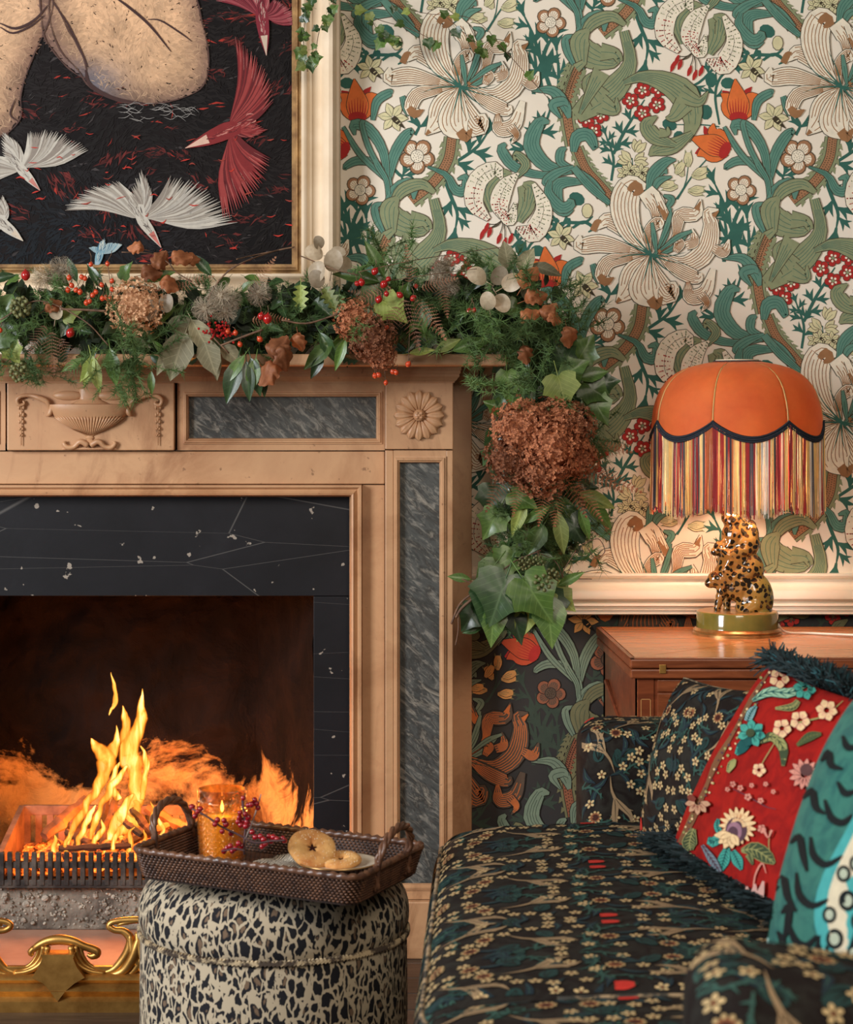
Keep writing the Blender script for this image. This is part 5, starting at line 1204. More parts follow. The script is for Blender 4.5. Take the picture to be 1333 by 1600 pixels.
mm = MB().grid(nap, 30, 30); mm.uv = [(i/30, j/30) for i in range(31) for j in range(31)]
tag(mm.build('paper_napkin', m, smooth='full'), 'crumpled black and cream striped napkin under the plate', 'napkin')
M_BIS = pm('baked_biscuit', lin(226,176,108), lin(178,112,54), 26, .85, kind='World', bmp=.7, bscale=160, bd=.001); M_JAM = pm('dark_jam', lin(54,20,16), None, 10, .15)
def biscuit(M, lab, nm='biscuit', rr_=.0375):
    o_ = thing(nm, M.translation, lab, 'biscuit', 'star biscuits on the plate')
    n = 50; vs = []; fs = []; inner = [(.0085 if k % 2 == 0 else .0038) for k in range(10)]
    def star(th):
        f = (th/(2*PI)*10) % 10; i = int(f); u = f-i; return inner[i]*(1-u)+inner[(i+1) % 10]*u
    prof = [(0, .0065), (.15, .0088), (.5, .0098), (.85, .0086), (.97, .006), (1, .003), (.95, 0), (0, 0)]
    for (a, z) in prof:
        for k in range(n):
            th = 2*PI*k/n; r0 = star(th); r_ = r0+(rr_*(1+.015*math.sin(th*3+1)+.012*math.sin(th*7))-r0)*a; vs.append(M @ Vector((r_*math.cos(th), r_*math.sin(th), z+(.0006*mn.noise(Vector((r_*math.cos(th)*200, r_*math.sin(th)*200, z*90)))))))
    m_ = MB().add(vs, [(i*n+k, i*n+(k+1) % n, ((i+1) % len(prof))*n+(k+1) % n, ((i+1) % len(prof))*n+k) for i in range(len(prof)) for k in range(n)]); m_.build('shortbread_ring', M_BIS, o_, smooth='full')
    MB().add([M @ Vector((.010*math.cos(2*PI*k/16), .010*math.sin(2*PI*k/16), .0045)) for k in range(16)], [tuple(range(16))]).build('jam_centre', M_JAM, o_)
    cr_ = MB(); rq = random.Random(3)
    for k in range(90):
        th = rq.uniform(0, 6.28); q = math.sqrt(rq.uniform(.15, .95))*rr_; p = M @ Vector((q*math.cos(th), q*math.sin(th), .0098-.003*(q/rr_)**4)); s_ = rq.uniform(.0005, .001); cr_.ball(p, s_, 4, 3)
    cr_.build('sugar_crystals', pm('sugar', lin(240,222,190), None, 20, .3), o_, kind='stuff')
b1 = Matrix.Translation(TM @ Vector((.048, .012, FZ+.036))) @ Matrix.Rotation(.5, 4, 'Z') @ Matrix.Rotation(math.radians(38), 4, 'X') @ Matrix.Rotation(math.radians(-8), 4, 'Y')
b2 = Matrix.Translation(TM @ Vector((.092, .024, FZ+.020))) @ Matrix.Rotation(-.3, 4, 'Z') @ Matrix.Rotation(math.radians(10), 4, 'X')
biscuit(b1, 'golden sugared biscuit with a star hole, propped up facing out'); biscuit(b2, 'golden biscuit lying flat behind the propped one', rr_=.031)
# berry sprig
M_BER = pm('glossy_red_berry', lin(168,24,34), lin(120,14,26), 30, .16, coat=.5); M_TWG = pm('purple_twig', lin(96,66,70), lin(62,42,44), 40, .7); M_SIL = pm('silver_stalk', lin(170,150,140), lin(120,104,96), 40, .4)
spg = thing('berry_sprig', W(383, 1310, 3.07), 'artificial twig of glossy crimson berries lying against the candle jar', 'berries')
bw = lambda x, y, D=3.09: W(x, y, D)
tw = [([(300,1264),(322,1275),(345,1291),(368,1302),(382,1309)], .0016), ([(382,1335),(382,1309),(384,1290),(380,1262),(379,1247)], .0018), ([(383,1312),(396,1280),(408,1241)], .0012), ([(382,1309),(400,1317),(425,1314),(446,1313)], .0014), ([(383,1330),(368,1326),(352,1329),(346,1330)], .0012)]
for k, (L, r_) in enumerate(tw): MB().tube([bw(x, y, 3.09-(0.02 if k == 4 else 0)+(.0 if k != 3 else -.02)) for x, y in L], r_, 6, res=16).build('twig', M_SIL if k == 2 else M_TWG, spg, smooth='full')
bm_ = MB().ball((0,0,0), 1, 12, 8).mesh('berry', M_BER, 'full'); rr = random.Random(2)
for x, y in ((300,1261),(309,1268),(305,1275),(313,1264),(340,1281),(350,1282),(336,1288),(353,1288),(361,1302),(347,1299),(380,1247),(398,1250),(393,1257),(401,1256),(375,1270),(383,1272),(388,1277),(374,1277),(380,1282),(386,1284),(376,1289),(384,1291),(390,1289),(372,1284),(394,1300),(399,1308),(407,1307),(412,1312),(420,1307),(427,1308),(424,1315),(433,1311),(445,1314),(442,1310),(415,1319),(410,1323),(350,1330),(360,1322),(368,1326),(373,1318),(363,1330),(378,1322),(355,1325),(388,1258),(403,1262)):
    inst(bm_, 'berry', spg, Matrix.Translation(bw(x, y, 3.085+rr.uniform(-.012, .012))) @ Matrix.Scale(rr.uniform(.0040, .0048), 4))
# ------------------------------------------------------------------ dark floral fabric print, in metres
FB_BG = lin(28,22,20); F_CRM = lin(196,170,124); F_CR2 = lin(176,150,106); F_RED = lin(186,52,44); F_TEAL = lin(36,60,58); F_TEA2 = lin(52,82,74); F_TAN = lin(150,126,96); F_NVY = lin(34,46,54); F_RUST = lin(132,82,54); F_GRN = lin(52,60,46)
def motif(kind):
    p = Print(); mm_ = .001
    if kind == 'blossom':
        for k in range(5):
            a = k*2*PI/5+.3; p.disc((math.cos(a)*4.6*mm_, math.sin(a)*4.6*mm_), 2.9*mm_, F_CRM, 0, 7, 2.1*mm_, a)
        p.disc((0, 0), 1.5*mm_, F_RUST, 1, 6)
    elif kind == 'bell':
        for x in (-4.5, 0, 4.5): p.ribbon([(x*.5*mm_, 9*mm_), (x*mm_, 0), (x*1.25*mm_, -10*mm_)], [3*mm_, 7*mm_, 4*mm_], F_RED, 0, 5)
        p.ribbon([(0, 8*mm_), (0, 12*mm_)], [6*mm_, 1*mm_], F_GRN, 1, 2)
    elif kind == 'scroll':
        for sg in (1, -1):
            p.ribbon([(0, 0), (14*mm_, 4*mm_*sg), (34*mm_, 13*mm_*sg), (50*mm_, 10*mm_*sg)], [3*mm_, 10*mm_, 8*mm_, .3*mm_], F_TAN, 0, 8)
            p.ribbon([(22*mm_, 8*mm_*sg), (30*mm_, 20*mm_*sg)], [6*mm_, .3*mm_], F_TAN, 0, 3)
            p.ribbon([(3*mm_, 1*mm_*sg), (16*mm_, 5*mm_*sg), (36*mm_, 13*mm_*sg)], [.8*mm_, 1.2*mm_, .4*mm_], FB_BG, 1, 6)
        p.ribbon([(2*mm_, 0), (-14*mm_, 0), (-34*mm_, 6*mm_)], [5*mm_, 3.4*mm_, .4*mm_], F_TAN, 0, 5)
    elif kind == 'leaf':
        p.disc((0, 0), 13*mm_, F_TEAL, 0, 12, 9*mm_); p.disc((9*mm_, 0), 8*mm_, F_TEAL, 0, 8, 6*mm_)
        for a in (-.5, 0, .5): p.ribbon([(-9*mm_, 0), (0, 9*mm_*a), (14*mm_, 12*mm_*a)], [1.2*mm_, 1*mm_, .3*mm_], FB_BG, 1, 3)
    elif kind == 'round':
        p.disc((0, 0), 8*mm_, F_RUST, 0, 12); p.disc((0, 0), 5*mm_, lin(64,34,28), 1, 10)
        for k in range(10): a = k*2*PI/10; p.disc((math.cos(a)*8.6*mm_, math.sin(a)*8.6*mm_), 2*mm_, F_CR2, 2, 6)
    elif kind == 'twig':
        p.ribbon([(-24*mm_, -4*mm_), (0, 3*mm_), (26*mm_, -5*mm_)], [2*mm_, 3*mm_, .5*mm_], F_TEA2, 0, 7)
        for k in range(5): p.ribbon([(-18*mm_+k*9*mm_, 0), (-12*mm_+k*9*mm_, (8 if k % 2 else -8)*mm_)], [4*mm_, .5*mm_], F_TEA2, 0, 3)
    elif kind == 'blade': 
        p.ribbon([(-18*mm_, 0), (0, 5*mm_), (20*mm_, -2*mm_)], [.5*mm_, 8*mm_, .5*mm_], F_NVY, 0, 7); p.ribbon([(-14*mm_, 0), (0, 5*mm_), (16*mm_, -1*mm_)], [.5*mm_, 1.2*mm_, .3*mm_], F_TEA2, 1, 5)
    return p
for k in ('blossom', 'bell', 'scroll', 'leaf', 'round', 'twig', 'blade'): pass
class Seq:  # remember print pieces of tiny size keep drawing order
    pass
MOT = {k: motif(k) for k in ('blossom', 'bell', 'scroll', 'leaf', 'round', 'twig', 'blade')}
def floral(mb, fmap, U, V, seed, sc_=1.0, dens=1.0, base=.0012):
    """mirror-repeated dark floral over the parameter rectangle U x V (metres)"""
    rq = random.Random(seed); tw, th_ = .13*sc_, .30*sc_; put_ = []
    def far(x, y, r): return all((x-a)**2+(y-b)**2 > ((r+c)*.92)**2 for a, b, c, *_ in put_)
    plan = [('scroll', .05, .10, .026, -1.2), ('scroll', .075, .24, .026, 1.0), ('bell', .016, .025, .013, 0), ('scroll', .035, .17, .02, 2.2), ('leaf', .025, .17, .013, 1.5), ('leaf', .10, .055, .013, .6)]
    for k, x, y, r, a in plan: put_.append((x*sc_, y*sc_, r*sc_, k, a))
    for k, r, n in (('round', .0105, int(5*dens)), ('blossom', .0078, int(34*dens)), ('blade', .011, 14), ('twig', .012, 12), ('leaf', .012, 4)):
        for _ in range(n*12):
            if n <= 0: break
            x, y = rq.uniform(.006*sc_, tw-.004*sc_), rq.uniform(0, th_)
            if far(x, y, r*sc_): put_.append((x, y, r*sc_, k, rq.uniform(0, 6.28))); n -= 1
    bgm = []
    for _ in range(34): bgm.append((rq.uniform(0, tw), rq.uniform(0, th_), rq.choice(['blade', 'twig', 'leaf', 'blade']), rq.uniform(0, 6.28)))
    nx = int((U[1]-U[0])/tw)+3; ny = int((V[1]-V[0])/th_)+2
    for lay, items in ((0, bgm), (1, [(a, b, k, an) for a, b, r, k, an in put_])):
        for i in range(-1, nx):
            for j in range(-1, ny):
                mir = 1 if i % 2 == 0 else -1
                for x, y, k, an in items:
                    cx = U[0]+i*tw+(x if mir > 0 else tw-x); cy = V[0]+j*th_+y+(.0 if i % 4 < 2 else 0)
                    m0 = 16*sc_*.001
                    if not (U[0]-m0 < cx < U[1]+m0 and V[0]-m0 < cy < V[1]+m0): continue
                    stamp(mb, MOT[k], fmap, (cx, cy), sc_, an if mir > 0 else PI-an if k != 'bell' else 0, 1, (U[0], U[1], V[0], V[1]), None, 8e-6, base+lay*.0003)
def fabric(name, c1, c2_, sheen=.0, rough=.85):
    m, t, bs, out = nt(name); v = coords(t, 'World'); a = noiz(t, v, 34, 5, .6, .8)
    t.links.new(ramp(t, a, [(.42, c1), (.60, c2_)]), bs.inputs['Base Color']); bs.inputs['Roughness'].default_value = rough; bs.inputs['Sheen Weight'].default_value = sheen; bs.inputs['Specular IOR Level'].default_value = .15
    bump(t, bs, noiz(t, v, 1000, 2), .35, .0006); return m
M_FAB = fabric('dark_floral_linen', lin(28,22,20), lin(40,38,34))
# ------------------------------------------------------------------ sofa
S0 = Vector((.150, -1.02, 0)); S1 = Vector((.088, -1.97, 0)); sdir = (S1-S0).normalized(); sacr = Vector((-sdir.y, sdir.x, 0))  # along (towards us), across (to the right/back)
if sacr.x < 0: sacr = -sacr
sofa = thing('sofa', S0+sdir*.8+sacr*.4, 'sofa upholstered in dark floral linen with long corded seat cushions', 'sofa')
def SP(l, a, z): return S0+sdir*l+sacr*a+Vector((0, 0, z))
def profile_len(P):
    L = [0]
    for a, b in zip(P, P[1:]): L.append(L[-1]+math.hypot(b[0]-a[0], b[1]-a[1]))
    return L
seatP = [tuple(q) for q in catmull([(.012,.285),(-.016,.300),(-.030,.345),(-.028,.395),(-.010,.432),(.020,.449),(.10,.462),(.28,.470),(.48,.462),(.66,.445)], 46)]
SL = profile_len(seatP)
def seatmap(l0, l1, rnd=.035):
    def f(u, v, h):
        v_ = min(max(v, 0), SL[-1]); i = min(max(int(np.searchsorted(SL, v_)-1), 0), len(SL)-2); t_ = (v_-SL[i])/(SL[i+1]-SL[i])
        a = seatP[i][0]+(seatP[i+1][0]-seatP[i][0])*t_; z = seatP[i][1]+(seatP[i+1][1]-seatP[i][1])*t_
        tx, tz = seatP[i+1][0]-seatP[i][0], seatP[i+1][1]-seatP[i][1]; l_ = math.hypot(tx, tz); n_ = (-tz/l_, tx/l_)
        e = min(u-l0, l1-u); k = 0
        if e < rnd: k = (1-math.sqrt(max(0, 1-((rnd-max(e,0))/rnd)**2)))
        s_ = -.022*k; wr = .0018*math.sin(u*21+a*9)*math.sin(a*13+2)
        return SP(u, a+n_[0]*(s_+h), z+n_[1]*(s_+h+wr)-.004*k)
    return f
for (l0, l1, sd) in ((.0, .952, 3), (.962, 1.30, 8)):
    fm = seatmap(l0, l1); m_ = MB()
    us = [l0+(l1-l0)*(.5-.5*math.cos(PI*i/60))*1 for i in range(61)]
    m_.grid(lambda u, v: fm(us[int(round(u*60))], v*SL[-1], 0), 60, 70)
    # end caps
    for ue in (l0, l1):
        ring = [fm(ue, SL[-1]*k/40, 0) for k in range(41)]+[SP(ue, .66, .30)]; m_.add(ring, [tuple(range(len(ring)))])
    o = m_.build('seat_cushion', M_FAB, sofa, smooth=True)
    pr = MB(); floral(pr, fm, (l0+.012, l1-.012), (.01, SL[-1]-.02), sd, 1.2, 1.0, .0010)
    pr.build('floral_print', M_CLOTH, o, kind='stuff')
    M_PIPE = pm('mottled_piping', lin(156,132,100), lin(46,44,38), 40, .8, kind='World', lo=.45, hi=.55)
    vi = SL[20]
    for v_ in (SL[19],):
        MB().tube([fm(l0+.004+(l1-l0-.008)*k/60, v_, .002) for k in range(61)], .0036, 6).build('piping', M_PIPE, o, smooth='full')
    MB().tube([fm(l0+.006, SL[-1]*k/50, .001) for k in range(19, 51)], .0032, 6).build('piping', M_PIPE, o, smooth='full')
    MB().tube([fm(l1-.006, SL[-1]*k/50, .001) for k in range(19, 51)], .0032, 6).build('piping', M_PIPE, o, smooth='full')
def bodymap(u, v, h): return SP(u, .018-h-.004*math.sin(PI*min(v/.25,1)), .035+v)
MB().grid(lambda u, v: bodymap(-.02+1.34*u, .25*v, 0), 20, 8).add([SP(-.02,.018,.035), SP(1.32,.018,.035), SP(1.32,.8,.035), SP(-.02,.8,.035), SP(-.02,.018,.285), SP(1.32,.018,.285), SP(1.32,.8,.285), SP(-.02,.8,.285)], [(0,3,2,1),(4,5,6,7),(1,2,6,5),(2,3,7,6),(0,4,7,3)]).build('base', M_FAB, sofa)
pr = MB(); floral(pr, bodymap, (-.02, 1.32), (0, .25), 21, 1.1, 1, .001); pr.build('floral_print', M_CLOTH, sofa, kind='stuff')
for l in (0.0, 1.28):
    for a in (.06, .76): MB().box(-.022, .022, -.022, .022, 0, .04, .004).xf(SP(l, a, 0)).build('foot', M_BODY, sofa) if hasattr(MB, 'xf') else tag(MB().lathe([(0,0),(.016,0),(.024,.036),(0,.036)], 12, tuple(SP(l, a, 0))).build('foot', M_BODY, sofa, smooth=True))
# arms: padded slab with rounded top; section in (l, z), run across
def arm(la, thick, zt_, a0, a1, nm, seed, zend=None, scf=1.0, rc=.045):
    zend = zt_ if zend is None else zend
    sec = [(la+thick, .10), (la+thick, zt_-rc)]
    for k in range(9): an = PI/2*k/8; sec.append((la+thick-rc+rc*math.cos(an), zt_-rc+rc*math.sin(an)))
    for k in range(9): an = PI/2+PI/2*k/8; sec.append((la+rc+rc*math.cos(an), zt_-rc+rc*math.sin(an)))
    sec.append((la, .10)); L = profile_len(sec)
    def f(u, v, h):   # u across, v along the section
        v_ = min(max(v, 0), L[-1]); i = min(max(int(np.searchsorted(L, v_)-1), 0), len(L)-2); t_ = (v_-L[i])/max(L[i+1]-L[i], 1e-9)
        p = [sec[i][k]+(sec[i+1][k]-sec[i][k])*t_ for k in (0, 1)]; d = (sec[i+1][0]-sec[i][0], sec[i+1][1]-sec[i][1]); l_ = math.hypot(*d) or 1; n_ = (d[1]/l_, -d[0]/l_)
        e = u-a0; k = 0
        if e < rc: k = 1-math.sqrt(max(0, 1-((rc-max(e, 0))/rc)**2))
        cx = (la+thick/2-p[0])*k*.75; cz = -k*rc*.8*(1 if p[1] > .3 else 0)*min(1, max(0, (p[1]-.3)/.2))
        dz = (zend-zt_)*((u-a0)/(a1-a0))**1.3*max(0, min(1, (p[1]-.2)/.3))
        return SP(p[0]+cx-n_[0]*h*-1*1, u, p[1]+cz+dz-n_[1]*h*-1)
    m_ = MB(); us = [a0+(a1-a0)*(i/40)**1.6 for i in range(41)]; vs = [L[-1]*j/70 for j in range(71)]
    m_.grid(lambda u, v: f(us[int(round(u*40))], vs[int(round(v*70))], 0), 40, 70)
    ring = [f(a0, v, 0) for v in vs]; m_.add(ring, [tuple(range(len(ring)))])
    o = m_.build(nm, M_FAB, sofa, smooth=True)
    pr = MB(); floral(pr, lambda u, v, h: f(u, v, h), (a0+.006, a1), (.0, L[-1]-.0), seed, scf, 1.15, .001); pr.build('floral_print', M_CLOTH, o, kind='stuff')
    return o
arm(-.20, .185, .607, .20, .86, 'arm', 31, scf=1.0)
arm(1.33, .20, .640, .232, .86, 'arm', 37, zend=.54, scf=1.3, rc=.055)
# back
MB().grid(lambda u, v: SP(-.2+1.7*u, .70+.045*math.sin(PI*v)*-1+.05*v, .2+.46*v+.0), 30, 20).grid(lambda u, v: SP(-.2+1.7*u, .86-.02*v, .1+.56*v), 10, 8).grid(lambda u, v: SP(-.2+1.7*u, .75+.09*v, .66+.02*math.sin(PI*v)), 30, 6).build('back', M_FAB, sofa, smooth=True)
pr = MB(); floral(pr, lambda u, v, h: SP(u, .70-.045*math.sin(PI*v/.465)+.05*v/.465-h, .2+.46*v/.465), (-.2, 1.5), (.24, .465), 52, 1.05, 1.0, .001)
floral(pr, lambda u, v, h: SP(u, .75+.09*v/.09, .66+.02*math.sin(PI*v/.09)+h), (-.2, 1.5), (0, .09), 53, 1.05, 1.0, .001); pr.build('floral_print', M_CLOTH, sofa, kind='stuff')
# ------------------------------------------------------------------ scatter cushions
def cushion_map(BL, BR, TR, TL_, puff, sgn=1):
    BL, BR, TR, TL_ = [Vector(p) for p in (BL, BR, TR, TL_)]
    nrm = ((TR-BL).cross(TL_-BR)).normalized()
    if nrm.x > 0: nrm = -nrm
    def f(u, v, h, side=1):
        uu, vv = 2*u-1, 2*v-1
        pin = .07  # sides curve inwards between the ears
        cu = u+(.5-u)*pin*(1-vv*vv)*abs(uu)*2*.5; cv = v+(.5-v)*pin*(1-uu*uu)*abs(vv)*2*.5
        p = (BL*(1-cu)+BR*cu)*(1-cv)+(TL_*(1-cu)+TR*cu)*cv
        th = puff*(max(0, 1-uu**2)*max(0, 1-vv**2))**.42*(1+.0*u)
        wr = .004*mn.noise(Vector((u*5, v*5, puff*90)))*(1-max(abs(uu), abs(vv)))*2
        return p+nrm*side*(th+wr+h)
    return f
def cushion(nm, corners, puff, mat, label, nn=44):
    f = cushion_map(*corners, puff); c = sum((Vector(p) for p in corners), Vector())/4; c.z = min(p[2] for p in corners)
    o = thing(nm, c, label, 'cushion')
    m_ = MB(); sp = lambda x: .5-.5*math.cos(PI*x)
    m_.grid(lambda u, v: f(sp(u), sp(v), 0, 1), nn, nn); m_.grid(lambda u, v: f(sp(u), sp(v), 0, -1), nn, nn)
    uvs = [(sp(i/nn), sp(j/nn)) for i in range(nn+1) for j in range(nn+1)]; m_.uv = uvs+uvs
    m_.build('cover', mat, o, smooth='full')
    return o, f
def seatz(p): return p
# black floral cushion
bc = (W(1003, 1325, 3.13), W(1185, 1372, 2.88), W(1226, 1082, 3.00), W(1070, 1060, 3.22))
o, f = cushion('floral_cushion', bc, .075, M_FAB, 'black floral cushion leaning on the far sofa arm, behind the red one')
bw_, bh_ = (bc[1]-bc[0]).length, (bc[3]-bc[0]).length
pr = MB(); floral(pr, lambda u, v, h: f(u/bw_, v/bh_, h), (0.006, bw_-.006), (.006, bh_-.006), 44, .98, 1.1, .0012); pr.build('floral_print', M_CLOTH, o, kind='stuff')
MB().tube([f(*p, 0) for p in [(k/20, 0) for k in range(20)]+[(1, k/20) for k in range(20)]+[(1-k/20, 1) for k in range(20)]+[(0, 1-k/20) for k in range(21)]], .0028, 6).build('piping', M_PIPE, o, smooth='full')
# red velvet cushion
M_RED = fabric('red_velvet', lin(156,26,20), lin(134,20,18), .0, .8)
rc_ = (W(1047, 1345, 3.02), W(1268, 1500, 2.52), W(1466, 1122, 2.56), W(1204, 1040, 3.00))
o, f = cushion('red_velvet_cushion', rc_, .070, M_RED, 'red velvet cushion printed with exotic flowers and edged in dark teal fringe', 60)
rw, rh = (rc_[1]-rc_[0]).length, (rc_[3]-rc_[0]).length
# place motifs by picture position: find parameters on the visible face
def solve(f, px, py, g=(.5, .5)):
    best = None; u, v = g
    tgt = np.array([px, py])
    def proj(u, v):
        p = f(u, v, 0); D = p.y+CAMD; return np.array([VX+p.x*FPX/D, VY-(p.z-CAMH)*FPX/D])
    for _ in range(30):
        r0 = proj(u, v)-tgt; e = 1e-3
        if abs(r0[0])+abs(r0[1]) < .3: break
        J = np.stack([(proj(u+e, v)-proj(u, v))/e, (proj(u, v+e)-proj(u, v))/e], 1)
        try: d = np.linalg.solve(J, -r0)
        except Exception: break
        d = np.clip(d, -.08, .08); u = min(max(u+d[0], .01), .99); v = min(max(v+d[1], .01), .99)
    return u, v
def onface(f, L, g=(.5, .5)):
    out = []
    for x, y in L:
        g = solve(f, x, y, g); out.append(g)
    return out
rq_ = random.Random(5); V_CR = lin(226,196,150); V_PK = lin(206,140,124); V_TL = lin(70,160,146); V_TD = lin(26,84,84); V_GR = lin(60,74,52); V_GL = lin(150,150,96); V_PU = lin(84,60,72)
class FP:
    """print drawn by picture position on one face, then carried onto the cloth as (u,v)"""
    def __init__(s, f, g=(.4,.5)): s.f = f; s.p = Print(); s.g = g
    def rib(s, L, wpx, col, lay, n=8): s.p.ribbon(L, wpx, col, lay, n)
    def dot(s, c, r, col, lay, n=9, ry=None): s.p.disc(c, r, col, lay, n, ry or r)
    def done(s):
        cache = {}; out = []
        for pts, col, h in s.p.done():
            q = []
            for x, y in pts:
                k = (round(x*2), round(y*2))
                if k not in cache:
                    g = s.g
                    near = cache.get('last'); g = near if near and abs(near[2]-x)+abs(near[3]-y) < 60 else s.g
                    a, b = solve(s.f, x, y, g[:2]); cache[k] = (a, b); cache['last'] = (a, b, x, y)
                q.append(cache[k])
            out.append((q, col, h))
        return out
def fp(f, *a): return FP(f)
g = fp(f); g.g = (.3, .4)
def flower(c, r, col, edge, n=8, lay=3):
    for k in range(n):
        a = k*2*PI/n+.2; p1 = (c[0]+math.cos(a)*r*.25, c[1]+math.sin(a)*r*.25); p2 = (c[0]+math.cos(a)*r*.7, c[1]+math.sin(a)*r*.7); p3 = (c[0]+math.cos(a)*r, c[1]+math.sin(a)*r)
        g.rib([p1, p2, p3], [r*.3, r*4.4/n, r*.1], edge, lay, 6); g.rib([p1, p2, p3], [r*.22, r*3.7/n, r*.05], col, lay, 6)
        if r > 9:
            for j in (-.25, 0, .25): b = a+j*4/n; g.rib([(c[0]+math.cos(b)*r*.3, c[1]+math.sin(b)*r*.3), (c[0]+math.cos(b)*r*.68, c[1]+math.sin(b)*r*.68)], [.9, .5], edge, lay, 1)
def sleaf(L, w_, a, b, lay=2):
    g.rib(L, [x+2 for x in w_], b, lay, 8); g.rib(L, w_, a, lay, 8); q = catmull([tuple(map(float, c)) for c in L], 8)
    for i in range(1, 8):
        d = q[i]-q[i-1]; l = math.hypot(*d) or 1; n_ = np.array((-d[1], d[0]))/l; w2 = float(np.interp(i/8, np.linspace(0, 1, len(w_)), w_))*.42
        for s_ in (-1, 1): g.rib([tuple(q[i-1]), tuple(q[i]+n_*s_*w2)], [1.6, .8], b, lay, 1)
    g.rib(L, [1.6]*len(L), b, lay, 8)
# big cream flower with purple eye and teal leaves
flower((1156,1292), 29, V_CR, lin(190,130,90), 17); g.dot((1154,1299), 17, V_PU, 3, 16, 20); g.dot((1151,1301), 12, lin(150,112,128), 3, 14, 15); g.dot((1149,1303), 8, V_PU, 3, 12, 10)
for a_, r_ in ((2.0,26),(2.5,24),(1.5,24),(1.0,22),(3.1,26)):
    e_ = (1146+math.cos(a_)*r_, 1306+math.sin(a_)*r_*.9); g.rib([(1146,1306), ((1146+e_[0])/2, (1306+e_[1])/2), e_], [5,15,3], lin(150,104,70), 3, 6); g.rib([(1146,1306), ((1146+e_[0])/2, (1306+e_[1])/2), e_], [4,13,2], V_CR, 3, 6)
sleaf([(1136,1315),(1124,1312),(1112,1318),(1110,1308)], [8,14,12,2], V_TL, V_TD); sleaf([(1138,1325),(1132,1345),(1128,1362)], [8,18,4], V_TL, V_TD); sleaf([(1146,1330),(1154,1346),(1160,1360)], [8,16,3], V_TL, V_TD)
sleaf([(1130,1308),(1122,1292),(1124,1280)], [8,9,3], V_TL, V_TD); sleaf([(1160,1330),(1180,1328),(1200,1340),(1212,1350)], [4,22,20,3], V_GR, V_GL); sleaf([(1172,1336),(1178,1352)], [12,2], V_GL, V_GR)
# patterned border down the near edge
g.rib([(1202,1052),(1176,1092),(1150,1140),(1122,1188),(1106,1226),(1086,1272),(1064,1318)], [3,8,5,10,6,12,9], lin(122,84,58), 1, 24)
for i in range(60):
    u = i/60; x = 1202-138*u+rq_.uniform(-7, 7); y = 1050+268*u**.97+rq_.uniform(-3, 3); g.dot((x-2*math.sin(u*3), y), rq_.uniform(1.2, 2.6), (V_CR, V_PU, V_GL)[i % 3], 2, 6)
# upper flowers
flower((1178,1148), 22, V_TL, V_TD, 7); g.dot((1178,1148), 7, V_GR, 4); sleaf([(1176,1150),(1162,1168),(1152,1180)], [12,16,4], V_TL, V_TD); sleaf([(1170,1128),(1176,1114),(1184,1104)], [10,12,3], lin(140,176,180), V_TD)
sleaf([(1190,1160),(1210,1152),(1226,1170),(1226,1198)], [6,14,14,4], V_GL, V_GR); flower((1190,1205), 11, V_CR, V_PK, 5); g.rib([(1192,1196),(1204,1176),(1214,1160)], [1.5,1.5,1], V_GL, 2)
flower((1254,1128), 16, V_CR, V_PK, 5); flower((1226,1140), 15, V_CR, V_PK, 5); flower((1296,1112), 17, V_CR, V_PK, 6); flower((1222,1062), 16, V_CR, V_PK, 5)
g.rib([(1210,1160),(1240,1134),(1290,1120),(1320,1096)], [2,2.4,2.4,1], V_GL, 2, 12)
sleaf([(1178,1096),(1204,1082),(1236,1084),(1262,1070)], [4,14,14,6], lin(150,190,160), V_TD); flower((1262,1078), 18, V_TL, V_TD, 6); sleaf([(1250,1096),(1240,1106),(1214,1108)], [6,10,2], V_GR, V_GL)
sleaf([(1248,1166),(1268,1152),(1286,1148)], [3,12,3], V_GR, lin(90,100,60)); 
flower((1262,1212), 24, V_PK, lin(110,60,60), 12); g.dot((1266,1206), 10, lin(90,60,60), 4, 10)
for x, y, r in ((1150,1228,5),(1162,1234,5),(1174,1248,6),(1142,1236,4),(1194,1254,5),(1202,1228,4),(1180,1230,4),(1214,1240,4),(1196,1298,7)): flower((x, y), r, V_PK, lin(130,60,50), 5)
g.rib([(1148,1234),(1172,1246),(1200,1262),(1216,1266)], [1,1.3,1.3,.7], V_PU, 2, 8)
flower((1096,1256), 20, lin(190,150,120), lin(120,60,50), 9); g.dot((1096,1256), 8, V_PU, 4)
g.rib([(1206,1300),(1204,1320),(1206,1334)], [1.5,1.5,1], V_GL, 2); g.rib([(1198,1296),(1206,1312),(1212,1300)], [6,2,4], V_PK, 3, 6)
sleaf([(1086,1296),(1080,1318),(1082,1330)], [6,22,6], V_GR, V_GL); sleaf([(1100,1322),(1116,1346),(1128,1364)], [4,12,6], lin(120,140,150), V_PU)
for k in range(4): g.rib([(1160+k*13,1388-abs(k-1)*4),(1166+k*9,1404),(1178+k*3,1420)], [3,13,6], lin(206,160,150), 3, 6)
g.rib([(1180,1386),(1184,1366),(1194,1350),(1200,1366)], [2,2.5,2.5,1], V_PK, 2, 8)
sleaf([(1140,1208),(1146,1196),(1152,1188)], [3,10,2], V_GR, V_GL); sleaf([(1084,1336),(1078,1344)], [8,3], V_CR, V_GL)
pr = MB(); stamp(pr, g, lambda a, b, h: f(a, b, h), (0, 0), 1, 0, 1, (.008, .992, .008, .992), None, 3e-6, .0013)
pr.build('exotic_flower_print', M_CLOTH, o, kind='stuff')
MF = [pm('teal_fringe_%d' % k, lin(*a), lin(*b), 60, .8, kind='World') for k, (a, b) in enumerate((((22,46,50), (12,24,28)), ((34,90,98), (16,40,46))))]
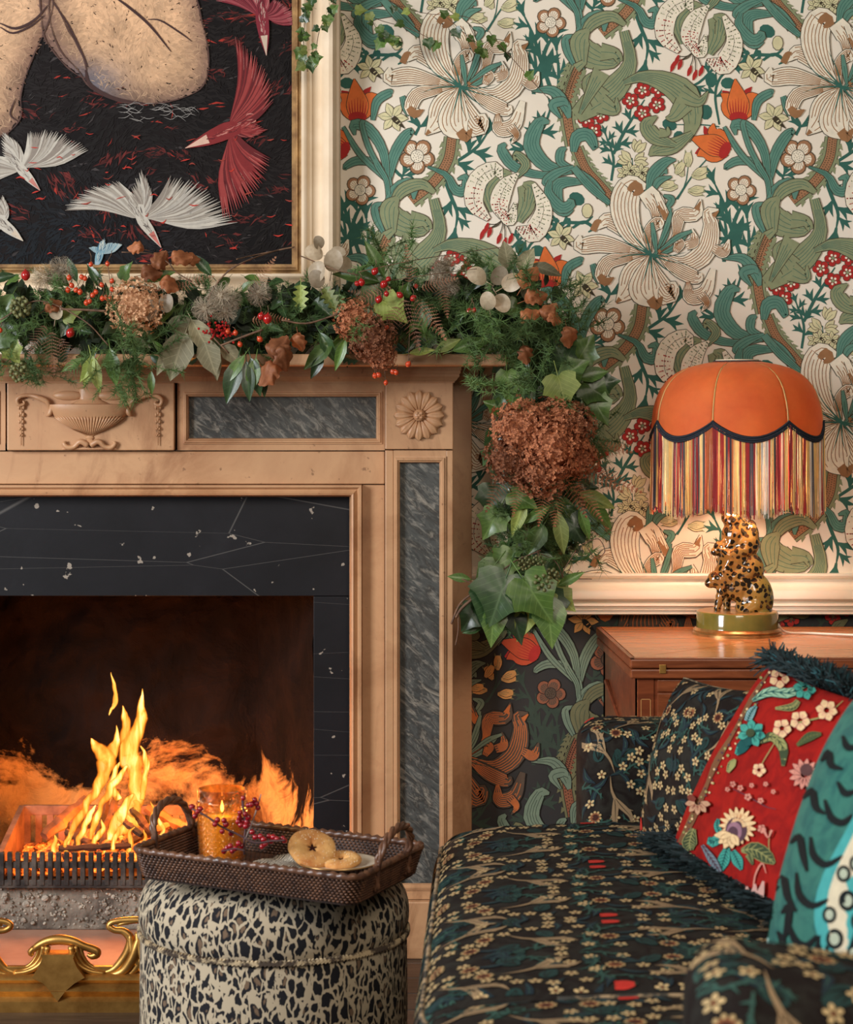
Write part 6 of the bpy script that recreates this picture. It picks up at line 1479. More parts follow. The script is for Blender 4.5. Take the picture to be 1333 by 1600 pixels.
def fringe(f, edges, o, n, L, seed, mats, r=.0011):
    rq = random.Random(seed); mbs = [MB() for _ in mats]
    for (u0, v0, u1, v1) in edges:
        for k in range(n):
            t_ = rq.random(); u, v = u0+(u1-u0)*t_, v0+(v1-v0)*t_; p = f(min(max(u, 0), 1), min(max(v, 0), 1), 0)
            c = f(.5, .5, -.0); c0 = (f(.5, .5, 0, 1)+f(.5, .5, 0, -1))/2; d = (p-c0).normalized()
            d = (d+Vector((rq.gauss(0, .45), rq.gauss(0, .45), rq.gauss(0, .35)))).normalized(); l = L*rq.uniform(.6, 1.15)
            e = p+d*l+Vector((0, 0, -l*.35*rq.random())); m_ = p+d*l*.55+Vector((0, 0, l*.1))
            mbs[0 if rq.random() < .85 else 1].tube([p-d*.003, m_, e], [r, r*1.1, r*.8], 3, cap=False)
    for mb_, mt in zip(mbs, mats): mb_.build('fringe', mt, o, kind='stuff')
fringe(f, [(0, 1, 1, 1)], o, 5200, .040, 5, MF); fringe(f, [(0, 0, 1, 0)], o, 3600, .050, 6, MF[:1]*2); fringe(f, [(0, 0, 0, .25)], o, 1300, .045, 8, MF[:1]*2); fringe(f, [(0, .2, 0, 1)], o, 300, .012, 7, MF)
fl = MB()
for k in range(4200):   # the fringe spilling out over the seat
    u = rq_.random(); p = f(u, 0, 0); p = p+Vector((rq_.uniform(-.006, .02), 0, 0)); p.z = max(p.z, .462)+rq_.uniform(0, .012)
    d = Vector((-rq_.uniform(.015, .055), rq_.gauss(0, .014), 0)); e = p+d; e.z = .478+rq_.uniform(-.004, .016); m1 = (p+e)/2+Vector((0, 0, .008))
    fl.tube([p, m1, e], [.0011, .0012, .0009], 3, cap=False)
fl.build('fringe', MF[0], o, kind='stuff')
# teal cushion
M_TLC = fabric('teal_velvet', lin(52,112,100), lin(36,92,88), .05, .8)
tc = (W(1204, 1548, 2.36), W(1420, 1750, 1.98), W(1640, 1085, 2.05), W(1350, 1080, 2.42))
o, f2 = cushion('teal_velvet_cushion', tc, .085, M_TLC, 'teal velvet cushion with black wavy stripes and a pale ringed patch', 50)
g = fp(f2); g.g = (.2, .5)
BK = lin(22,28,30)
for L in ([(1212,1392),(1225,1372),(1232,1402),(1245,1425)], [(1236,1318),(1250,1308),(1256,1336),(1262,1362)], [(1255,1248),(1270,1236),(1276,1262),(1290,1272)], [(1284,1190),(1296,1176),(1300,1196),(1318,1202)],
          [(1222,1428),(1234,1416),(1232,1448),(1226,1468)], [(1268,1308),(1272,1336),(1292,1352),(1318,1338)], [(1246,1364),(1250,1398),(1270,1416),(1296,1406)], [(1232,1440),(1244,1470),(1262,1478),(1278,1462)], [(1240,1494),(1256,1502),(1276,1488),(1282,1462)],
          [(1256,1520),(1276,1518),(1292,1500),(1294,1478)], [(1290,1250),(1300,1278),(1318,1286),(1333,1274)], [(1310,1222),(1322,1240),(1340,1236)], [(1216,1456),(1224,1470),(1222,1486)], [(1318,1150),(1326,1168),(1345,1166)], [(1204,1436),(1210,1420),(1214,1440)]):
    g.rib(L, [4]+[11]*(len(L)-2)+[4], BK, 3, 10)
g.rib([(1360,1250),(1345,1320),(1318,1400),(1312,1460),(1306,1510)], [20,60,80,70,10], lin(70,158,158), 1, 14); g.rib([(1372,1250),(1356,1320),(1332,1400),(1328,1460),(1312,1506)], [16,52,72,62,6], lin(206,196,170), 2, 14)
for x, y, r in ((1320,1366,9),(1298,1430,9),(1326,1408,11),(1306,1468,11),(1340,1350,9),(1345,1440,11),(1336,1490,9)):
    g.dot((x, y), r*1.25, BK, 4, 14, r*1.5); g.dot((x, y), r*.72, lin(170,180,160), 5, 12, r*.9)
g.rib([(1345,1440),(1325,1500),(1300,1535)], [6,7,4], BK, 4, 8); g.rib([(1380,1470),(1350,1500),(1330,1530)], [50,44,20], lin(170,36,30), 3, 8)
g.rib([(1204,1452),(1210,1500),(1240,1545)], [10,16,10], lin(150,190,184), 1, 8)
pr = MB(); stamp(pr, g, lambda a, b, h: f2(a, b, h), (0, 0), 1, 0, 1, (.005, .995, .005, .995), None, 3e-6, .0013)
ex = Print()
def pj(u, v):
    p = f2(u, v, 0); D = p.y+CAMD; return VX+p.x*FPX/D
for i in range(9):
    for j in range(11):
        u, v = .12+i*.10, .06+j*.085
        if pj(u, v) > 1350: ex.ribbon([(u-.035, v+.03), (u-.01, v-.01), (u+.02, v-.015), (u+.045, v+.03)] if i % 2 else [(u-.03, v+.02), (u-.01, v-.02), (u+.01, v+.015), (u+.035, v-.02)], [.006, .016, .016, .006], BK, 3, 8)
stamp(pr, ex, lambda a, b, h: f2(a, b, h), (0, 0), 1, 0, 1, (.02, .98, .02, .98), None, 3e-6, .0015)
pr.build('wavy_stripe_print', M_CLOTH, o, kind='stuff')
# ------------------------------------------------------------------ garland
def leafmat(name, a, b, rough=.4, coat=.0, trans=.25, vein=False, ns=4):
    m, t, bs, out = nt(name); oi = N(t, 'ShaderNodeObjectInfo'); v = coords(t, 'Object')
    base = ramp(t, noiz(t, v, ns, 4, .6), [(.3, a), (.7, b)])
    if vein:
        sx = N(t, 'ShaderNodeSeparateXYZ'); t.links.new(v, sx.inputs[0]); ab = N(t, 'ShaderNodeMath', operation='ABSOLUTE'); t.links.new(sx.outputs[0], ab.inputs[0])
        q = N(t, 'ShaderNodeMath', operation='MULTIPLY_ADD'); t.links.new(ab.outputs[0], q.inputs[0]); q.inputs[1].default_value = -.9; t.links.new(sx.outputs[1], q.inputs[2])
        q2 = N(t, 'ShaderNodeMath', operation='MULTIPLY'); t.links.new(q.outputs[0], q2.inputs[0]); q2.inputs[1].default_value = 6.5; pp_ = N(t, 'ShaderNodeMath', operation='PINGPONG'); t.links.new(q2.outputs[0], pp_.inputs[0]); pp_.inputs[1].default_value = .5
        mn2 = N(t, 'ShaderNodeMath', operation='MINIMUM'); t.links.new(pp_.outputs[0], mn2.inputs[0]); a4 = N(t, 'ShaderNodeMath', operation='MULTIPLY'); t.links.new(ab.outputs[0], a4.inputs[0]); a4.inputs[1].default_value = 2.6; t.links.new(a4.outputs[0], mn2.inputs[1])
        vc = tuple(min(1, c*1.7+.03) for c in b[:3])+(1,)
        base = mixc(t, ramp(t, mn2.outputs[0], [(.015, (.42,.42,.42,1)), (.07, (0,0,0,1))]), base, vc)
    hs = N(t, 'ShaderNodeHueSaturation'); mr = N(t, 'ShaderNodeMapRange'); t.links.new(oi.outputs['Random'], mr.inputs[0]); mr.inputs[3].default_value = .55; mr.inputs[4].default_value = 1.35
    t.links.new(mr.outputs[0], hs.inputs['Value']); t.links.new(base, hs.inputs['Color']); t.links.new(hs.outputs[0], bs.inputs['Base Color'])
    bs.inputs['Roughness'].default_value = rough; bs.inputs['Coat Weight'].default_value = coat; bs.inputs['Coat Roughness'].default_value = .25; bump(t, bs, noiz(t, v, 160, 2), .2, .0008)
    tl = N(t, 'ShaderNodeBsdfTranslucent'); t.links.new(hs.outputs[0], tl.inputs[0]); mx = N(t, 'ShaderNodeMixShader'); mx.inputs[0].default_value = trans
    t.links.new(bs.outputs[0], mx.inputs[1]); t.links.new(tl.outputs[0], mx.inputs[2]); t.links.new(mx.outputs[0], out.inputs[0]); return m
ML_DARK = leafmat('dark_ivy_leaf', lin(38,62,36), lin(56,84,44), .28, .35, .12, True); ML_MID = leafmat('mid_green_leaf', lin(66,96,44), lin(92,120,54), .32, .25, .2, True); ML_LIME = leafmat('lime_leaf', lin(122,138,64), lin(144,156,80), .45, 0, .2, True)
ML_GREY = leafmat('grey_green_leaf', lin(116,112,84), lin(140,134,104), .6, 0, .2, True); ML_BRN = leafmat('dried_brown_leaf', lin(150,88,54), lin(182,116,74), .6); ML_RUST = leafmat('hydrangea_rust', lin(104,54,34), lin(206,136,94), .8, 0, .25, False, 11)
ML_TAN = leafmat('hydrangea_tan', lin(150,98,62), lin(222,182,142), .8, 0, .25, False, 11); ML_FERN = leafmat('asparagus_fern', lin(84,116,66), lin(112,142,84), .6); ML_BRK = leafmat('bracken_copper', lin(142,96,70), lin(172,124,94), .7)
ML_HON = leafmat('honesty_disc', lin(214,198,172), lin(190,170,142), .3, 0, .4); ML_FLUF = leafmat('clematis_fluff', lin(206,192,168), lin(176,158,134), .9); ML_TWIG = pm('brown_twig', lin(122,90,66), lin(78,56,42), 60, .7)
ML_HIP = pm('orange_hip', lin(206,80,40), lin(176,50,28), 30, .2, coat=.3); ML_HIPR = pm('red_hip', lin(178,34,30), lin(140,22,24), 30, .2, coat=.3); ML_GB = pm('green_ivy_berry', lin(120,120,74), lin(84,88,52), 40, .5)
def leaf_mesh(nm, outline, mat, cup=.25, bend=.25, n=10, serr=0):
    """outline: half-widths along the length 0..1; base at the origin, tip at +Y"""
    m_ = MB(); vs = []
    for i in range(n+1):
        y = i/n; w_ = float(np.interp(y, [a for a, _ in outline], [b for _, b in outline]))*(1+(serr*(1 if i % 2 else -1)))
        for s_ in (-1, -.5, 0, .5, 1): vs.append((w_*s_, y, -bend*y*y+cup*w_*abs(s_)-(.012 if s_ == 0 else 0)))
    m_.add(vs, [(i*5+k, i*5+k+1, (i+1)*5+k+1, (i+1)*5+k) for i in range(n) for k in range(4)])
    m_.tube([(0, -.28, .03), (0, 0, 0), (0, .5, -bend*.25-.012)], [.012, .014, .004], 4)
    return m_.mesh(nm, mat, 'full')
def ivy_mesh(nm, mat, rot=0, k5=True):
    pts = [(0,0),(.14,-.11),(.34,-.08),(.50,.04),(.46,.20),(.58,.44),(.42,.50),(.24,.66),(.10,.86),(0,1.0),(-.12,.84),(-.26,.64),(-.44,.50),(-.56,.40),(-.46,.20),(-.50,.02),(-.32,-.10),(-.14,-.11)]
    if not k5: pts = [(0,0),(.18,-.08),(.34,.06),(.40,.30),(.26,.55),(.12,.8),(0,1.0),(-.12,.8),(-.28,.55),(-.40,.28),(-.32,.04),(-.16,-.09)]
    c = (0, .32); vs = [(c[0], c[1], -.02)]
    for f_ in (.5, 1):
        for x, y in pts: 
            X_, Y_ = c[0]+(x-c[0])*f_, c[1]+(y-c[1])*f_; vs.append((X_, Y_, .18*abs(X_)-.22*Y_*Y_+.04*math.sin(X_*9+Y_*7)))
    n = len(pts); fs = [(0, 1+k, 1+(k+1) % n) for k in range(n)]+[(1+k, 1+n+k, 1+n+(k+1) % n, 1+(k+1) % n) for k in range(n)]
    m_ = MB().add(vs, fs); m_.tube([(0, -.45, .1), (0, -.1, .02), (0, .1, 0)], [.014, .014, .008], 4); return m_.mesh(nm, mat, 'full')
LAU = [(0,.02),(.15,.12),(.4,.2),(.65,.17),(.85,.08),(1,.0)]; BROAD = [(0,.03),(.12,.2),(.4,.32),(.7,.24),(.9,.08),(1,.0)]; HOLLY = [(0,.03),(.1,.26),(.2,.1),(.32,.34),(.44,.13),(.56,.34),(.68,.12),(.8,.24),(.9,.07),(1,0)]
LM = {}
for nm, o_, n_ in (('laurel', LAU, 10), ('broad', BROAD, 10)):
    for mn_, mt in (('dark', ML_DARK), ('mid', ML_MID), ('lime', ML_LIME), ('grey', ML_GREY)): LM[nm, mn_] = leaf_mesh('leaf', o_, mt, .3, .3, n_)
for mn_, mt in (('dark', ML_DARK), ('mid', ML_MID), ('lime', ML_LIME)): LM['ivy', mn_] = ivy_mesh('leaf', mt); LM['ivy3', mn_] = ivy_mesh('leaf', mt, 0, False); LM['holly', mn_] = leaf_mesh('leaf', HOLLY, mt, .5, .1, 20)
def curl():
    m_ = MB(); m_.grid(lambda u, v: ((.40*math.sin(PI*min(.97, u+.03))**.8*(1+.18*math.sin(u*23))+.02)*math.sin((v-.5)*2.6), u, (.30*math.cos((v-.5)*3.6)+.07*math.sin(v*17+u*9))*math.sin(PI*u)+.22*math.sin(u*5)), 16, 12); m_.tube([(0,-.35,0),(0,0,0)], .015, 4); return m_.mesh('dried_leaf', ML_BRN, 'full')
LM['curl'] = curl()
rq = random.Random(21)
def fern_clump(mat, n=170, L=.05, nm='fern_spray', needle=.006):
    """feathery spray: wiry stems with whorls of needles; radius about 1 unit = L"""
    m_ = MB(); r_ = random.Random(3)
    for k in range(9):
        d = Vector((r_.gauss(0, 1), r_.gauss(0, 1), r_.gauss(0, 1))).normalized(); b = Vector((0,0,0)); P = [b]
        for i in range(5): d = (d+Vector((r_.gauss(0, .25), r_.gauss(0, .25), r_.gauss(0, .25)-.05))).normalized(); b = b+d*L*.24; P.append(b)
        m_.tube(P, .00035, 3, cap=False)
        for i in range(n//9):
            j = r_.randrange(1, 5); p = P[j].lerp(P[j+1], r_.random())
            q = Vector((r_.gauss(0, 1), r_.gauss(0, 1), r_.gauss(0, 1))).normalized(); e = p+(q+d*.5).normalized()*needle*r_.uniform(.6, 1.4)*1.6; s_ = q.orthogonal().normalized()*.00062
            m_.add([p-s_, p+s_, e], [(0, 1, 2)]); s2 = s_.cross(q).normalized()*.00062; m_.add([p-s2, p+s2, e], [(0, 1, 2)])
    return m_.mesh(nm, mat, False)
FERN = fern_clump(ML_FERN, 560, .062, needle=.0092)
def frond(mat):
    m_ = MB()
    for i in range(13):
        y = i/13; w_ = .34*(1-y)*(.35+min(1, y*5)*.65)
        m_.tube([(0, y, -.2*y*y), (0, y+.045, -.2*(y+.045)**2)], .007, 4, cap=False)
        for s_ in (-1, 1):
            tip = Vector((s_*w_, y+w_*.45, -.2*y*y-.10*w_)); b = Vector((0, y, -.2*y*y)); m_.tube([b, tip], [.006, .002], 3, cap=False)
            for j in range(1, 6):
                c = b.lerp(tip, j/6); l = .030*(1-j/7)
                for t_ in (-1, 1):
                    e = c+Vector((s_*l*.4, t_*l, 0)); q = Vector((s_*.0075, 0, .003)); m_.add([c-q, c+q, e+q*.5, e-q*.4], [(0,1,2,3)])
    return m_.mesh('bracken_frond', mat, False)
BRK = frond(ML_BRK); BRKR = frond(ML_RUST)
def hydr(mat, n=150, seed=1, nm='hydrangea_head'):
    m_ = MB(); r_ = random.Random(seed)
    for k in range(n):
        z = 1-2*(k+.5)/n; a = k*2.39996; q = math.sqrt(1-z*z); d = Vector((q*math.cos(a), q*math.sin(a), z)); p = d*(r_.uniform(.72, 1.08)+.16*mn.noise(d*2.3+Vector((seed,0,0))))
        t1 = d.orthogonal().normalized(); t2 = d.cross(t1); ro = r_.uniform(0, 1.5); s_ = r_.uniform(.085, .14); d = (d+Vector((r_.gauss(0,.45), r_.gauss(0,.45), r_.gauss(0,.45)))).normalized(); t1 = d.orthogonal().normalized(); t2 = d.cross(t1)
        for j in range(4):
            an = ro+j*PI/2; e = t1*math.cos(an)+t2*math.sin(an); f_ = e.cross(d)
            m_.add([p, p+e*s_*.6+f_*s_*.42+d*s_*.25, p+e*s_*1.1+d*s_*r_.uniform(.1, .5), p+e*s_*.6-f_*s_*.42+d*s_*.25], [(0,1,2,3)])
    m_.ball((0,0,0), .62, 10, 8); return m_.mesh(nm, mat, False)
HY = {('rust', k): hydr(ML_RUST, 420, k) for k in (1, 2)}; HY['tan', 1] = hydr(ML_TAN, 380, 3)
def fluff():
    m_ = MB(); r_ = random.Random(6)
    for k in range(240):
        d = Vector((r_.gauss(0, 1), r_.gauss(0, 1), r_.gauss(0, 1))).normalized(); s_ = d.orthogonal().normalized().cross(d)
        a = Matrix.Rotation(r_.uniform(0, 6.3), 3, d); s_ = a @ s_; p1 = d*.6+s_*.2; p2 = d*1.0+s_*.55; p3 = d*.95+s_*.9
        m_.tube([d*.15, p1, p2, p3], [.02, .014, .012, .006], 3, cap=False)
    m_.ball((0,0,0), .35, 8, 6); return m_.mesh('clematis_seedhead', ML_FLUF, False)
FLU = fluff()
HIP = {}
for k_, mt in (('o', ML_HIP), ('r', ML_HIPR)):
    HIP[k_] = MB().lathe([(0,-1.1),(.35,-1.0),(.8,-.55),(.95,0),(.8,.55),(.4,.9),(.16,1.02),(.2,1.2),(.05,1.15),(0,1.1)], 12).mesh('rosehip', mt, 'full')
GB = MB(); 
for k in range(26):
    z = 1-2*(k+.5)/26; a = k*2.39996; q = math.sqrt(1-z*z); GB.ball((q*math.cos(a), q*math.sin(a), z), .24, 7, 5)
    GB.tube([(0,0,0), (q*math.cos(a), q*math.sin(a), z)], .04, 3, cap=False)
GBM = GB.mesh('ivy_berry_cluster', ML_GB, 'full')
HONM = MB(); HONM.grid(lambda u, v: (.42*math.cos(2*PI*u)*v, .5+.5*math.sin(2*PI*u)*v, .10*math.sin(2*PI*u*2+1)*v*v), 20, 3); HONM.tube([(0,-.4,0),(0,0,0)], .02, 4); HON = HONM.mesh('honesty_disc', ML_HON, 'full')
gar = thing('garland', W(420, 553, 4.05), 'foliage garland of ivy, fern, hips and dried hydrangea draped along and down the mantelpiece', 'garland')
VW = Vector((0, -1, 0))
def gpt(px, py, D, jit=0): return W(px+rq.uniform(-jit, jit), py+rq.uniform(-jit, jit), D)
# volume of the garland in picture terms: centre line with half height (px) and depth
PATH = [(-90,500,78),(60,500,78),(220,505,72),(420,500,68),(560,490,70),(700,480,72),(800,478,74),(845,530,66),(866,610,66),(850,690,80),(850,770,76),(838,850,62),(812,930,66),(806,960,50)]
def along(t_):
    q = t_*(len(PATH)-1); i = min(int(q), len(PATH)-2); u = q-i
    return [PATH[i][k]*(1-u)+PATH[i+1][k]*u for k in range(3)]
def onvol(t_, rmin=.35, rmax=1.0, back=False):
    x, y, h = along(t_); i = min(int(t_*(len(PATH)-1)), len(PATH)-2); dx, dy = PATH[i+1][0]-PATH[i][0], PATH[i+1][1]-PATH[i][1]; l = math.hypot(dx, dy); nx, ny = -dy/l, dx/l
    a = rq.uniform(-PI, PI) if back else rq.uniform(-1.75, 1.75); r_ = rq.uniform(rmin, rmax)
    off = math.sin(a)*h*r_; dep = -math.cos(a)*.085*r_; D0 = 4.075 if t_ < .5 else 4.12
    D = min(D0+dep, 4.235); px, py = x+nx*off, y+ny*off
    if t_ < .5 and py > 553 and D > 4.03: D = 4.02-rq.random()*.02
    nrm = Vector((nx*math.sin(a), -math.cos(a)*.9-.15, -ny*math.sin(a))).normalized()
    return W(px, py, D), nrm, (px, py)
# dark understory so nothing shows through
for k in range(290):
    t_ = rq.random()*.98+.01 if k % 4 else rq.uniform(.5, .99); p, nrm, _ = onvol(t_, .0, .72, True)
    if p.y > -.045: p.y = -.045
    M = Matrix.Translation(p) @ Matrix.Rotation(rq.uniform(0, 6.3), 4, (rq.gauss(0,1), rq.gauss(0,1), rq.gauss(0,1)+.01)) @ Matrix.Scale(rq.uniform(.6, .95), 4)
    inst(FERN, 'fern_spray', gar, M)
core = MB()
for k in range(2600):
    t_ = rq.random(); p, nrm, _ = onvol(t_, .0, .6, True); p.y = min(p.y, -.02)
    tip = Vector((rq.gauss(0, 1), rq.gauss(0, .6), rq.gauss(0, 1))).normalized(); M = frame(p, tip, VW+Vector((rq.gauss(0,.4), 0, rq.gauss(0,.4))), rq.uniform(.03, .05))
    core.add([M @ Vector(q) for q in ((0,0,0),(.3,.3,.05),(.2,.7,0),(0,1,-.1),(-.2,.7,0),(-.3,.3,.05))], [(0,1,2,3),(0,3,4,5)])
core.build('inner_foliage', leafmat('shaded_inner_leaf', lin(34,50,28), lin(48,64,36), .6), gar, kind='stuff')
def addleaf(key, p, tip, nrm, s_, nm='leaf'): inst(LM[key], nm, gar, frame(p, tip, nrm, (s_*rq.uniform(.85,1.1), s_, s_*rq.uniform(.6,1.4))))
# loose leaves all over
kinds = [('ivy','dark'),('ivy3','dark'),('broad','dark'),('laurel','mid'),('ivy','mid'),('laurel','dark'),('holly','dark'),('broad','mid'),('laurel','dark'),('ivy3','dark'),('laurel','grey')]
for k in range(185):
    t_ = (k+rq.random())/185; p, nrm, pp_ = onvol(t_, .8, 1.05); s_ = rq.uniform(.028, .045)
    tip = Vector((rq.gauss(0, .7), -.35, rq.gauss(-.35 if t_ < .55 else -.8, .5))); addleaf(rq.choice(kinds), p, tip, nrm+Vector((0, -.5, .3)), s_)
def L_(key, x, y, D, ang, s_px, tilt=0, nx=0):
    """leaf with base at (x,y), pointing at picture angle (deg, 0 = right, 90 = up), s_px long"""
    a = math.radians(ang); addleaf(key, W(x, y, D), (math.cos(a), -.25+tilt, math.sin(a)), (nx, -1, .25), s_px*D/FPX)
for a in (  # the leaves that read singly
    (('broad','mid'),600,430,3.99,-120,72), (('laurel','mid'),600,430,3.98,118,62), (('laurel','mid'),592,440,3.98,165,70), (('ivy','lime'),598,470,3.97,-40,52), (('ivy','mid'),585,480,3.97,-80,40),
    (('laurel','lime'),152,560,3.97,-130,45), (('laurel','lime'),146,556,3.97,-110,48), (('laurel','lime'),142,555,3.97,-75,60), (('laurel','mid'),130,560,3.97,-150,40), (('laurel','mid'),172,545,3.97,-80,58), (('laurel','mid'),236,580,3.97,-88,36),
    (('laurel','dark'),372,560,3.96,-105,72), (('laurel','dark'),385,565,3.96,-85,62), (('laurel','dark'),392,560,3.96,-75,60), (('laurel','mid'),400,560,3.96,-100,55), (('laurel','mid'),382,555,3.96,-125,55), (('laurel','dark'),412,580,3.97,-88,40),
    (('broad','grey'),290,520,3.96,-110,75), (('broad','grey'),318,530,3.96,-70,60), (('broad','grey'),300,500,3.96,-60,60), (('laurel','grey'),270,540,3.97,-120,52), (('laurel','grey'),335,545,3.97,-85,48), (('broad','grey'),262,505,3.97,-10,55), (('broad','grey'),346,540,3.97,-40,42),
    (('laurel','dark'),24,430,3.98,190,48), (('broad','mid'),20,460,3.97,-120,52), (('ivy','lime'),14,540,3.97,-60,34), (('ivy','mid'),10,520,3.97,-130,40), (('broad','dark'),12,500,3.98,-95,54), (('ivy','lime'),100,495,3.98,20,30),
    (('laurel','dark'),330,430,4.0,130,44), (('laurel','dark'),308,450,3.98,170,52), (('laurel','mid'),225,440,3.98,20,52), (('laurel','dark'),120,440,4.0,110,40), (('laurel','dark'),160,450,4.0,120,44), (('laurel','dark'),200,460,4.0,70,30),
    (('laurel','dark'),505,555,3.97,-120,40), (('laurel','mid'),520,535,3.97,-140,60), (('laurel','mid'),540,530,3.97,-110,50), (('laurel','dark'),500,520,3.97,-60,50), (('holly','lime'),470,445,3.98,-90,44), (('holly','lime'),506,450,3.98,-60,40), (('holly','mid'),530,460,3.98,-100,40), (('holly','dark'),490,470,3.98,-40,40),
    (('laurel','mid'),640,520,3.99,60,44), (('laurel','mid'),664,522,3.99,110,52), (('broad','dark'),660,515,3.99,90,46), (('laurel','mid'),708,548,3.96,20,60), (('laurel','lime'),680,550,3.97,30,44), (('laurel','mid'),765,548,3.97,170,30), (('laurel','lime'),640,552,3.98,10,40),
    (('broad','grey'),795,420,4.0,100,44), (('broad','grey'),812,424,4.0,60,42), (('broad','grey'),800,436,4.0,10,40), (('laurel','grey'),830,414,4.0,-15,50), (('broad','grey'),818,440,4.0,-80,32), (('laurel','dark'),740,452,4.0,60,44), (('broad','dark'),795,455,3.99,80,44),
    (('ivy','mid'),872,590,3.96,30,56), (('ivy','lime'),872,588,3.94,-75,56), (('ivy','dark'),880,570,3.96,110,50), (('broad','mid'),905,590,3.97,15,46), (('ivy','mid'),912,600,3.97,-30,52), (('ivy','mid'),925,620,3.97,-60,52), (('ivy','dark'),900,640,3.98,-100,52), (('ivy','mid'),905,560,3.98,60,44), (('ivy','dark'),935,600,3.99,10,36),
    (('ivy3','mid'),792,580,3.97,-85,54), (('ivy3','dark'),786,610,3.98,-100,34), (('ivy','mid'),782,640,3.98,150,30), (('broad','dark'),782,660,3.97,-110,60), (('ivy','dark'),770,760,3.98,-95,52), (('ivy','mid'),778,800,3.97,-120,50), (('ivy3','dark'),778,780,3.98,-60,46),
    (('laurel','lime'),872,800,3.95,-82,66), (('laurel','lime'),820,780,3.96,-110,60), (('laurel','mid'),860,790,3.96,-150,52), (('broad','mid'),850,820,3.96,-120,52), (('laurel','lime'),905,770,3.97,-20,60), (('laurel','mid'),915,780,3.97,-45,60), (('laurel','mid'),905,795,3.97,-70,50), (('ivy','mid'),800,770,3.96,-30,48), (('ivy','dark'),890,810,3.98,-60,48),
    (('ivy','mid'),818,905,3.93,-55,82), (('ivy','dark'),792,900,3.94,-110,84), (('ivy3','dark'),766,910,3.95,-100,72), (('ivy3','mid'),775,880,3.95,-130,54), (('ivy','dark'),850,930,3.95,-70,62), (('ivy3','mid'),856,940,3.94,-85,74), (('ivy','lime'),865,925,3.95,-40,46), (('laurel','mid'),872,915,3.95,30,46),
    (('ivy3','dark'),750,930,3.97,-80,52), (('ivy','dark'),745,950,3.97,-125,44), (('ivy3','mid'),772,950,3.95,-95,62), (('ivy3','dark'),800,950,3.96,-75,60), (('laurel','mid'),735,905,3.98,170,36), (('ivy3','lime'),824,955,3.96,-110,50), (('ivy','mid'),800,870,3.96,-150,46), (('ivy3','dark'),835,880,3.97,-20,60), (('laurel','dark'),752,982,3.98,190,30)):
    L_(*a)
for x, y, s_, k_, D in ((70,500,1.25,1,3.99),(40,560,1.1,2,3.97),(30,520,1.2,1,3.97),(190,545,1.6,1,3.95),(215,560,1.4,2,3.95),(235,530,1.4,3,3.96),(170,570,1.0,1,3.96),(620,420,1.4,2,4.0),(600,405,1.1,1,4.0),(740,500,1.5,1,3.98),(760,480,1.4,2,3.98),(720,520,1.3,3,3.98),(800,520,1.5,1,3.95),(830,560,1.6,2,3.94),(810,600,1.4,3,3.95),(850,480,1.4,1,3.96),(870,510,1.5,2,3.96),(880,545,1.3,3,3.96),(890,490,1.1,1,3.97),(840,590,1.3,1,3.95),(800,840,1.2,1,3.97),(830,830,1.2,2,3.97),(880,700,1.2,1,3.97),(920,680,1.1,2,3.98),(910,840,1.2,1,4.0),(880,870,1.1,2,3.99),(180,600,.8,1,3.96),(70,580,1.0,2,3.97),(130,480,1.2,3,3.98),(450,500,1.1,1,3.98),(540,500,1.2,2,3.98),(780,440,1.2,1,4.0),(10,570,1.1,2,3.97),(320,470,1.0,1,4.0),(690,470,1.1,2,3.98)):
    inst(FERN, 'fern_spray', gar, Matrix.Translation(W(x, y, D)) @ Matrix.Rotation(k_*1.3+x*.1, 4, (1, .4*k_, .6)) @ Matrix.Scale(s_, 4))
def br_(m_, x, y, D, ang, lp_, lab=None): a = math.radians(ang); inst(m_, 'bracken_frond', gar, frame(W(x, y, D), (math.cos(a), -.3, math.sin(a)), (0, -1, .5), lp_*D/FPX))
for a in ((630,470,3.96,-70,85),(650,470,3.97,-50,80),(620,480,3.96,-110,70),(640,440,3.98,95,60),(610,450,3.97,200,70),(600,470,3.97,160,60),(660,450,3.97,20,60),(80,520,3.96,-85,70),(95,530,3.96,-70,60),(70,510,3.97,-120,60),(270,450,3.98,20,70),(300,440,3.98,190,60),(400,450,4.0,60,60),(690,440,3.98,-80,60),(395,500,3.97,5,60)): br_(BRK, *a)
for a in ((790,740,3.95,-120,70),(810,750,3.95,-100,60),(880,740,3.95,-60,80),(900,720,3.96,-30,90),(910,700,3.97,0,80),(920,740,3.97,-15,90),(870,770,3.95,-95,60),(900,760,3.96,-50,70),(930,710,3.98,20,60),(850,765,3.95,-100,60)): br_(BRKR, *a)
for x, y, D, s_, k_ in ((212,480,3.97,48,('tan',1)),(582,530,3.95,40,('rust',1)),(556,500,3.97,36,('rust',2)),(596,556,3.95,24,('rust',2)),(815,672,3.93,52,('rust',1)),(860,700,3.92,56,('rust',2)),(800,715,3.94,44,('rust',2)),(846,735,3.93,48,('rust',1)),(895,665,3.95,38,('rust',1)),(870,655,3.95,40,('rust',2)),(905,715,3.95,34,('rust',2))):
    inst(HY[k_], 'hydrangea_head', gar, Matrix.Translation(W(x, y, D)) @ Matrix.Rotation(x, 4, (1,1,.4)) @ Matrix.Scale(s_*.92*D/FPX, 4))
for x, y, s_, D in ((345,462,19,3.95),(320,482,17,3.95),(352,486,16,3.96),(362,470,14,3.96),(404,458,17,3.98),(70,434,18,4.0),(96,422,18,4.0),(690,432,17,3.98),(702,446,14,3.98),(688,416,14,3.98),(700,412,12,3.99)): inst(FLU, 'clematis_seedhead', gar, Matrix.Translation(W(x, y, D)) @ Matrix.Rotation(x, 4, (1,0,1)) @ Matrix.Scale(s_*D/FPX, 4))
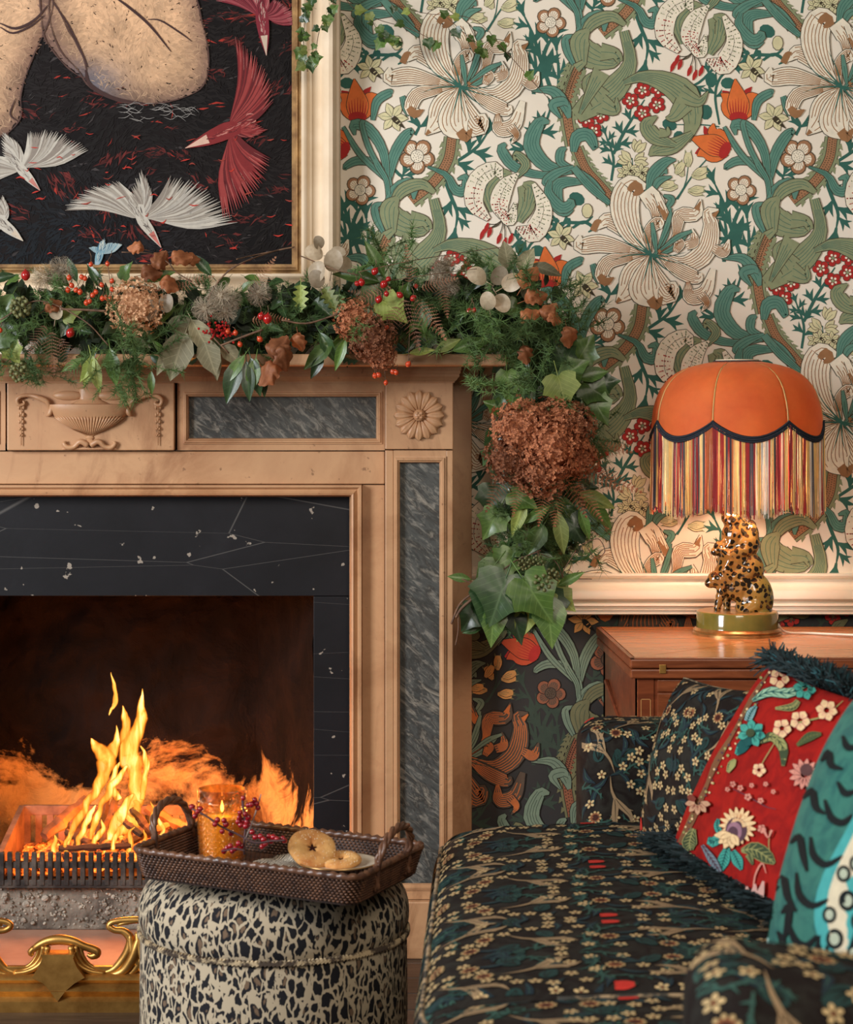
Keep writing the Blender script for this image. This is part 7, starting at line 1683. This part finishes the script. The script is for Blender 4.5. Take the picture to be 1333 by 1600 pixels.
for x, y, a, s_, D in ((490,440,70,34,3.97),(500,450,110,30,3.97),(518,425,80,36,3.97),(505,400,160,30,4.0),(515,398,10,26,4.0),(500,390,100,22,4.0),(545,425,120,28,3.98),(760,440,150,34,3.97),(772,445,60,32,3.97),(785,450,30,34,3.97),(776,460,-60,32,3.97),(240,500,110,36,3.96),(255,488,70,30,3.96),(765,485,100,30,3.96),(86,500,80,26,3.97)): 
    a_ = math.radians(a); inst(HON, 'honesty_disc', gar, frame(W(x, y, D), (math.cos(a_), -.2, math.sin(a_)), (rq.uniform(-.4,.4), -1, .2), s_*D/FPX))
for x, y, a, s_, D in ((430,540,-60,44,3.94),(425,560,60,42,3.94),(440,575,-150,44,3.94),(220,430,10,34,3.97),(240,420,50,34,3.97),(268,410,20,34,3.98),(250,440,-20,32,3.97),(225,390,170,26,4.0),(285,408,10,28,4.0),(815,450,60,40,3.96),(820,470,20,36,3.96),(815,505,40,34,3.95),(850,500,60,32,3.95),(885,510,-80,34,3.95),(818,540,-80,30,3.95),(70,485,30,30,3.97),(465,520,-80,30,3.96),(850,495,-10,30,3.95)):
    a_ = math.radians(a); inst(LM['curl'], 'dried_leaf', gar, frame(W(x, y, D), (math.cos(a_), -.3, math.sin(a_)), (rq.uniform(-.6,.6), -1, .4), s_*D/FPX))
for x, y, s_, k_ in ((142,413,4,'o'),(168,412,4,'o'),(108,434,4.5,'o'),(128,433,4.5,'o'),(133,435,4,'o'),(112,446,4.5,'o'),(106,453,4.5,'o'),(119,453,4.5,'o'),(125,456,4.5,'o'),(145,461,4.5,'o'),(150,456,4,'o'),(159,445,4,'o'),(175,439,4,'o'),(175,452,4,'o'),(160,466,4.5,'o'),(166,465,4.5,'o'),(172,467,4,'o'),(135,473,4.5,'o'),(140,471,4,'o'),(40,430,8,'r'),(110,520,7.5,'r'),(418,498,8,'r'),(408,494,6,'r'),(406,530,5,'o'),(375,538,4.5,'o'),(368,520,4.5,'o'),(356,518,4.5,'o'),(0,516,4.5,'o'),(586,424,6,'r'),(600,444,6.5,'r'),(607,436,4.5,'r'),(592,468,6,'r'),(604,459,4.5,'r'),(625,461,5.5,'r'),(646,466,5.5,'r'),(565,441,6,'r'),(558,443,4.5,'r'),(733,486,5,'r'),(741,485,4,'r'),(604,512,4,'o'),(586,587,4.5,'o'),(592,586,4.5,'o'),(614,581,4.5,'o'),(619,582,4.5,'o'),(638,569,5,'o'),(603,598,4,'o')):
    D = 3.945; p = W(x, y, D); inst(HIP[k_], 'rosehip', gar, Matrix.Translation(p) @ Matrix.Rotation(rq.uniform(-.9, .9), 4, (rq.gauss(0,1), 1, 0)) @ Matrix.Scale(s_*D/FPX, 4))
    up_ = p+Vector((rq.uniform(-.008, .008), .012, rq.uniform(.012, .028))); MB().tube([p+Vector((0,0,s_*.9*D/FPX)), (p+up_)/2+Vector((.002,0,.003)), up_], .0006, 4).build('hip_stalk', ML_TWIG, gar)
for x, y, s_, D in ((32,480,15,3.95),(30,582,14,3.95),(848,910,14,3.93),(862,900,11,3.94),(820,880,10,3.95),(868,640,13,3.94),(884,650,12,3.95),(842,878,10,3.95)): inst(GBM, 'ivy_berry_cluster', gar, Matrix.Translation(W(x, y, D)) @ Matrix.Scale(s_*D/FPX, 4))
yb = MB()
for k in range(70):
    p = W(340+rq.gauss(0, 13), 517+rq.gauss(0, 8), 3.95+rq.uniform(-.01, .01)); yb.ball(p, .0026, 6, 5)
yb.build('sumac_berries', ML_HIPR, gar, 'cluster of small dark red berries', kind='stuff')
for L, r_ in (([(190,394),(235,396),(262,410),(275,425),(300,440)], .0012), ([(460,386),(430,392),(380,410),(350,430),(325,470),(330,520),(358,552)], .0016), ([(460,386),(400,398),(370,405)], .0012), ([(470,400),(520,420),(560,430)], .0012), ([(345,540),(375,528),(410,515)], .0024), ([(95,483),(130,484),(165,486)], .0024), ([(168,412),(172,440),(176,470)], .0008),
              ([(560,425),(640,408),(720,395),(800,384)], .0008), ([(600,440),(680,428),(745,420)], .0008), ([(590,566),(588,586)], .0006), ([(600,560),(601,580),(603,596)], .0006), ([(640,520),(638,566)], .0006), ([(712,965),(722,950),(745,930)], .003), ([(716,962),(716,985),(712,1008)], .0014), ([(705,975),(722,940),(760,915)], .0022), ([(722,905),(745,912),(770,900)], .0016),
              ([(0,500),(60,470),(130,500),(170,540)], .0014), ([(440,500),(480,505),(530,490)], .0018), ([(845,860),(800,880),(765,915),(770,950)], .0014), ([(840,860),(846,905),(830,950)], .0012), ([(838,862),(870,880),(884,920)], .001), ([(910,850),(935,842),(945,862),(930,872),(918,856)], .0009), ([(900,860),(880,900),(925,905)], .0009)):
    MB().tube([W(x, y, (3.95 if y > 400 else 4.02)+.0*k) for k, (x, y) in enumerate(L)], r_, 5, res=24).build('twig', ML_TWIG, gar, smooth='full')
# ------------------------------------------------------------------ fine ivy trailing from above the frame
ivy = thing('trailing_ivy', W(490, -10, 4.12), 'thin ivy trailing over the picture frame corner and the wallpaper', 'plant')
for L, D in (([(505,-60),(492,-10),(478,30),(474,70),(481,112)], 4.13), ([(510,-50),(520,5),(500,45),(492,90),(487,98)], 4.13), ([(515,-60),(545,5),(590,30),(640,45),(690,70)], 4.2), ([(560,-60),(600,-5),(660,20),(740,30),(790,80),(830,125),(858,155)], 4.2), ([(580,30),(600,60),(630,66)], 4.2), ([(690,20),(740,65),(760,90)], 4.2)):
    MB().tube([W(x, y, D-.012*math.sin(i*2)) for i, (x, y) in enumerate(L)], .0007, 5, res=30).build('stem', ML_TWIG, ivy, smooth='full')
    q_ = catmull(L, 22)
    for i in range(3, 22):
        x, y = q_[i]
        if rq.random() < (.85 if D < 4.15 else .42):
            a_ = rq.uniform(0, 6.3); s_ = rq.uniform(10, 19)*D/FPX; k_ = rq.choice([('ivy','mid'),('ivy','dark'),('ivy','lime'),('ivy','mid')])
            inst(LM[k_], 'leaf', ivy, frame(W(x+rq.uniform(-4,4), y+rq.uniform(-4,4), D-.01), (math.cos(a_), -.2, math.sin(a_)-.4), (rq.uniform(-.5,.5), -1, .3), s_))
